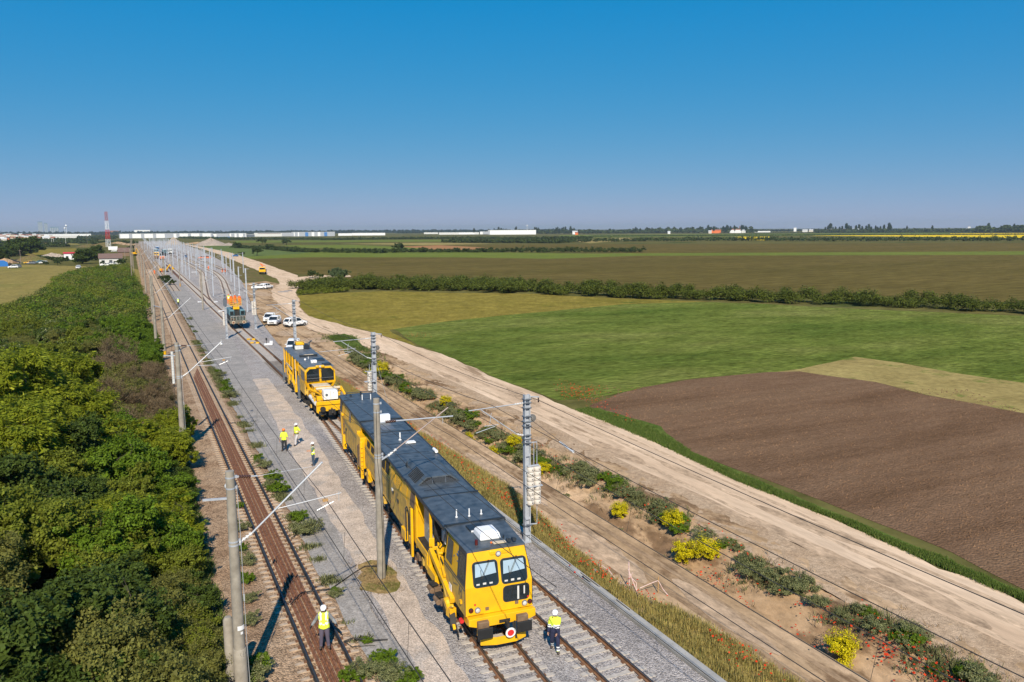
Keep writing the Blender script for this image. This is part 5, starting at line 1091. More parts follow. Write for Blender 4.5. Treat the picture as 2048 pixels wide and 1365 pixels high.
# cab rear wall, tamping unit area
b = MB(); b.bx(-1.36, 1.36, 3.1, 3.16, 1.3, 3.95); b.build('bulkhead', M['under'], T); b = MB(); b.bx(-1.3, 1.3, 5.3, 5.4, 1.2, 3.95); b.build('bulkhead', M['under'], T)
b = MB(); b.bx(-.35, .35, .6, 33.0, .92, 1.22); b.bx(-1.3, 1.3, 3.2, 33.0, 1.05, 1.2); b.build('main_frame', M['under'], T)
for y in (5.65, 8.35):
    for s in (-1, 1): b = MB(); b.bx(s*1.4-.06, s*1.4+.06, y-.06, y+.06, 1.3 if y < 6 else 1.1, 3.95); b.build('roof_post', Y_, T)
b = MB(); b.bx(-1.45, -.5, 6.1, 8.2, 1.62, 1.70); b.build('platform', M['under'], T); b = MB(); b.bx(-1.47, -.4, 5.98, 6.08, 1.2, 1.72); b.bx(-1.5, -1.44, 6.0, 8.2, 1.3, 1.72); b.bx(-1.52, -1.2, 6.05, 6.5, .85, 1.5); b.build('platform_edge', Y_, T, bevel=.02)
b = MB(); b.bx(-1.1, -.2, 7.0, 8.1, 1.7, 3.9); b.bx(-1.15, -.15, 6.95, 7.0, 2.2, 2.25); b.bx(-1.15, -.15, 6.95, 7.0, 2.7, 2.75); b.bx(-1.2, -.9, 6.6, 6.95, 2.55, 2.62); b.build('work_cabinet', plain('pale_grey_green', (.34, .37, .36), .5), T, bevel=.02)
b = MB(); b.bx(-1.0, -.7, 4.6, 5.2, 2.6, 3.3); b.build('equipment_box', M['offwhite'], T, bevel=.02)
rr2 = random.Random(4); b = MB(); k_ = MB()
for i in range(26):
    x, y, z = rr2.uniform(-1.45, -.5), rr2.uniform(3.3, 5.6), rr2.uniform(.9, 2.5); b.box(x, y, z, rr2.uniform(.1, .35), rr2.uniform(.1, .4), rr2.uniform(.1, .45), 0, rr2.uniform(-.5, .5))
b.bar((-1.45, 3.6, 2.0), (-1.0, 5.6, 2.5), .22, .14); b.bar((-1.55, 1.6, 1.35), (-1.5, 5.3, 2.15), .2, .26); b.bar((-1.5, 5.4, 1.0), (-1.5, 5.4, 2.1), .18); b.bx(-1.62, -1.1, 4.2, 5.6, .95, 1.35); b.tube((-1.5, 2.9, 1.9), (-1.3, 4.8, 2.4), .09, n=8)
b.build('tamping_unit', Y_, T, bevel=.015)
b = MB()
for i in range(30):
    p = Vector((rr2.uniform(-1.5, -.6), rr2.uniform(3.2, 5.6), rr2.uniform(1.0, 3.2))); q = p+Vector((rr2.uniform(-.3, .3), rr2.uniform(-.6, .6), rr2.uniform(-.7, .7))); b.tube(p, q, .025, n=5)
b.build('hose_bundle', M['black'], T)
for (y, z, s_) in ((4.3, .75, 1), (3.2, .7, .8)):
    b = MB(); b.box(-1.58, y, z, .36, .8*s_, .36, 0, .15); b.box(-1.7, y-.1, z+.28, .3, .5, .1, 1, .15); b.tube((-1.8, y-.3, z), (-1.8, y+.3, z), .13, n=10); b.build('lining_roller', [M['brown_box'], M['under']], T, bevel=.03)
b = MB(); b.lathe([(.26, -.16), (.30, -.1), (.30, .1), (.26, .16)], (-1.62, 2.0, 1.05), 12, M=Matrix.Rotation(1.4, 3, 'Y')); b.box(-1.58, 1.75, .8, .3, .4, .42, 0, .2); b.bar((-1.58, 1.6, .8), (-1.62, 1.25, .38), .26, .1, 1); b.bar((-1.6, 1.5, .6), (-1.62, 1.1, .3), .12, .08); b.tube((-1.6, 2.2, 1.2), (-1.55, 2.9, 1.7), .1, n=8, mi=2); b.box(-1.62, 2.35, .75, .25, .3, .4, 1); b.box(-1.5, 2.6, 1.1, .2, .5, .3); b.tube((-1.72, 1.9, .9), (-1.6, 1.4, 1.2), .05, mi=2); b.tube((-1.5, 1.3, .35), (-1.55, .75, .12), .035, mi=1); b.build('ballast_plough_arm', [Y_, M['under'], YD], T, bevel=.02)
b = MB(); b.box(-1.5, 2.1, 1.75, .02, .35, .3); b.build('side_plate', M['white'], T)
# --- engine body
def body(name, y0, y1, z0=1.0, z1=3.95, x=1.45, lower=1.25, mats=None, upper_in=.12):
    b = MB(); ring = [(-x, z0+.0), (x, z0), (x, 2.9), (x-upper_in, z1), (-x+upper_in, z1), (-x, 2.9)]
    b.prism([(u, v) for u, v in ring], y0, y1, 'y'); return b.build(name, mats or Y_, T, bevel=.02)
body('engine_body', 8.5, 17.2, 1.25); body('engine_body', 17.2, 22.6, 1.25, 3.4); body('rear_body', 24.2, 33.2, .95, 3.95)
for s in (-1, 1):
    X = s*1.462
    # dull lower side sheets
    for y0, y1, z0, z1 in ((10.3, 14.6, 1.15, 2.95), (14.7, 22.5, 1.5, 2.85), (24.3, 31.2, 1.0, 2.75)):
        b = MB(); b.bx(*sorted((s*1.452, s*1.472)), y0, y1, z0, z1); b.build('flank_sheet', YD, T, bevel=.006)
    for z0 in (2.50, 2.63):
        b = MB(); b.bx(*sorted((s*1.473, s*1.480)), 14.7, 22.5, z0, z0+.05); b.bx(*sorted((s*1.473, s*1.480)), 24.3, 31.2, z0-.1, z0-.05); b.build('stripe', M['grey_stripe'], T)
    # upper doors with grilles (slanted)
    def slant(y0, y1, z0, z1, mat, o, nm):
        f = lambda z: s*(1.45-.12*(z-2.9)/1.05+o); b = MB(); b.add([(f(z0), y0, z0), (f(z0), y1, z0), (f(z1), y1, z1), (f(z1), y0, z1)], [(0, 1, 2, 3)]); q = b.build(nm, M[mat], T, fix=False); m_ = q.modifiers.new('s', 'SOLIDIFY'); m_.thickness = .012; m_.offset = 0; return q
    for y0 in (9.0, 10.4, 11.8, 13.2): slant(y0, y0+1.25, 2.98, 3.88, 'yellow', .012, 'service_door')
    slant(8.7, 9.6, 2.2 if False else 2.98, 3.7, 'brown_box', .026, 'recess')
    for y0 in (11.95, 13.35):
        for k in range(7): slant(y0+.15, y0+.95, 3.06+k*.11, 3.10+k*.11, 'yellow_dirty', .03, 'louvre')
    # engine room openings further back
    for y0 in (14.9, 16.0, 18.0, 19.4, 20.8): slant(y0, y0+.85, 2.95, 3.35 if y0 > 17 else 3.7, 'under', .02, 'opening')
    # handrails and hoses at the body front corner
    b = MB(); b.path([(s*1.56, 9.6, .75), (s*1.56, 9.6, 2.6), (s*1.56, 9.9, 2.75), (s*1.56, 10.15, 2.6), (s*1.56, 10.15, .9)], .03, 6); b.build('handrail', Y_ if s > 0 else M['roof_trim'], T)
    b = MB(); b.bx(*sorted((s*1.5, s*1.62)), 8.75, 8.95, .45, 3.0); b.bx(*sorted((s*1.45, s*1.6)), 9.0, 9.4, 1.0, 1.4); b.bx(*sorted((s*1.3, s*1.6)), 10.3, 11.2, .7, 1.25); b.build('step_frame', Y_, T, bevel=.015)
    b = MB(); [b.path([(s*1.52, 8.9+.14*k, 2.9), (s*1.6, 8.95+.14*k, 2.0), (s*1.5, 9.0+.1*k, 1.2)], .025, 5) for k in range(4)]; b.build('hose_bundle', M['black'], T)
    # protruding hydraulic cabinet
    b = MB(); b.bx(*sorted((s*1.0, s*1.72)), 22.7, 24.0, 1.1, 3.25); b.bx(*sorted((s*1.55, s*1.75)), 22.6, 22.8, .45, 3.0); b.bx(*sorted((s*1.45, s*1.7)), 24.0, 24.3, .7, 3.4); b.build('hydraulic_cabinet', Y_, T, bevel=.03)
    b = MB(); b.bx(*sorted((s*1.72, s*1.78)), 23.0, 23.3, 1.3, 2.7); b.bx(*sorted((s*1.72, s*1.76)), 23.5, 23.8, 1.1, 2.5); b.build('cabinet_slot', M['brown_box'], T); b = MB(); [b.tube((s*1.6, 22.55, .8+k*.3), (s*1.72, 22.55, .8+k*.3), .03) for k in range(7)]; b.build('ladder_rung', Y_, T)
    b = MB(); b.bx(*sorted((s*1.3, s*1.6)), 20.7, 21.3, .75, 1.5); b.bx(*sorted((s*1.3, s*1.6)), 31.6, 31.9, .35, 3.0); b.bx(*sorted((s*1.35, s*1.62)), 31.0, 31.4, .3, 1.4); b.build('step_frame', Y_, T, bevel=.02)
    slant(28.2, 29.0, 3.0, 3.75, 'sidegl', .02, 'side_window'); slant(31.2, 31.35, 2.95, 3.85, 'yellow', .05, 'door_edge'); slant(32.3, 33.15, 2.95, 3.85, 'anthracite', .02, 'corner_trim')
    b = MB(); b.bx(*sorted((s*1.46, s*1.50)), 31.5, 32.3, 1.0, 2.8); b.build('side_door', M['brown_box'], T); b = MB(); b.tube((s*1.53, 31.6, 1.2), (s*1.53, 31.6, 2.8), .02); b.build('door_handle', M['roof_trim'], T)
b = MB(); b.prism([(33.2, 1.0), (33.6, 1.0), (33.75, 2.6), (33.35, 3.95), (33.2, 3.95)], -1.4, 1.4, 'x'); b.build('rear_end', M['anthracite'], T, bevel=.03)
# roofs behind
roof('roof', 10.62, 14.3, 1.45, 1.45, 4.0); roof('roof', 14.32, 20.4, 1.45, 1.45, 4.0); roof('roof', 20.42, 24.0, 1.40, 1.42, 3.98); roof('roof', 24.02, 33.45, 1.48, 1.48, 4.03)
b = MB(); [b.box(0, y, 4.07, 2.9, .08, .06) for y in (20.41, 24.01, 31.2)]; b.bx(-1.5, -1.44, 10.6, 33.4, 3.88, 4.02); b.bx(1.44, 1.5, 10.6, 33.4, 3.88, 4.02); b.build('roof_seam', M['roof_trim'], T)
b = MB(); r_ = [(-1.15, 4.02), (-.65, 4.42), (.65, 4.42), (1.15, 4.02)]
b.loft([[(u, 9.2, v) for u, v in r_], [(u, 12.9, v) for u, v in r_], [(u*.93, 13.7, 4.02+(v-4.02)*.15) for u, v in r_]]); hood = b.build('cooler_hood', M['roof'], T, bevel=.01)
b = MB(); b.prism([(-1.0, 4.06), (-.6, 4.37), (.6, 4.37), (1.0, 4.06)], 9.19, 9.21, 'y'); b.build('grille_opening', M['black'], hood)
b = MB(); [b.bx(-.95+.12*k, .95-.12*k, 9.165, 9.188, 4.08+k*.055, 4.095+k*.055) for k in range(6)]; [b.bx(x-.015, x+.015, 9.15, 9.187, 4.06, 4.38 if abs(x) < .6 else 4.1) for x in (-.35, .35)]; b.build('grille_bars', M['galv_dark'], hood)
b = MB()
for k in range(7):
    y = 9.7+k*.23; b.bar((-1.17, y, 4.045), (-.67, y, 4.445), .05, .03)
b.build('side_grille', M['black'], hood)
b = MB(); b.prism([(12.0, 4.05), (12.6, 4.05), (12.1, 4.5)], -1.0, -.95, 'x'); b.build('flap', M['roof_trim'], hood)
b = MB(); b.bx(.1, .75, 17.1, 17.6, 4.08, 4.16); b.build('roof_vent', M['white'], T, bevel=.03); b = MB(); b.tube((0, 18.2, 4.06), (0, 18.2, 4.1), .1); b.tube((0, 18.2, 4.1), (0, 18.2, 4.55), .045, n=10); b.build('antenna', M['white'], T)
b = MB(); b.tube((1.35, 14.6, 4.15), (1.35, 15.2, 4.15), .1, n=10); b.build('exhaust_silencer', M['white'], T, smooth=True)
b = MB(); b.bx(-.35, .42, 23.0, 23.5, 4.05, 4.6); b.build('roof_cooler', M['white'], T, bevel=.03); b = MB(); b.bx(-.5, .35, 21.0, 22.4, 4.05, 4.075); b.build('roof_panel', M['galv_dark'], T)
for x in (-.1, .55): b = MB(); b.tube((x, 30.8, 4.08), (x, 30.8, 4.5), .035, n=8); b.build('antenna', M['white'], T)
b = MB(); b.path([(-1.0, 32.9, 4.1), (-1.0, 32.9, 4.3), (1.0, 32.9, 4.3), (1.0, 32.9, 4.1)], .03); b.tube((.1, 32.6, 4.1), (.1, 32.6, 4.4), .07); b.tube((-.7, 32.7, 4.15), (-.7, 32.3, 4.15), .08, n=8); b.build('roof_fittings', M['roof_trim'], T)
# running gear
for y in (1.9, 13.9, 15.8, 19.8, 21.6, 27.0, 30.4):
    for s in (-1, 1): wheel(T, s*.78, y)
b = MB()
for y0, y1 in ((1.2, 2.8), (13.2, 16.6), (19.2, 22.3), (26.4, 31)):
    for s in (-1, 1): b.bx(*sorted((s*.92, s*1.08)), y0, y1, .35, .75); [b.lathe([(.1, 0), (.13, .1), (.1, .2), (.13, .3)], (s*1.05, yy, .7), 8) for yy in (y0+.3, y1-.3)]
b.build('bogie_frame', M['under'], T)
for s in (-1, 1):
    for k in range(22): b = MB(); b.box(s*rr2.uniform(1.1, 1.4), 6+k*1.15+rr2.uniform(0, .3), rr2.uniform(.5, .95), rr2.uniform(.1, .3), rr2.uniform(.2, .8), rr2.uniform(.15, .4)); b.build('underfloor_box', M[rr2.choice(['under', 'under', 'brown_box', 'yellow_dirty'])], T, bevel=.02)

rs = random.Random(21)
for s in (-1, 1):
    for k in range(9): y = 10.6+k*1.35+rs.uniform(0, .5); b = MB(); b.bx(*sorted((s*1.473, s*1.492)), y, y+.03, 1.4, 2.4); b.build('panel_joint', M['brown_box'], T)
    for k in range(6): y = 25+k*1.05; b = MB(); b.bx(*sorted((s*1.473, s*1.49)), y, y+.03, 1.1, 2.3); b.build('panel_joint', M['brown_box'], T)
    for k in range(10): y = rs.uniform(9, 31); z = rs.uniform(1.5, 2.4); b = MB(); b.bx(*sorted((s*1.47, s*1.53)), y, y+rs.uniform(.08, .3), z, z+rs.uniform(.06, .2)); b.build('flank_fitting', M[rs.choice(['brown_box', 'roof_trim', 'offwhite'])], T)
    for k in range(5): y = 24.6+k*1.4; b = MB(); b.tube((s*1.5, y, .95), (s*1.52, y+.9, .6), .035, n=5); b.build('pipe', M['under'], T)
for k in range(13): y = 3.6+k*2.3; b = MB(); b.box(0, y, 4.075+(.02 if 9 < y < 14 else 0), 2.1 if not 9 < y < 14 else .01, .025, .012); b.build('roof_rib', M['roof_trim'], T)
# --- second machine: ballast regulator with big front windows
T2 = empty('ballast_regulator', (15.42, 71.0, 0), math.radians(-1.7), 'second yellow track machine with a flat front deck, big black-glazed cab and slate roof', 'track machine')
T_old = T; T = T2
b = MB(); b.bx(-1.35, 1.35, .0, .22, .75, 1.55); b.bx(-1.35, 1.35, -.1, .05, 1.35, 1.7); b.prism([(-1.35, .75), (-.9, .3), (-.75, .3), (-.6, .75)], 0, .3, 'y'); b.build('buffer_beam', Y_, T, bevel=.02)
for s in (-1, 1): b = MB(); b.tube((s*.87, 0, 1.06), (s*.87, -.5, 1.06), .15, n=12); b.lathe([(.26, 0), (.24, .08)], (s*.87, -.5, 1.06), 16, M=Matrix.Rotation(math.pi/2, 3, 'X')); b.bx(s*.87-.3, s*.87+.3, -.3, .0, .5, .8); b.build('buffer', M['under'], T, smooth=True)
b = MB(); b.bar((0, 0, 1.0), (0, -.4, .6), .12); b.bx(-.3, .3, -.2, 0, .4, .9); b.build('coupling', M['under'], T)
b = MB(); b.bx(-1.2, 1.2, .2, 20, .85, 1.15); b.build('main_frame', M['under'], T); b = MB(); b.bx(-1.3, 1.3, .2, 5.2, 1.2, 1.35); b.build('front_deck', YD, T)
b = MB(); b.bx(-.55, .75, .7, 1.6, 1.65, 2.5); o = b.build('control_cabinet', M['white'], T, bevel=.03); b = MB(); b.bx(.08, .1, .69, .7, 1.7, 2.45); b.bx(.3, .33, .68, .7, 2.2, 2.35); b.build('cabinet_seam', M['grey_stripe'], o); b = MB(); b.lathe([(.13, 0), (.13, .01)], (-.28, .695, 2.1), 14, M=Matrix.Rotation(math.pi/2, 3, 'X')); b.build('emblem', M['galv_dark'], o)
b = MB(); b.bx(-.9, .65, 3.6, 5.0, 1.5, 2.35); b.build('hopper_box', Y_, T, bevel=.03); b = MB(); b.bx(-.92, .67, 3.58, 5.0, 2.35, 2.42); b.build('hopper_lid', M['cream'], T, bevel=.02); b = MB(); b.bx(-1.4, -.95, 4.4, 5.1, 1.4, 1.95); b.bx(-.8, .6, 3.4, 3.6, 1.3, 2.0); b.bar((-1.3, 1.0, 1.4), (-1.1, 4.3, 1.8), .18, .3); b.bar((-.5, 2.0, 1.9), (-1.2, 4.0, 2.1), .14); b.bar((.9, 1.4, 1.4), (1.5, 3.2, 2.3), .2); b.bar((1.5, 3.2, 2.3), (1.75, 2.4, 1.6), .18); b.bx(1.2, 1.5, 2.8, 3.3, 1.9, 2.4); b.bx(-1.0, .9, 1.7, 2.2, 1.4, 1.85); b.build('plough_arms', Y_, T, bevel=.02)
b = MB(); b.tube((-.9, 2.6, 2.35), (1.3, 2.6, 2.35), .13, n=10); b.build('cream_roller', M['cream'], T, smooth=True); b = MB(); b.tube((-1.25, .7, 1.35), (-1.35, 3.3, 1.6), .17, n=10); b.build('cylinder', M['offwhite'], T, smooth=True)
rr2 = random.Random(8); b = MB(); [b.box(rr2.uniform(-1.5, 1.5), rr2.uniform(1.5, 5), rr2.uniform(1.2, 2.0), rr2.uniform(.08, .3), rr2.uniform(.1, .5), rr2.uniform(.08, .3), 0, rr2.uniform(-1, 1)) for k in range(40)]; b.build('deck_machinery', YD, T, bevel=.01)
b = MB(); [b.tube((p := Vector((rr2.uniform(-1.4, 1.3), rr2.uniform(1.0, 5), rr2.uniform(1.4, 2.2)))), p+Vector((rr2.uniform(-.5, .5), rr2.uniform(-.9, .9), rr2.uniform(-.4, .4))), .03, n=5) for k in range(26)]; b.build('hose_bundle', M['under'], T)
# cab
cabx = [(-1.0, 1.35), (1.0, 1.35), (1.45, 2.45), (1.45, 3.55), (1.05, 3.98), (-1.05, 3.98), (-1.45, 3.55), (-1.45, 2.45)]
b = MB(); b.loft([[(u, 5.25+(.0 if v > 2.4 else .35*(2.45-v)), v) for u, v in cabx], [(u, 9.2, v) for u, v in cabx]]); b.build('cab_body', Y_, T, bevel=.02)
def poly_face(name, pts, mat, par, y=None):
    g = MB(); g.add([(u, y, v) for u, v in pts], [tuple(range(len(pts)))]); o = g.build(name, M[mat], par, fix=False); m_ = o.modifiers.new('s', 'SOLIDIFY'); m_.thickness = .02; m_.offset = 0; return o
poly_face('windscreen', [(-1.3, 2.62), (-.1, 2.62), (-.1, 3.82), (-.98, 3.82), (-1.3, 3.5)], 'glass', T, 5.24); poly_face('windscreen', [(.1, 2.62), (1.3, 2.62), (1.3, 3.5), (.98, 3.82), (.1, 3.82)], 'glass', T, 5.24)
g = MB(); g.add([(-1.15, 5.26, 2.36), (-.85, 5.42, 1.95), (.85, 5.42, 1.95), (1.15, 5.26, 2.36)], [(0, 1, 2, 3)]); o = g.build('lower_window', M['glass'], T, fix=False); m_ = o.modifiers.new('s', 'SOLIDIFY'); m_.thickness = .03; m_.offset = 0
b = MB(); b.tube((-1.25, 5.2, 2.9), (1.25, 5.2, 2.9), .018, n=5); b.build('inner_rail', M['chrome'], T); b = MB(); b.bx(-.42, .42, 5.1, 5.4, 3.9, 4.14); b.build('lamp_housing', Y_, T, bevel=.08)
b = MB(); b.lathe([(.1, 0), (.08, .04)], (0, 5.1, 4.02), 12, M=Matrix.Rotation(math.pi/2, 3, 'X')); b.build('headlight', M['lamp'], T)
for s in (-1, 1): b = MB(); b.bx(*sorted((s*1.44, s*1.47)), 5.6, 7.6, 2.6, 3.5); b.build('side_window', M['sidegl'], T); b = MB(); b.bx(*sorted((s*1.3, s*1.42)), 5.9, 9.0, 1.2, 2.3); b.build('flank_sheet', YD, T)
# open engine section and roof
b = MB(); b.bx(-1.2, 1.2, 9.25, 19.4, 1.2, 3.5); b.build('engine_block', M['under'], T)
b = MB()
for s in (-1, 1):
    for y in (9.4, 11.0, 13.2, 15.6, 17.6, 19.5): b.bx(*sorted((s*1.36, s*1.46)), y, y+.14, 1.2, 3.95)
    for y0, y1, z0, z1 in ((11.2, 13.1, 2.7, 3.8), (13.4, 15.5, 2.6, 3.8), (15.8, 17.5, 3.0, 3.9), (17.8, 19.4, 2.2, 3.9)): b.bx(*sorted((s*1.22, s*1.34)), y0, y1, z0, z1)
    b.bar((s*1.5, 11.5, 1.0), (s*1.45, 16.5, 2.4), .25, .3); b.bx(*sorted((s*1.35, s*1.7)), 10.2, 10.9, .7, 1.35); b.bx(*sorted((s*1.4, s*1.6)), 12.8, 14, 1.2, 2.0); b.box(s*1.6, 15, 1.5, .2, 1.2, .5)
b.build('side_frames', Y_, T, bevel=.02)
b = MB(); [b.bx(*sorted((s*1.47, s*1.52)), 13.4, 17.4, 2.45, 2.7) for s in (-1, 1)]; [b.bx(*sorted((s*1.4, s*1.5)), 11.2, 11.35, 1.4, 3.9) for s in (-1, 1)]; b.build('pale_panel', M['cream'], T)
b = MB(); [b.bx(*sorted((s*1.4, s*1.62)), y, y+.3, .3, 2.6) for s in (-1, 1) for y in (8.9, 19.6)]; b.build('grey_post', M['galv_dark'], T)
b = MB(); b.loft([[(-1.1, y, 4.0), (-1.42, y, 3.94), (-1.42, y, 3.9), (1.42, y, 3.9), (1.42, y, 3.94), (1.1, y, 4.0), (0, y, 4.06)] for y in (5.5, 19.9)]); b.build('roof', plain('grey_roof_paint', (.12, .135, .15), .5, noise=.25, scale=2), T)
b = MB(); b.bx(-.45, .1, 7.4, 7.9, 4.04, 4.3); b.build('roof_air_unit', M['white'], T, bevel=.02)
for q6 in ((-.9, .9, 11.6, 12.0, 4.05, 4.25), (.1, 1.1, 8.6, 9.9, 4.04, 4.12), (.4, 1.2, 5.8, 6.5, 4.04, 4.15), (-.6, 1.0, 17.2, 18.6, 4.05, 4.5)): b = MB(); b.bx(*q6); b.build('roof_box', M['roof_trim'], T, bevel=.02)
b = MB(); b.bx(-.4, .5, 17.3, 18.3, 4.5, 4.85); b.build('engine_intake', Y_, T, bevel=.06); b = MB(); b.bx(-.6, .3, 16.8, 17.15, 4.1, 4.5); b.build('roof_locker', M['offwhite'], T); b = MB(); b.tube((1.0, 17.4, 4.1), (1.0, 17.4, 4.7), .13, n=10); b.tube((1.0, 17.4, 4.7), (1.25, 17.1, 4.95), .08, n=8); b.build('exhaust_pipe', M['galv_dark'], T)
b = MB(); b.bx(-.5, .5, 11.55, 11.75, 4.25, 4.28); b.build('pale_panel', M['cream'], T); b = MB(); b.sphere((-.75, 9.2, 4.15), .12, 8); b.tube((-.3, 10.0, 4.05), (-.3, 10.0, 4.3), .03); b.build('antenna', M['white'], T)
for y in (1.4, 3.2, 11.4, 17.6):
    for s in (-1, 1): wheel(T, s*.78, y)
for s in (-1, 1):
    for k in range(16): b = MB(); b.box(s*rr2.uniform(1.0, 1.5), .6+k*1.15+rr2.uniform(0, .3), rr2.uniform(.35, .9), rr2.uniform(.1, .3), rr2.uniform(.2, .9), rr2.uniform(.15, .4)); b.build('underfloor_box', M[rr2.choice(['under', 'under', 'yellow_dirty'])], T)

# --- third vehicle: teal motor trolley with a raised platform
T3 = empty('maintenance_railcar', (16.05, 146.6, 0), math.radians(-1), 'grimy teal rail vehicle with a yellow lift platform full of orange workers', 'rail vehicle'); T = T3
b = MB(); b.bx(-1.4, 1.4, .1, 13, .95, 1.25); b.bx(-1.45, 1.45, 0, .2, .8, 1.35); b.build('main_frame', plain('grimy_buffer_beam', (.16, .15, .12), .8, noise=.4, scale=6), T, bevel=.02)
for s in (-1, 1):
    b = MB(); b.tube((s*.87, 0, 1.06), (s*.87, -.45, 1.06), .13, n=10); b.lathe([(.27, 0), (.27, .06)], (s*.87, -.45, 1.06), 18, M=Matrix.Rotation(math.pi/2, 3, 'X')); o = b.build('buffer', M['cream'], T); b = MB(); b.lathe([(.19, 0), (.19, .02)], (s*.87, -.51, 1.06), 18, M=Matrix.Rotation(math.pi/2, 3, 'X')); b.build('buffer_face', M['rust'], o)
b = MB(); b.bar((0, 0, .95), (0, -.35, .75), .16); b.lathe([(.12, 0), (.12, .05)], (0, -.3, .8), 10, M=Matrix.Rotation(math.pi/2, 3, 'X')); b.build('coupling', M['brown_box'], T)
b = MB(); b.bx(-1.3, 1.3, .4, 1.4, 1.25, 1.95); b.build('front_locker', plain('grimy_green_grey', (.07, .085, .075), .8, noise=.5, scale=5), T, bevel=.04)
for x0, x1, nm in ((-1.35, -.45, 'cab'), (.45, 1.3, 'cab')):
    b = MB(); b.bx(x0, x1, 1.5, 7.5, 1.3, 2.1); b.build('cab_base', M['under'], T, bevel=.03); b = MB(); b.bx(x0+.03, x1-.03, 1.5, 7.5, 2.1, 3.1); o = b.build('cab_body', M['teal'], T, bevel=.06); b = MB(); b.bx(x0+.14, x1-.14, 1.47, 1.5, 2.2, 2.85); b.build('window', M['glass'], o)
b = MB(); b.bx(-.45, .45, 2.0, 7.3, 1.3, 2.9); b.bx(1.2, 1.45, 1.6, 7.0, 1.3, 2.8); b.build('engine_gap', M['under'], T); b = MB(); b.path([(-1.2, .2, 1.3), (-1.2, .2, 2.1), (0, .2, 2.1), (1.25, .2, 2.1), (1.25, .2, 1.3)], .025); [b.tube((x, .25, 1.3), (x, .25, 2.1), .02) for x in (-.8, -.3, .3, .8)]; b.build('front_railing', M['offwhite'], T)
rr2 = random.Random(2); b = MB(); [b.box(rr2.uniform(-1.2, 1.2), rr2.uniform(.2, 1.3), rr2.uniform(1.3, 2.1), .2, .2, .25, 0, rr2.uniform(0, 1)) for k in range(12)]; b.build('gear', M['brown_box'], T)
b = MB(); b.bx(-1.4, 1.4, 7.5, 13, 1.3, 1.5); b.bx(-.4, .4, 3.6, 5.0, 2.8, 3.4); b.build('deck', M['under'], T)
b = MB(); b.bx(-1.0, .9, 2.6, 6.2, 3.75, 3.85)
for x in (-1.0, .9):
    for y in (2.6, 4.4, 6.2): b.tube((x, y, 3.85), (x, y, 4.95), .035, n=6)
    for z in (4.2, 4.55, 4.95): b.tube((x, 2.6, z), (x, 6.2, z), .03, n=6)
for y in (2.6, 6.2):
    for z in (4.2, 4.55, 4.95): b.tube((-1.0, y, z), (.9, y, z), .03, n=6)
    for x in (-.5, 0, .45): b.tube((x, y, 3.85), (x, y, 4.95), .03, n=6)
b.bar((-.5, 2.9, 2.9), (.4, 2.9, 3.75), .09); b.bar((.4, 2.8, 2.9), (-.5, 2.8, 3.75), .09); b.bar((-.5, 5.6, 2.9), (.4, 5.6, 3.75), .09); b.bx(-.55, .5, 2.55, 2.75, 3.1, 3.6); b.build('lift_platform', Y_, T)
for y in (2.2, 10): [wheel(T, s*.78, y, .44) for s in (-1, 1)]

# ------------------------------------------------------------------ people
def hand_geo(wr, dirv, palm_n, side, curl=.5, sc=1.0):
    """palm with four unequal bent fingers and a thumb leaving its side; returns list of (p, q, r1, r2)"""
    d = Vector(dirv).normalized(); n = Vector(palm_n).normalized(); n = (n-d*n.dot(d)).normalized(); s = d.cross(n)*side; W0 = Vector(wr); segs = []
    pc = W0+d*.085*sc; segs.append(('palm', W0, pc, s, n))
    for k, L in enumerate((.070, .080, .074, .058)):
        b0 = pc+s*(.030-.020*k)*sc; a = d*math.cos(curl*.5)+n*math.sin(curl*.5); c = d*math.cos(curl*1.3)+n*math.sin(curl*1.3); e = d*math.cos(curl*2)+n*math.sin(curl*2)
        p1 = b0+a*L*.45*sc; p2 = p1+c*L*.32*sc; p3 = p2+e*L*.25*sc; segs += [('f', b0, p1, .0105, .0095), ('f', p1, p2, .0095, .0085), ('f', p2, p3, .0085, .0065)]
    t0 = W0+d*.03*sc+s*.03*sc; t1 = t0+(d*.7+s*.6+n*.3).normalized()*.04*sc; t2 = t1+(d*.9+s*.2+n*.4).normalized()*.035*sc; segs += [('f', t0, t1, .013, .011), ('f', t1, t2, .011, .008)]
    return segs
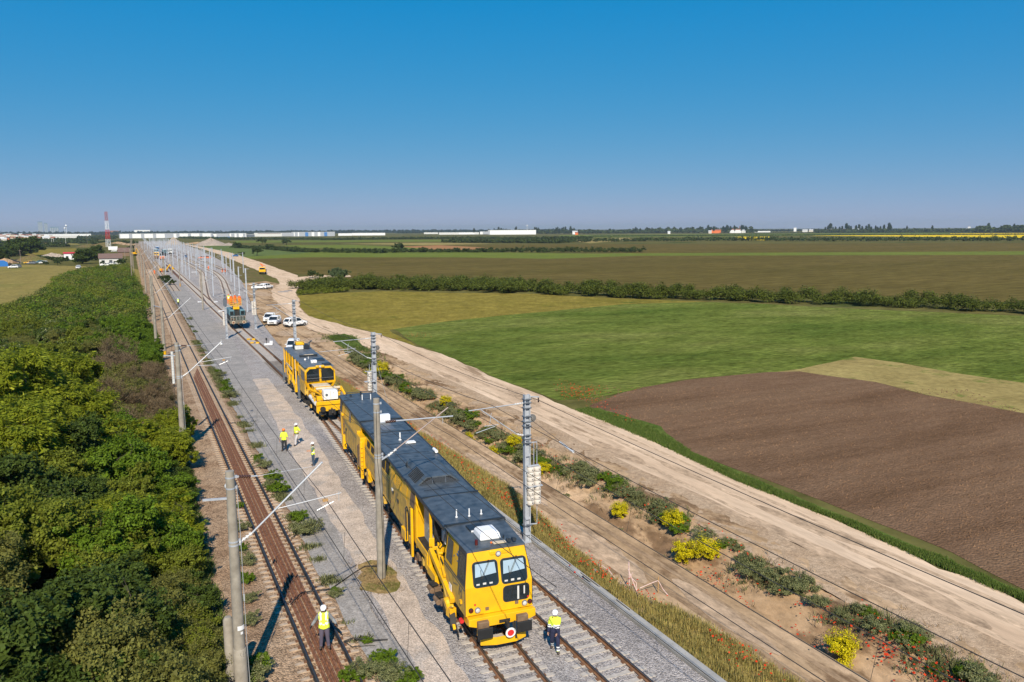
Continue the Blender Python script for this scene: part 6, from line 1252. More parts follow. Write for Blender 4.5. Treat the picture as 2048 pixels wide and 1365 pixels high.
def person(loc, rz, label, arms, legs, cloth, helmet='helmet', group=None, lean=0, head=(0, 0), s=1.0, hands='skin', detail=True):
    """arms: [(elbow),(wrist)] right then left (offsets from the shoulder); legs: [(knee),(ankle)] offsets from the hip"""
    t = empty('person', loc, rz, label, 'person', group); t.scale = (s, s, s)
    v = [(0, 0, .96), (0, -lean*.25, 1.14), (0, -lean*.6, 1.33), (0, -lean*.9, 1.49), (0, -lean*.95-.01, 1.58), (0, -lean-.015, 1.66), (0, -lean-.005, 1.72)]
    rad = [(.165, .115), (.15, .11), (.175, .115), (.062, .06), (.078, .085), (.082, .10), (.07, .085)]; e = [(i, i+1) for i in range(6)]; zone = ['hip', 'belly', 'chest', 'neck', 'head', 'head']
    Vz = ['hip', 'belly', 'chest', 'neck', 'head', 'head', 'head']; ends = []
    for si, (el, wr) in zip((1, -1), arms):
        sh = Vector((si*.175, -lean*.75, 1.42)); E_ = sh+Vector(el); R_ = sh+Vector(wr); k = len(v)
        v += [tuple(sh), tuple(sh.lerp(E_, .5)), tuple(E_), tuple(E_.lerp(R_, .5)), tuple(R_)]; rad += [(.075, .075), (.06, .06), (.048, .048), (.043, .043), (.030, .030)]; Vz += ['shoulder', 'uparm', 'elbow', 'forearm', 'wrist']
        e += [(2, k), (k, k+1), (k+1, k+2), (k+2, k+3), (k+3, k+4)]; zone += ['chest', 'uparm', 'uparm', 'forearm', 'forearm']; ends.append((si, R_, (R_-E_)))
    for si, (kn, an) in zip((1, -1), legs):
        hp = Vector((si*.10, 0, .88)); K_ = hp+Vector(kn); A_ = hp+Vector(an); k = len(v); toe = A_+Vector((si*.03, -.15, -.035))
        v += [tuple(hp), tuple(hp.lerp(K_, .5)), tuple(K_), tuple(K_.lerp(A_, .45)), tuple(A_), tuple(A_+Vector((0, .03, -.05))), tuple(toe)]; rad += [(.105, .105), (.088, .088), (.062, .065), (.058, .062), (.042, .045), (.04, .04), (.038, .03)]; Vz += ['thigh', 'thigh', 'knee', 'shin', 'ankle', 'foot', 'foot']
        e += [(0, k), (k, k+1), (k+1, k+2), (k+2, k+3), (k+3, k+4), (k+4, k+5), (k+4, k+6)]; zone += ['hip', 'thigh', 'thigh', 'shin', 'shin', 'foot', 'foot']
    me = bpy.data.meshes.new('tmp'); me.from_pydata(v, e, []); o = bpy.data.objects.new('tmp', me); C.objects.link(o)
    m = o.modifiers.new('skin', 'SKIN'); sv = me.skin_vertices[0].data
    for i, r in enumerate(rad): sv[i].radius = r; sv[i].use_root = (i == 0)
    m.use_smooth_shade = True; ss = o.modifiers.new('sub', 'SUBSURF'); ss.levels = 2 if detail else 1; ss.render_levels = ss.levels
    bpy.context.view_layer.update(); ev = o.evaluated_get(bpy.context.evaluated_depsgraph_get()); bm_ = bpy.data.meshes.new_from_object(ev); bpy.data.objects.remove(o)
    co = np.array([q.co[:] for q in bm_.vertices]); no = np.array([q.normal[:] for q in bm_.vertices]); pol = [tuple(p.vertices) for p in bm_.polygons]
    A = np.array([v[a] for a, b in e]); Bv = np.array([v[b] for a, b in e]); AB = Bv-A
    def zn(P):
        tt = np.clip(((P[:, None]-A)*AB).sum(2)/(AB**2).sum(1), 0, 1); d = np.linalg.norm(A+AB*tt[..., None]-P[:, None], axis=2)
        rr = np.array([np.mean([rad[a][0], rad[b_][0]]) for a, b_ in e]); i = (d-rr).argmin(1); return [zone[k] for k in i], tt[np.arange(len(P)), i]
    cen = np.array([co[list(p)].mean(0) for p in pol]); Z_, T_ = zn(cen)
    body = MB(); body.v = [tuple(x) for x in co]; body.f = list(pol); body.m = [0]*len(pol)
    for si, R_, d in ends:
        for sg in hand_geo(R_, d, (-si*.8, -.3, 0), si, .55):
            if sg[0] == 'palm':
                _, p, q, s_, n_ = sg; body.loft([[p+s_*.025+n_*.016, p+s_*.025-n_*.016, p-s_*.025-n_*.016, p-s_*.025+n_*.016], [q+s_*.042+n_*.014, q+s_*.042-n_*.014, q-s_*.042-n_*.014, q-s_*.042+n_*.014]], mi=2)
            else: body.tube(sg[1], sg[2], sg[3], sg[4], n=6, mi=2)
    hx = Vector((0, -lean-.015, 1.66))
    if detail:
        for sx in (-1, 1): body.sphere(hx+Vector((sx*.032, -.088, .0)), .011, 6, 1); body.sphere(hx+Vector((sx*.088, .0, -.01)), .026, 6, 0, (.4, .8, 1.2))
        body.add([hx+Vector(q) for q in ((-.012, -.09, .01), (.012, -.09, .01), (.018, -.092, -.035), (-.018, -.092, -.035), (0, -.122, -.03))], [(0, 1, 4), (1, 2, 4), (2, 3, 4), (3, 0, 4)]); body.box(hx.x, hx.y-.085, hx.z-.062, .045, .012, .01, 3)
    body.build('body', [M['skin'], M['black'], M[hands], M['darkred']], t, smooth=True)
    def garment(name, zs, off, mats, cf=None, tmin=None):
        sel = [i for i in range(len(pol)) if Z_[i] in zs and (cf is None or cf(cen[i], Z_[i], T_[i]) is not None)]
        if not sel: return
        used = sorted({k for i in sel for k in pol[i]}); mp = {k: j for j, k in enumerate(used)}; g = MB(); g.v = [tuple(co[k]+no[k]*off) for k in used]; g.f = [tuple(mp[k] for k in pol[i]) for i in sel]
        g.m = [cf(cen[i], Z_[i], T_[i]) if cf else 0 for i in sel]; return g.build(name, [M[x] for x in mats], t, smooth=True, fix=False)
    for name, zs, off, mats, cf in cloth: garment(name, zs, off, mats, cf)
    if helmet:
        b = MB(); hm = Matrix.Rotation(-.12, 3, 'X'); c = hx+Vector((0, .005, .03)); b.lathe([(.128, 0), (.124, .03), (.112, .08), (.08, .118), (.03, .135), (.001, .137)], c, 16, M=hm); b.prism([(-.10, -.10), (-.07, -.19), (.07, -.19), (.10, -.10)], c.z-.012, c.z+.002, 'z'); h_ = b.build('helmet', M[helmet], t, smooth=True)
        b = MB(); b.lathe([(.098, -.07), (.104, -.02), (.10, .03)], hx+Vector((0, .022, .02)), 12); b.build('hair', M['hair'], t, smooth=True)
    return t
TROU = {'hip', 'thigh', 'shin'}; TORSO = {'chest', 'belly', 'hip', 'neck'}
def band_cf(bands, base=0, st=1, zmin=None, arm=None):
    """material index by height: reflective where z falls in one of the bands"""
    def f(c, z, t):
        if zmin is not None and c[2] < zmin: return None
        if z in ('uparm', 'forearm'): return st if arm and arm[0] < c[2] < arm[1] else base
        return st if any(a < c[2] < b_ for a, b_ in bands) else base
    return f
hang = lambda si, out=.08, fwd=-.04: ((si*(out*.6), .02, -.29), (si*out, fwd, -.55))
stand = [((.02, -.01, -.42), (.05, .02, -.80)), ((-.02, -.01, -.42), (-.05, .02, -.80))]
walk = [((.02, -.14, -.40), (.03, -.12, -.80)), ((-.02, .06, -.42), (-.02, .28, -.76))]
topcut = lambda c, z, t: None if (z == 'hip' and c[2] < .93) else 0
def shirt(mat, band=None, long=False, name='shirt', off=.022):
    def cf(c, z, t):
        if z == 'hip' and c[2] < .92: return None
        if z == 'neck' and c[2] > 1.50: return None
        if z == 'uparm' and not long and t > .97 and c[2] < 1.2: return None
        return 1 if band and z not in ('uparm', 'forearm') and any(a < c[2] < b_ for a, b_ in band) else 0
    return (name, TORSO | {'uparm'} | ({'forearm'} if long else set()), off, [mat, 'reflect'], cf)
def vest(off=.04):
    def cf(c, z, t):
        if (z == 'hip' and c[2] < .90) or (z == 'neck') or abs(c[0]) > .175: return None
        return 1 if (1.05 < c[2] < 1.12 or 1.2 < c[2] < 1.26 or (abs(abs(c[0])-.10) < .03 and c[2] > 1.26)) else 0
    return ('vest', {'chest', 'belly', 'hip'}, off, ['hivis', 'reflect'], cf)
trs = lambda m, cf=None: ('trousers', TROU, .018, [m, 'reflect', 'hivis'], cf)
boots = ('boots', {'foot'}, .016, ['boot'], None)
wp = at(650, 1297, -.05)
person((wp.x, wp.y, -.04), math.radians(-18+180-180), 'person in grey jumper and yellow vest with black gloves on the old track', [((.16, .06, -.24), (.30, -.02, -.40)), ((-.16, .06, -.24), (-.30, .0, -.42))], stand,
       [trs('plum'), shirt('greycl', long=True, name='jumper'), vest(), boots], hands='glove', s=1.03)
def jacketR(c, z, t):
    if z == 'hip' and c[2] < .90: return None
    if z == 'neck' and c[2] > 1.5: return None
    h = c[2]
    return 0 if h > 1.22 else 1 if h > 1.17 else 2 if h > 1.13 else 1 if h > 1.08 else 2
def trR(c, z, t):
    h = c[2]; return 2 if h < .12 else 1 if h < .20 else 0 if h < .25 else 1 if h < .33 else 0
wp = at(1110, 1299, -.1)
person((wp.x, wp.y, -.20), math.radians(-30), 'person in yellow and navy work suit walking beside the front of the machine', [((-.05, -.04, -.28), (-.10, -.16, -.52)), hang(-1, .10, -.02)], walk,
       [('trousers', TROU, .02, ['navy', 'reflect', 'hivis'], trR), ('jacket', TORSO | {'uparm', 'forearm'}, .028, ['hivis', 'reflect', 'navy'], jacketR), boots], s=1.0)
wp = at(569, 902, -.2); person((wp.x, wp.y, -.21), math.radians(-20), 'person in orange helmet, yellow shirt and black trousers, left of the group of three', [hang(1, .14), hang(-1, .14)], stand, [trs('darkcl'), shirt('hivis', [(1.14, 1.18)]), boots], helmet='helmet_or')
wp = at(594, 890, -.2); person((wp.x, wp.y, -.21), math.radians(-60), 'person in white helmet, yellow shirt and pale trousers, striding behind two others', [((.18, .06, -.2), (.12, -.12, -.32)), hang(-1, .1)], [((.02, -.2, -.38), (.03, -.28, -.78)), ((-.02, .1, -.41), (-.02, .38, -.70))], [trs('palecl'), shirt('hivis', [(1.14, 1.18)]), ('belt', {'hip'}, .03, ['darkcl'], lambda c, z, t: 0 if .93 < c[2] < 1.0 else None), boots])
wp = at(627, 932, -.2); person((wp.x, wp.y, -.21), math.radians(-95), 'person in white helmet and open yellow vest, nearest of the group of three', [((.02, -.10, -.26), (-.06, -.34, -.24)), ((.0, -.08, -.26), (.08, -.32, -.25))], stand, [trs('jeans'), shirt('greensh'), vest(.03), boots])
wp = at(357, 612, -.2); person((wp.x, wp.y, -.22), math.radians(-30), 'small person in dark clothes and yellow vest alone on the grey grit', [hang(1), hang(-1)], stand, [trs('darkcl'), shirt('darkcl', long=True), vest()], detail=False)
ORC = [trs('orangecl'), shirt('orangecl', [(1.12, 1.17)], long=True, name='jacket')]
far_or = person((30.4, 384, -.22), math.radians(-20), 'tiny worker in orange standing beside the curving yard tracks', [hang(1), hang(-1)], stand, ORC, detail=False, helmet='helmet')
for x, y, z, r, lb in [(15.35, 149.9, 3.86, 20, 'orange worker at the left rail of the yellow lift platform'), (16.2, 151.6, 3.86, 200, 'orange worker in the middle of the yellow lift platform'), (16.75, 149.8, 3.86, -20, 'orange worker with white helmet at the right rail of the platform, facing the camera'), 
        (7.5, 356, -.3, 0, 'worker in orange bending beside the old track, leftmost of the far group'), (10.6, 367, -.2, 40, 'worker in orange beside the small yellow digger'), (9.6, 320, -.2, 90, 'worker in orange nearest to the white-footed mast'), (12.0, 372, -.2, 10, 'worker in orange right of the small yellow digger'), (14.2, 560, -.2, 0, 'worker in orange among the farthest machines'), (16.6, 545, -.2, 0, 'second worker in orange among the farthest machines')]:
    c = copy_tree(far_or); c.location = (x, y, z); c.rotation_euler = (0, 0, math.radians(r)); c['label'] = lb; c['group'] = 'railway workers in orange'
far_or['group'] = 'railway workers in orange'
wp = person((15.1, 151.6, 3.86), 0, 'worker in yellow and orange leaning on the left of the lift platform', [hang(1), hang(-1)], stand, [trs('orangecl'), shirt('orangecl', long=True, name='jacket'), vest()], detail=False, helmet='helmet_or')

# ------------------------------------------------------------------ cars
def car(loc, rz, label, paint='white', kind='suv', group=None, detail=True):
    t = empty('car', loc, rz, label, 'car', group); L = 4.4; h = 1.66 if kind == 'suv' else 1.45; r = .34
    st = [(-2.2, .72, .42, .70), (-2.12, .80, .30, .86), (-1.85, .88, .26, .94), (-1.0, .90, .26, 1.02), (.2, .90, .26, 1.04), (1.3, .90, .26, 1.05), (1.95, .88, .28, 1.05), (2.14, .82, .32, 1.0), (2.2, .76, .42, .9)]
    b = MB(); b.loft([[(-w*.93, y, z0), (w*.93, y, z0), (w, y, z0+.12), (w, y, z1-.18), (w*.93, y, z1), (-w*.93, y, z1), (-w, y, z1-.18), (-w, y, z0+.12)] for y, w, z0, z1 in st]); body = b.build('body', M[paint], t, smooth=True, bevel=.01)
    gh = [(-1.05, .80, 1.02, 1.04), (-.35, .72, 1.02, h-.06), (.1, .70, 1.02, h), (1.5, .69, 1.02, h-.03), (2.08, .74, 1.0, 1.10)]
    b = MB(); b.loft([[(-.82, y, z0-.03), (.82, y, z0-.03), (w, y, z1-.01), (-w, y, z1-.01)] for y, w, z0, z1 in gh]); b.build('windows', M['glass'], t)
    b = MB(); b.loft([[(-w-.02, y, z-.05), (w+.02, y, z-.05), (w-.04, y, z+.02), (-w+.04, y, z+.02)] for y, w, z in ((-.42, .73, h-.09), (.1, .71, h), (1.55, .70, h-.03), (1.75, .69, h-.12))])
    for s in (-1, 1):
        b.bar((s*.80, -1.1, 1.03), (s*.72, -.4, h-.07), .06); b.bar((s*.82, .35, 1.03), (s*.71, .32, h-.03), .06); b.bar((s*.82, 1.35, 1.03), (s*.70, 1.3, h-.03), .12); b.bar((s*.80, 2.1, 1.02), (s*.70, 1.7, h-.1), .10)
    b.build('roof', M[paint], t)
    if detail:
        for s in (-1, 1):
            q = MB(); q.bx(*sorted((s*.48, s*.80)), -2.2, -2.1, .66, .80); q.build('headlight', M['lamp'], t); q = MB(); q.bx(*sorted((s*.62, s*.84)), 2.12, 2.2, .78, .98); q.build('tail_light', M['darkred'], t); q = MB(); q.box(s*.98, -.72, 1.08, .2, .12, .14); q.build('mirror', M[paint], t)
            q = MB(); q.bx(*sorted((s*.885, s*.915)), -1.0, 1.2, .28, .42); q.build('sill', M['black'], t)
        q = MB(); q.bx(-.45, .45, -2.23, -2.15, .56, .72); q.bx(-.8, .8, -2.2, -2.1, .28, .42); q.bx(-.8, .8, 2.1, 2.22, .3, .5); q.build('bumper_grille', M['black'], t); q = MB(); q.bx(-.26, .26, -2.24, -2.2, .46, .56); q.bx(-.26, .26, 2.2, 2.24, .7, .82); q.build('number_plate', M['offwhite'], t)
    for s in (-1, 1):
        for y in (-1.38, 1.35):
            w_ = MB(); R = Matrix.Rotation(math.pi/2, 3, 'Y'); w_.lathe([(r, -.11), (r, .09), (r*.7, .11)], (s*.80, y, r), 14, M=R); o = w_.build('wheel', M['black'], t); q = MB(); q.lathe([(r*.6, .0), (r*.55, .02)], (s*.80+(.11 if s > 0 else -.13), y, r), 10, M=R); q.build('rim', M['chrome'], o)
    return t
def carat(px, py, rz, label, **k): q = at(px, py, -.5); return car((q.x, q.y, -.49), math.radians(rz), label, **k)
GCAR = 'white cars parked on the dirt area by the road'
carat(539, 644, -18, 'leftmost of the three mid-distance white suvs, partly behind its neighbour', group=GCAR)
carat(549, 650, -22, 'white suv in the middle of the three mid-distance cars, front to the camera', group=GCAR)
carat(591, 653, 118, 'white suv seen from behind, cut through by the smooth steel mast', group=GCAR)
carat(587, 702, -16, 'white suv peeking out directly behind the second yellow machine', group=GCAR)
carat(518, 579, -100, 'white car parked sideways, left and nearer of the far pair', group=GCAR, kind='sedan')
carat(533, 578, 130, 'white suv, right one of the far pair by the road fork', group=GCAR)
carat(449, 546, -14, 'orange car parked among the steel masts beside the yard', paint='orange')
carat(404, 518, -100, 'orange van, left of the two orange ones beside the far road', paint='orange'); carat(416, 518, 80, 'orange van, right of the two orange ones beside the far road', paint='orange')
carat(470, 514, -90, 'dark blue van standing at the edge of the soft green field', paint='blue'); carat(371, 516, -10, 'blue car far off between yard masts', paint='blue')
carat(26, 537, -80, 'white estate car parked at the left edge of the dry meadow', group='cars parked round the meadow'); carat(33, 536, -80, 'grey car partly behind the white estate car on the meadow', paint='galv_dark', group='cars parked round the meadow')
carat(157, 538, -5, 'white hatchback alone in the middle of the meadow edge', group='cars parked round the meadow'); carat(57, 528, -100, 'yellow car beside the dark rubble heap', paint='yellow', group='cars parked round the meadow')
carat(63, 529, -90, 'grey car touching the yellow car', paint='galv_dark', group='cars parked round the meadow'); carat(79, 527, -70, 'light blue car under a blue cover at the meadow edge', paint='teal', group='cars parked round the meadow'); carat(87, 528, -95, 'pale grey car right of the blue-covered one', paint='offwhite', group='cars parked round the meadow')
carat(210, 533, -110, 'white car in front of the brown-roofed house, left of two', group='cars parked round the meadow'); carat(221, 531, -110, 'white car in front of the brown-roofed house, right of two', group='cars parked round the meadow'); carat(228, 504, -90, 'white pickup below the white box truck', group='cars parked round the meadow')
# yellow crane truck on the road
q = at(526, 548, -.5); t = empty('crane_truck', (q.x, q.y, -.49), math.radians(-12), 'yellow truck with a folded orange crane, driving on the dirt road', 'truck')
b = MB(); b.bx(-1.25, 1.25, -3.4, -1.5, .9, 2.2); b.prism([(-3.4, 2.2), (-1.5, 2.2), (-1.5, 2.9), (-3.0, 2.9)], -1.2, 1.2, 'x'); b.build('cab', Y_, t, bevel=.06); b = MB(); b.bx(-1.05, 1.05, -3.44, -3.38, 1.9, 2.2); b.prism([(-3.42, 2.2), (-3.35, 2.2), (-2.98, 2.8), (-3.05, 2.8)], -1.05, 1.05, 'x'); b.build('windscreen', M['glass'], t)
b = MB(); b.bx(-1.2, 1.2, -3.5, -3.4, .6, .9); b.bx(-1.2, 1.2, -1.5, 3.5, .9, 1.1); b.build('chassis', M['under'], t); b = MB(); b.bx(-1.25, 1.25, -.4, 3.6, 1.1, 1.7); b.build('flatbed', M['galv_dark'], t); b = MB(); b.bar((0, -1.0, 1.1), (0, -1.0, 3.2), .4); b.bar((0, -1.0, 3.2), (-.9, -.2, 4.2), .25); b.bar((-.9, -.2, 4.2), (1.0, .2, 3.1), .2); b.build('crane', M['orange'], t)
for s in (-1, 1):
    for y in (-2.6, 1.2, 2.4): w_ = MB(); w_.lathe([(.5, -.15), (.5, .15)], (s*1.05, y, .5), 14, M=Matrix.Rotation(math.pi/2, 3, 'Y')); w_.build('wheel', M['black'], t)
# small far machines in the yard
def digger(x, y, rz, label, mat='yellow', s=1.0):
    t = empty('excavator', (x, y, -.3), math.radians(rz), label, 'excavator'); t.scale = (s, s, s)
    b = MB(); b.bx(-1.4, -.8, -1.7, 1.7, 0, .8); b.bx(.8, 1.4, -1.7, 1.7, 0, .8); b.build('tracks', M['black'], t); b = MB(); b.bx(-1.3, 1.3, -1.3, 1.9, .9, 2.0); b.build('body', M[mat], t, bevel=.08); b = MB(); b.bx(-1.2, -.1, -1.3, .3, 2.0, 3.0); b.build('cab', M['glass'], t)
    b = MB(); b.bar((.5, -1.2, 1.6), (.5, -3.2, 4.0), .35, .45); b.bar((.5, -3.2, 4.0), (.5, -5.2, 2.4), .25, .35); b.bx(.1, .9, -5.6, -4.9, 1.5, 2.4); b.build('boom', M[mat], t); return t
digger(11.6, 369, 50, 'small yellow digger working at the end of the grey yard', s=.8); digger(.7, 634, 20, 'yellow excavator beside the distant tree left of the tracks', s=1.3); digger(19.0, 610, 60, 'black-looking digger in the far yard right of the orange machines', mat='under')
def box_vehicle(x, y, w, l, h, rz, label, body, low='under', name='rail_wagon', cat='rail vehicle', win=True):
    t = empty(name, (x, y, -.2), math.radians(rz), label, cat); b = MB(); b.bx(-w/2, w/2, 0, l, .9, h); b.build('body', M[body], t, bevel=.08); b = MB(); b.bx(-w/2+.2, w/2-.2, .2, l-.2, .2, .9); b.build('chassis', M[low], t)
    if win: b = MB(); b.bx(-w*.38, -w*.04, -.03, 0, h*.6, h*.85); b.bx(w*.04, w*.38, -.03, 0, h*.6, h*.85); b.build('window', M['glass'], t)
    b = MB(); b.bx(-w/2+.1, w/2-.1, .3, l-.3, h, h+.15); b.build('roof', M['offwhite'], t); return t
box_vehicle(21.5, 640, 3, 16, 3.8, 0, 'blue and white rail vehicle, right one of the blue cluster in the far yard', 'teal'); box_vehicle(16, 668, 3, 16, 3.6, 0, 'blue and white rail vehicle, left one of the blue cluster in the far yard', 'teal'); box_vehicle(25.6, 655, 2.8, 14, 3.9, 0, 'white-topped rail vehicle at the right end of the blue cluster', 'offwhite'); box_vehicle(19, 730, 3, 20, 4.2, 0, 'blue wagon farthest back in the blue cluster', 'blue')
box_vehicle(14.2, 580, 3.2, 9, 3.4, 0, 'yellow and orange track machine in front of the blue cluster', 'yellow'); box_vehicle(15.8, 520, 2.6, 6, 2.4, 0, 'low orange wagon in front of the yellow track machine', 'orange', win=False); box_vehicle(13.0, 545, 2.4, 5, 2.2, 0, 'rust red trolley beside the low orange wagon', 'rust', win=False)

# ------------------------------------------------------------------ small things beside the tracks
GP = 'yellow point machine boxes at the turnout'
for k, (px, py) in enumerate([(497, 680), (507, 680), (504, 687), (515, 687)]):
    q = at(px, py, -.2); b = MB(); b.bx(-.25, .25, -.2, .2, 0, .22); b.bar((.2, 0, .1), (.9 if k % 2 == 0 else -.9, 0, .08), .05, mi=1); o = tag(b.build('point_box', [Y_, M['under']], bevel=.02), ['left rear', 'right rear', 'left front', 'right front'][k]+' yellow box in the turnout before the teal rail vehicle', 'point machine', GP); o.location = (q.x, q.y, -.22)
q = at(538, 690, -.2); t = empty('signal_box', (q.x, q.y, -.22), 0, 'white cable boxes and a tiny dark signal beside the turnout', 'signal box'); b = MB(); b.bx(-.7, .5, -.25, .25, 0, .25); b.bx(.1, .55, -.2, .2, .25, .6); b.build('box', M['white'], t, bevel=.03); b = MB(); b.tube((-.35, 0, 0), (-.35, 0, .8), .04); b.bx(-.47, -.23, -.1, .05, .75, 1.1); b.build('signal_head', M['black'], t)
# stakes with faded tape
def stake(x, y, h, label, mat='wood', lean=(0, 0)):
    b = MB(); b.bar((0, 0, -.1), (lean[0], lean[1], h), .035, mi=0); o = tag(b.build('stake', M[mat]), label, 'wooden stake', 'wooden stakes round the dug-up spot'); o.location = (x, y, -.47); return o
s1 = at(1201, 1148, -.47); s2 = at(1259, 1180, -.47); s3 = at(1280, 1195, -.47); s4 = at(1316, 1185, -.47)
stake(s1.x, s1.y, .75, 'bare yellowish stake at the left of the taped spot'); stake(s2.x, s2.y, 1.4, 'tall upright stake wrapped in faded pink tape', 'pinktape', (.0, .1)); stake(s3.x, s3.y, 1.35, 'slanting stake wrapped in pink tape, right of the upright one', 'pinktape', (-.45, .35)); stake(s4.x, s4.y, .8, 'short stake with a knotted white tape end at the right of the dug spot', 'wood')
b = MB(); b.path([s1+Vector((0, 0, .5)), s1.lerp(s2, .3)+Vector((0, 0, .42)), s1.lerp(s2, .6)+Vector((0, 0, .1)), s1.lerp(s2, .8)+Vector((0, 0, .12)), s2+Vector((0, 0, .6)), s2+Vector((.1, -.1, .9))], .014, 5); b.path([s2+Vector((0, 0, .7)), s2+Vector((.25, -.2, .4)), s2+Vector((.1, -.5, .05)), s2+Vector((-.15, -.8, .02)), s2+Vector((.05, -1.0, .03))], .016, 5); b.path([s3+Vector((.2, .3, .3)), s4+Vector((-.3, .1, .5)), s4+Vector((0, 0, .6)), s4+Vector((.15, -.2, .2)), s4+Vector((.22, -.5, .03))], .016, 5)
tag(b.build('barrier_tape', M['pinktape']), 'faded pink and white barrier tape trailing between the stakes', 'barrier tape')
for k, (a, c) in enumerate([((1145, 1104), (1198, 1143)), ((1152, 1108), (1190, 1133))]):
    p, q = at(*a, -.3), at(*c, -.3); b = MB(); b.bar(p+Vector((.16*k, .25*k, -.12+.0*k)), q+Vector((.16*k, .25*k, -.12)), .14, .16); tag(b.build('concrete_beam', M['kerbc'], bevel=.01), ['longer', 'shorter'][k]+' of two grey concrete beams lying in the dry grass by the kerb', 'concrete beam')
b = MB(); rc = random.Random(6)
b.path([(19.3, y, -.11) if int(y) % 3 else (19.5+rc.uniform(0, .3), y, -.3) for y in np.arange(28.5, 40, .55)], .018, 5); b.path([(19.45+.35*math.sin(k*.9), 31.2+.25*k+.2*math.cos(k*2), -.40+.1*(k % 2)) for k in range(9)], .02, 5); b.path([(19.2, 32.5, -.1), (19.1, 32.4, -.35+.3), (19.15, 31.9, -.1), (19.6, 31.2, -.35), (20.1, 30.3, -.4), (20.2, 29.7, -.42), (19.9, 29.8, -.4)], .022, 5)
tag(b.build('black_cable', M['black']), 'loose black cable tangled along the concrete kerb', 'cable')
b = MB(); b.path([(6.95, 31.4, -.1), (7.3, 31.3, .02), (8.0, 31.0, -.1), (8.7, 30.9, -.19)], .03, 6); b.path([(6.95, 31.4, -.1), (7.2, 31.0, -.2), (8.1, 30.7, -.2)], .02, 5); tag(b.build('ground_cable', M['under']), 'dark cable arching off the old track beside the white-helmeted worker', 'cable')
b = MB(); b.path([(5.5, 35.6, -.0), (6.2, 36.6, .0), (7.6, 36.7, -.15), (9.2, 38.2, -.2), (9.8, 38.6, -.18), (10.3, 38.2, -.1)], .028, 6); tag(b.build('ground_cable', M['under']), 'cable lying from the old track to the foot of the thick concrete mast', 'cable')
b = MB(); b.path([(7.0, 44+.0*k, -.12) for k in (0, 1)] + [(7.6, 44.6, -.1), (8.4, 45.4, -.19), (8.9, 47, -.2)], .025, 6); tag(b.build('ground_cable', M['under']), 'thin cable crossing the grit beside the biggest weed clump', 'cable')
for k, (px, py, w) in enumerate([(390, 545, 3), (400, 605, 1), (432, 605, .8), (446, 623, 2.2), (405, 522, 2.5), (395, 530, 3)]):
    q = at(px, py, -.2); b = MB(); b.box(0, 0, .12, w, .5, .22, rz=.6); o = tag(b.build('material_bundle', M['white'], bevel=.02), 'white wrapped bundle number '+['by the concrete mast', 'left of the branch track', 'by the curved track', 'left of the teal vehicle', 'far up the yard', 'highest in the yard'][k].replace('number ', ''), 'material bundle'); o['label'] = 'white bundle lying '+['near the rusty rail stack', 'left of the branching track', 'just beside the curved rails', 'left of the teal vehicle', 'far up the yard', 'between yard masts far up'][k]; o.location = (q.x, q.y, -.22)

# ------------------------------------------------------------------ far buildings
def face_frame(px, py, z=-.5):
    q = at(px, py, z); return q, -math.atan2(q.x, q.y)
def hall(px0, px1, pyb, h, label, wall='white', bays=None, depth=60, roof=None, cat='warehouse', name='warehouse', stripe=None, gable=False, doors=0):
    q, rz = face_frame((px0+px1)/2, pyb); w = (px1-px0)/FOC*pix(q)[2]; t = empty(name, (q.x, q.y, -.5), rz, label, cat)
    b = MB(); b.bx(-w/2, w/2, 0, depth, 0, h); b.build('walls', M[wall], t)
    b = MB()
    if gable: b.prism([(-w/2-.4, h), (w/2+.4, h), (w/2-.2, h+gable), (-w/2+.2, h+gable)], -.4, depth+.4, 'y') if False else b.prism([(-.5, h), (depth+.5, h), (depth/2, h+gable)], -w/2-.4, w/2+.4, 'x')
    else: b.bx(-w/2-.3, w/2+.3, -.3, depth+.3, h+.002, h+.5)
    b.build('roof', M[roof or 'offwhite'], t)
    if bays:
        for (a, c, mt) in bays: b = MB(); b.bx(-w/2+w*a, -w/2+w*c, -.25, .0-.003, .2, h-.4); b.build('wall_panel', M[mt], t)
    if stripe: b = MB(); b.bx(-w/2+w*.1, w/2-w*.3, -.3, -.003, h*.8, h*.9); b.build('stripe', M[stripe], t)
    if doors:
        for k in range(doors): x = -w/2+w*(k+.5)/doors; b = MB(); b.bx(x-.5*min(2, w/doors*.4), x+.5*min(2, w/doors*.4), -.12, -.003, .8 if doors > 1 else 0, 2.2); b.build('window', M['glass'], t)
    return t
M['bay_grey'] = plain('grey_wall_panel', (.36, .38, .42), .6); M['bay_blue'] = plain('blue_wall_panel', (.04, .17, .45), .6); M['tile'] = plain('red_roof_tiles', (.32, .12, .07), .8); M['tile_br'] = plain('brown_roof_tiles', (.16, .10, .08), .85); M['plaster'] = plain('plaster', (.62, .56, .48), .85); M['haze_glass'] = plain('blue_glass_tower', (.10, .20, .28), .4)
hall(248, 420, 476.5, 11, 'longest warehouse with white bays and grey gaps, right above where the tracks vanish', 'bay_grey', [(k/8+.012+.06*(k == 4), (k+.82)/8, 'white') for k in range(8)])
hall(421, 457, 475.5, 9.5, 'warehouse with a blue base left of the dark grey-windowed one', 'white', [(.35, 1, 'bay_grey'), (.3, .95, 'bay_blue')][:1]); hall(432, 459, 476.3, 3.2, 'low blue shed in front of the white warehouses', 'bay_blue', depth=20)
hall(460, 492, 474.8, 10, 'white and grey warehouse with glazed sections, left of the dark one', 'white', [(.1, .3, 'bay_grey'), (.42, .55, 'bay_grey'), (.8, .95, 'bay_grey')]); hall(493, 509, 474.4, 7, 'dark grey low warehouse between two pale ones', 'galv_dark')
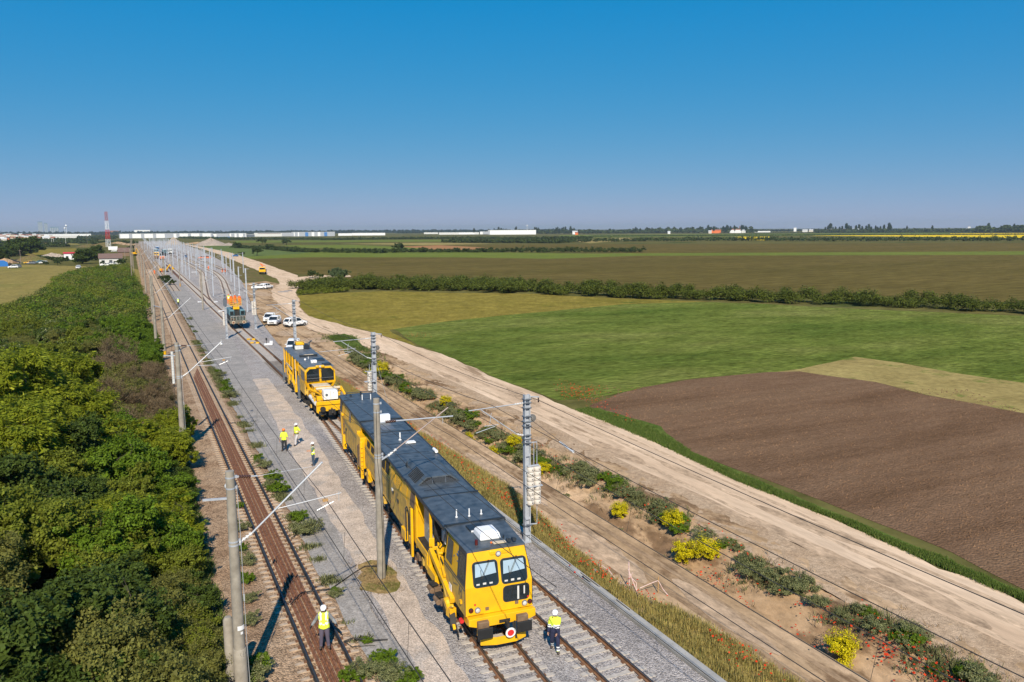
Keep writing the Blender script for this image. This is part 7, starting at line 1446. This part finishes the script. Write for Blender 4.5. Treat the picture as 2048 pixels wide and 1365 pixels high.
hall(510, 584, 473.4, 10, 'pale long warehouse with a dark red stripe', 'offwhite', [(.72, 1, 'bay_grey')], stripe='darkred'); hall(585, 669, 473, 12, 'grey warehouse with two bright blue panels', 'bay_grey', [(.05, .07, 'white'), (.14, .17, 'white'), (.31, .38, 'bay_blue'), (.46, .52, 'white'), (.6, .66, 'white'), (.75, .82, 'bay_blue')])
hall(677, 704, 471.8, 7, 'small white hall left of the bush-fronted one', 'white'); hall(705, 770, 471.3, 7.5, 'white hall partly hidden by a bush in mid skyline', 'white'); hall(848, 876, 468.6, 6, 'small pale hall in the middle distance', 'offwhite'); hall(878, 958, 469.6, 7, 'long low pale hall left of the big white one', 'offwhite', [(.5, .9, 'white')]); hall(960, 978, 469.2, 9, 'narrow hall with grey front attached to the big white one', 'white', [(.3, .9, 'bay_grey')]); hall(976, 1072, 469.6, 14, 'biggest plain white hall in the middle of the skyline', 'white', [(.0, .04, 'bay_grey')])
hall(78, 176, 474, 9, 'very long low white hall on the left below the forest', 'white', roof='offwhite'); hall(95, 150, 477, 6, 'second white hall just in front of the very long one', 'offwhite')
ROOMS = ['tile', 'offwhite', 'tile', 'tile_br']
lf = [(4, 478, 14, 6), (16, 474, 12, 9), (26, 480, 9, 5), (33, 475, 8, 6), (42, 481, 10, 5), (52, 478, 9, 5), (62, 476, 8, 6), (72, 477, 7, 5), (76, 481, 10, 5), (92, 481, 12, 6), (106, 481, 8, 5), (14, 482, 8, 5), (56, 473, 8, 6), (8, 484, 10, 5)]
WORDS = ['cream block at the very left edge', 'tall cream house', 'small yellowish house', 'white house with tiled roof', 'low white house', 'pale cottage', 'white cottage under the forest line', 'tiny tiled house', 'white house by the first low pylon', 'white long house beside the low pylons', 'house right of the long one', 'orange-walled house', 'farthest white house', 'white barn']
PLS = ['left of the round tree', 'above the round tree', 'beyond the round tree', 'left of the white halls', 'below the white halls']
for k, (px, py, wd, h) in enumerate(lf): hall(px-wd/2, px+wd/2, py, h, WORDS[k]+' in the far village on the left', ['white', 'plaster', 'cream'][k % 3] if k != 11 else 'orange', depth=10, cat='house', name='house', roof=ROOMS[k % 4], gable=2.4, doors=2)
rf = [(1420, 464.4, 6, 5, 'plaster'), (1432, 463.7, 19, 7, 'orange'), (1471, 463.3, 22, 8, 'white'), (1487, 463.2, 8, 6, 'offwhite'), (1338, 465, 5, 4, 'white'), (1525, 462, 30, 3.5, 'white'), (1590, 460.4, 5, 12, 'white'), (1610, 461.5, 10, 5, 'offwhite'), (1622, 461, 8, 5, 'plaster'), (1660, 461, 12, 5, 'plaster'), (1675, 460.6, 8, 5, 'cream'), (1690, 460, 10, 5, 'plaster'), (1712, 458.5, 22, 5, 'white'), (1938, 457, 5, 12, 'white'), (1935, 458.4, 9, 4, 'white'), (1240, 462.5, 12, 5, 'white'), (1150, 466, 10, 6, 'white'), (1153, 467, 6, 4, 'orange')]
RW = ['small pale house left of the orange hall', 'orange-walled farm hall in the right village', 'white hall with red roof and chimney in the right village', 'white annex right of the chimney hall', 'tiny white chapel-like house among trees', 'very low long white hall on the horizon', 'white tower block of the right village', 'pale house right of the white tower', 'plaster house beneath the right village trees', 'house before the tallest poplars, left', 'cream house between poplars', 'house before the tallest poplars, right', 'long white hall behind poplars', 'slim white water tower near the right edge', 'small white shed at the foot of the water tower', 'white house right of the big white hall, among trees', 'white house beside the poplar row', 'small orange-walled house beside the poplar row']
for k, (px, py, wd, h, wl) in enumerate(rf): hall(px-wd/2, px+wd/2, py+3.2, h*1.35, RW[k], wl, depth=14, cat='house' if wd < 12 else 'hall', name='house' if wd < 12 else 'hall', roof='tile' if k in (1, 2, 9, 11, 15, 17) else 'offwhite', gable=3 if wd < 24 and h < 9 else False)
q, rz = face_frame(1479, 465); b = MB(); b.tube((0, 0, 0), (0, 0, 24), 1.6, 1.2, n=10); o = tag(b.build('chimney', M['tile']), 'brick chimney behind the white hall of the right village', 'chimney'); o.location = q
rq = random.Random(12)
CO = ['white', 'cream', 'tall white', 'pale yellow', 'low white', 'long cream', 'small tiled', 'narrow white', 'wide plaster', 'plain white', 'square cream', 'bright white', 'tiny white', 'squat plaster']
PL2 = ['at the left edge', 'above the edge tree', 'left of the big round tree', 'over the big round tree', 'right of the big round tree', 'by the long white hall end', 'under the water globes']
for k in range(14):
    px = 2+k*7.6+rq.uniform(-2, 2); hall(px-3, px+3, 473.8+rq.uniform(0, 3), rq.uniform(6, 10), CO[k]+' far house '+PL2[k//2]+' near the forest', ['white', 'plaster', 'white', 'cream'][k % 4], depth=12, cat='house', name='house', roof=ROOMS[k % 4], gable=2.5, doors=2)
# faint blue city blocks and water globes beyond the left forest
for k, (px, wd, h, lb) in enumerate([(101, 7, 78, 'left of the two faint glass towers beyond the forest'), (112, 5, 70, 'right of the two faint glass towers beyond the forest'), (128, 13, 46, 'faint low blue block right of the glass towers'), (14, 8, 22, 'faint white block above the forest at the far left')]):
    x, y = far_pt(px, 5600); t = empty('tower_block', (x, y, -.5), -math.atan2(x, y), lb, 'tower block'); w = wd*5600/FOC; b = MB(); b.bx(-w/2, w/2, 0, 25, 0, h); b.build('walls', M['haze_glass'] if px > 50 else M['white'], t); b = MB(); [b.bx(-w/2+w*(j+.15)/5, -w/2+w*(j+.75)/5, -.3, -.01, 5, h-4) for j in range(5)]; b.build('window_bands', M['bay_grey'], t)
for k, (px, z, r, lb) in enumerate([(148.5, 34, 4.2, 'left and lower of two white water globes on the skyline'), (151.6, 46, 5.0, 'right and higher of two white water globes on the skyline')]):
    x, y = far_pt(px, 4450); b = MB(); b.tube((0, 0, 0), (0, 0, z), .9, .7, n=8); b.sphere((0, 0, z), r, 14); o = tag(b.build('water_globe', M['white'], smooth=True), lb, 'water tower'); o.location = (x, y, -.5)
for k, (px, z, wd, lb, mt) in enumerate([(300, 22, 26, 'faint white roof showing above the forest left of centre', 'white'), (245, 19, 14, 'faint red roofs above the forest behind the lattice tower', 'tile')]):
    x, y = far_pt(px, 4900); t = empty('hall', (x, y, -.5), -math.atan2(x, y), lb, 'hall'); w = wd*4900/FOC; b = MB(); b.bx(-w/2, w/2, 0, 60, 0, z); b.build('walls', M[mt], t); b = MB(); b.bx(-w/2, w/2, 0, 60, z, z+2); b.build('roof', M[mt], t)
# red and white lattice tower
q = at(217, 494.5); t = empty('lattice_tower', (q.x, q.y, -.5), .5, 'tall red and white lattice tower left of the tracks', 'lattice tower')
H = 39.5; seg = [(0, .22, 'white'), (.22, .49, 'red'), (.49, .74, 'white'), (.74, 1.0, 'darkred')]
for a, c, mt in seg:
    b = MB(); W_ = lambda u: 3.1*(1-u)+1.6*u; n = max(2, int((c-a)*11))
    for k in range(n):
        u0, u1 = a+(c-a)*k/n, a+(c-a)*(k+1)/n; cs = [[(sx*W_(u)*.6, sy*W_(u)*.6, u*H) for sx, sy in ((-1, -1), (1, -1), (1, 1), (-1, 1))] for u in (u0, u1)]
        for i in range(4): b.bar(cs[0][i], cs[1][i], .24); b.bar(cs[0][i], cs[1][(i+1) % 4], .10); b.bar(cs[0][(i+1) % 4], cs[1][i], .10); b.bar(cs[1][i], cs[1][(i+1) % 4], .10)
    b.build('lattice_section', M['red'] if mt == 'red' else plain('faded_red_steel', (.35, .10, .10), .6) if mt == 'darkred' else M['white'], t)
# near-left settlement
def house(px, py, wd, h, gable, label, wall='plaster', roof='tile_br', depth=8, **k): return hall(px-wd/2, px+wd/2, py, h, label, wall, depth=depth, roof=roof, gable=gable, cat='house', name='house', **k)
house(222, 529, 41, 3.1, 2.6, 'house with a wide brown roof and pale wall at the end of the scrub', 'offwhite', doors=3); house(141, 519.5, 22, 3.8, .8, 'roofless white house ruin with a red patch, left of the broad trees', 'white', 'red', depth=5, doors=2); house(248, 513, 20, 3, 3, 'low brown farm building right of the brown-roofed house', 'brown_box', depth=10)
q, rz = face_frame(227, 503); t = empty('box_truck', (q.x, q.y, -.5), rz, 'white box truck parked above the brown-roofed house', 'truck'); b = MB(); b.bx(-4, 3.5, 0, 2.6, 1.2, 4.2); b.build('cargo_box', M['white'], t, bevel=.05); b = MB(); b.bx(3.6, 5.4, 0, 2.5, .6, 2.8); b.build('cab', M['blue'], t, bevel=.1); b = MB(); [b.tube((x, -.05, .5), (x, .3, .5), .5, n=10) for x in (-2.5, -1.2, 4.4)]; b.build('wheel', M['black'], t)
q, rz = face_frame(3, 533.5); t = empty('tarp_stall', (q.x, q.y, -.5), rz, 'bright blue tarpaulin shelter at the left edge of the photo', 'tarpaulin shelter'); b = MB(); b.prism([(-3, 0), (3, 0), (2.8, 2.0), (1.2, 3.0), (-2.8, 3.1)], 0, 4, 'y'); b.build('tarp', plain('blue_tarp', (.02, .16, .50), .5), t); b = MB(); b.bx(3.0, 4.6, 0, 2, 0, 1.6); b.build('dark_crate', M['black'], t)
def heap(name, px, py, w, d, h, mt, label, seed, cat='heap', kind=None):
    q, rz = face_frame(px, py); n = 44; V = []; r = np.linspace(0, 1, 13)
    for i, rr in enumerate(r):
        for k in range(n):
            a = 2*math.pi*k/n; z = h*(1-rr)**.9*(1+.25*noise1(a*2+rr*5, seed))+(.12*h*noise1(a*7+rr*9, seed+2) if rr < 1 else 0); V.append((math.cos(a)*rr*w/2, math.sin(a)*rr*d/2, max(z, 0) if rr < 1 else -.1))
    F = [(i*n+k, (i+1)*n+k, (i+1)*n+(k+1) % n, i*n+(k+1) % n) for i in range(12) for k in range(n)]
    o = npmesh(name, np.array(V), np.array(F), gm[mt] if mt in gm else M[mt]); 
    if o.data.polygons[n*6].normal.z < 0: o.data.flip_normals()
    o.location = q; o.rotation_euler = (0, 0, rz); return tag(o, label, cat, kind=kind)
gm['heapgrey'] = ground_mat('heaped_crushed_stone', [(.30, .27, .245), (.36, .32, .29)], big=.2, fine=1.5, bump=.6, dist=.3)
heap('gravel_heap', 423, 491.5, 40, 34, 8.2, 'heapgrey', 'biggest pointed gravel heap beside the far yard', 1); heap('gravel_heap', 458, 491.6, 21, 20, 3.2, 'heapgrey', 'small flat gravel heap right of the biggest one', 2); heap('gravel_heap', 348, 490, 24, 24, 9, 'heapgrey', 'steep gravel heap left, closest to the yard masts', 3); heap('gravel_heap', 396, 488, 60, 30, 2.2, 'dirt', 'low tan spoil bank between the two big gravel heaps', 4)
heap('earth_mound', 65, 524, 22, 14, 4.2, 'brownverge', 'grass-grown earth mound in front of the round tree', 5); heap('rubble_heap', 10, 527, 14, 7, 2.8, 'dirt', 'pale rubble heap beside the blue tarp', 6); heap('rubble_heap', 105, 515, 20, 8, 3.0, 'heapgrey', 'long grey stone heap behind the white ruin', 7); heap('rubble_heap', 118, 516, 12, 6, 2.6, 'heapgrey', 'grey stone heap touching the white ruin', 8); heap('rubble_heap', 46, 523, 13, 6, 2.2, 'under', 'dark rubble heap with a low dark mass', 9); heap('rubble_heap', 24, 526, 10, 5, 2.0, 'under', 'black heap right of the pale rubble', 10)
heap('soil_heap', 210, 494, 60, 30, 4.5, 'brownverge', 'broad brown soil heap at the foot of the lattice tower', 11); heap('soil_heap', 236, 491, 50, 40, 4.0, 'dirt', 'pinkish brown soil heap right of the lattice tower', 12); heap('soil_heap', 180, 494, 30, 20, 3.0, 'brownverge', 'low brown soil heap left of the lattice tower', 13)
for k, (px, py, h, lb) in enumerate([(104, 491, 9, 'leftmost thin white pole in the far left field'), (108, 490.5, 8, 'thin white pole right next to the leftmost one'), (132, 491, 9.5, 'single thin white pole farther right in the far left field'), (42, 529, 8, 'grey pole rising from the dark rubble heap'), (251, 530, 8.5, 'wooden pole between the house and the tracks, left'), (262, 532, 9, 'wooden pole between the house and the tracks, right'), (175, 492, 17, 'bare dead trunk standing above the left hedges')]):
    q = at(px, py); b = MB(); b.tube((0, 0, 0), (0, 0, h), .16, .1, n=6); b.bar((-.7, 0, h-.6), (.7, 0, h-.6), .12); o = tag(b.build('pole', M['white'] if k < 3 else M['timber']), lb, 'pole'); o.location = q
q, rz = face_frame(1057, 462); b = MB(); b.tube((0, 0, 0), (0, 0, 32), .8, .5, n=6); b.lathe([(1.5, 28), (2.2, 30), (1.5, 32)], n=8); o = tag(b.build('mast_tower', M['white']), 'slim pale tower behind the big white hall', 'tower'); x, y = far_pt(1055, 3000); o.location = (x, y, -.5)

# prototypes that were never placed are removed
for L_ in PROTO.values():
    for e_ in L_:
        if e_[1] == 0:
            for c_ in kids(e_[0]): bpy.data.objects.remove(c_)
            bpy.data.objects.remove(e_[0])
# ------------------------------------------------------------------ air
hz = bpy.data.materials.new('haze'); hz.use_nodes = True; t = hz.node_tree; t.nodes.remove(t.nodes['Principled BSDF']); pv_ = t.nodes.new('ShaderNodeVolumePrincipled')
pv_.inputs['Color'].default_value = (.80, .88, .88, 1); pv_.inputs['Density'].default_value = .5/6500; pv_.inputs['Anisotropy'].default_value = .2
t.links.new(pv_.outputs[0], t.nodes['Material Output'].inputs['Volume'])
b = MB(); b.bx(-9200, 9200, -700, 18200, -3.0, 84); tag(b.build('haze', hz), kind='stuff')
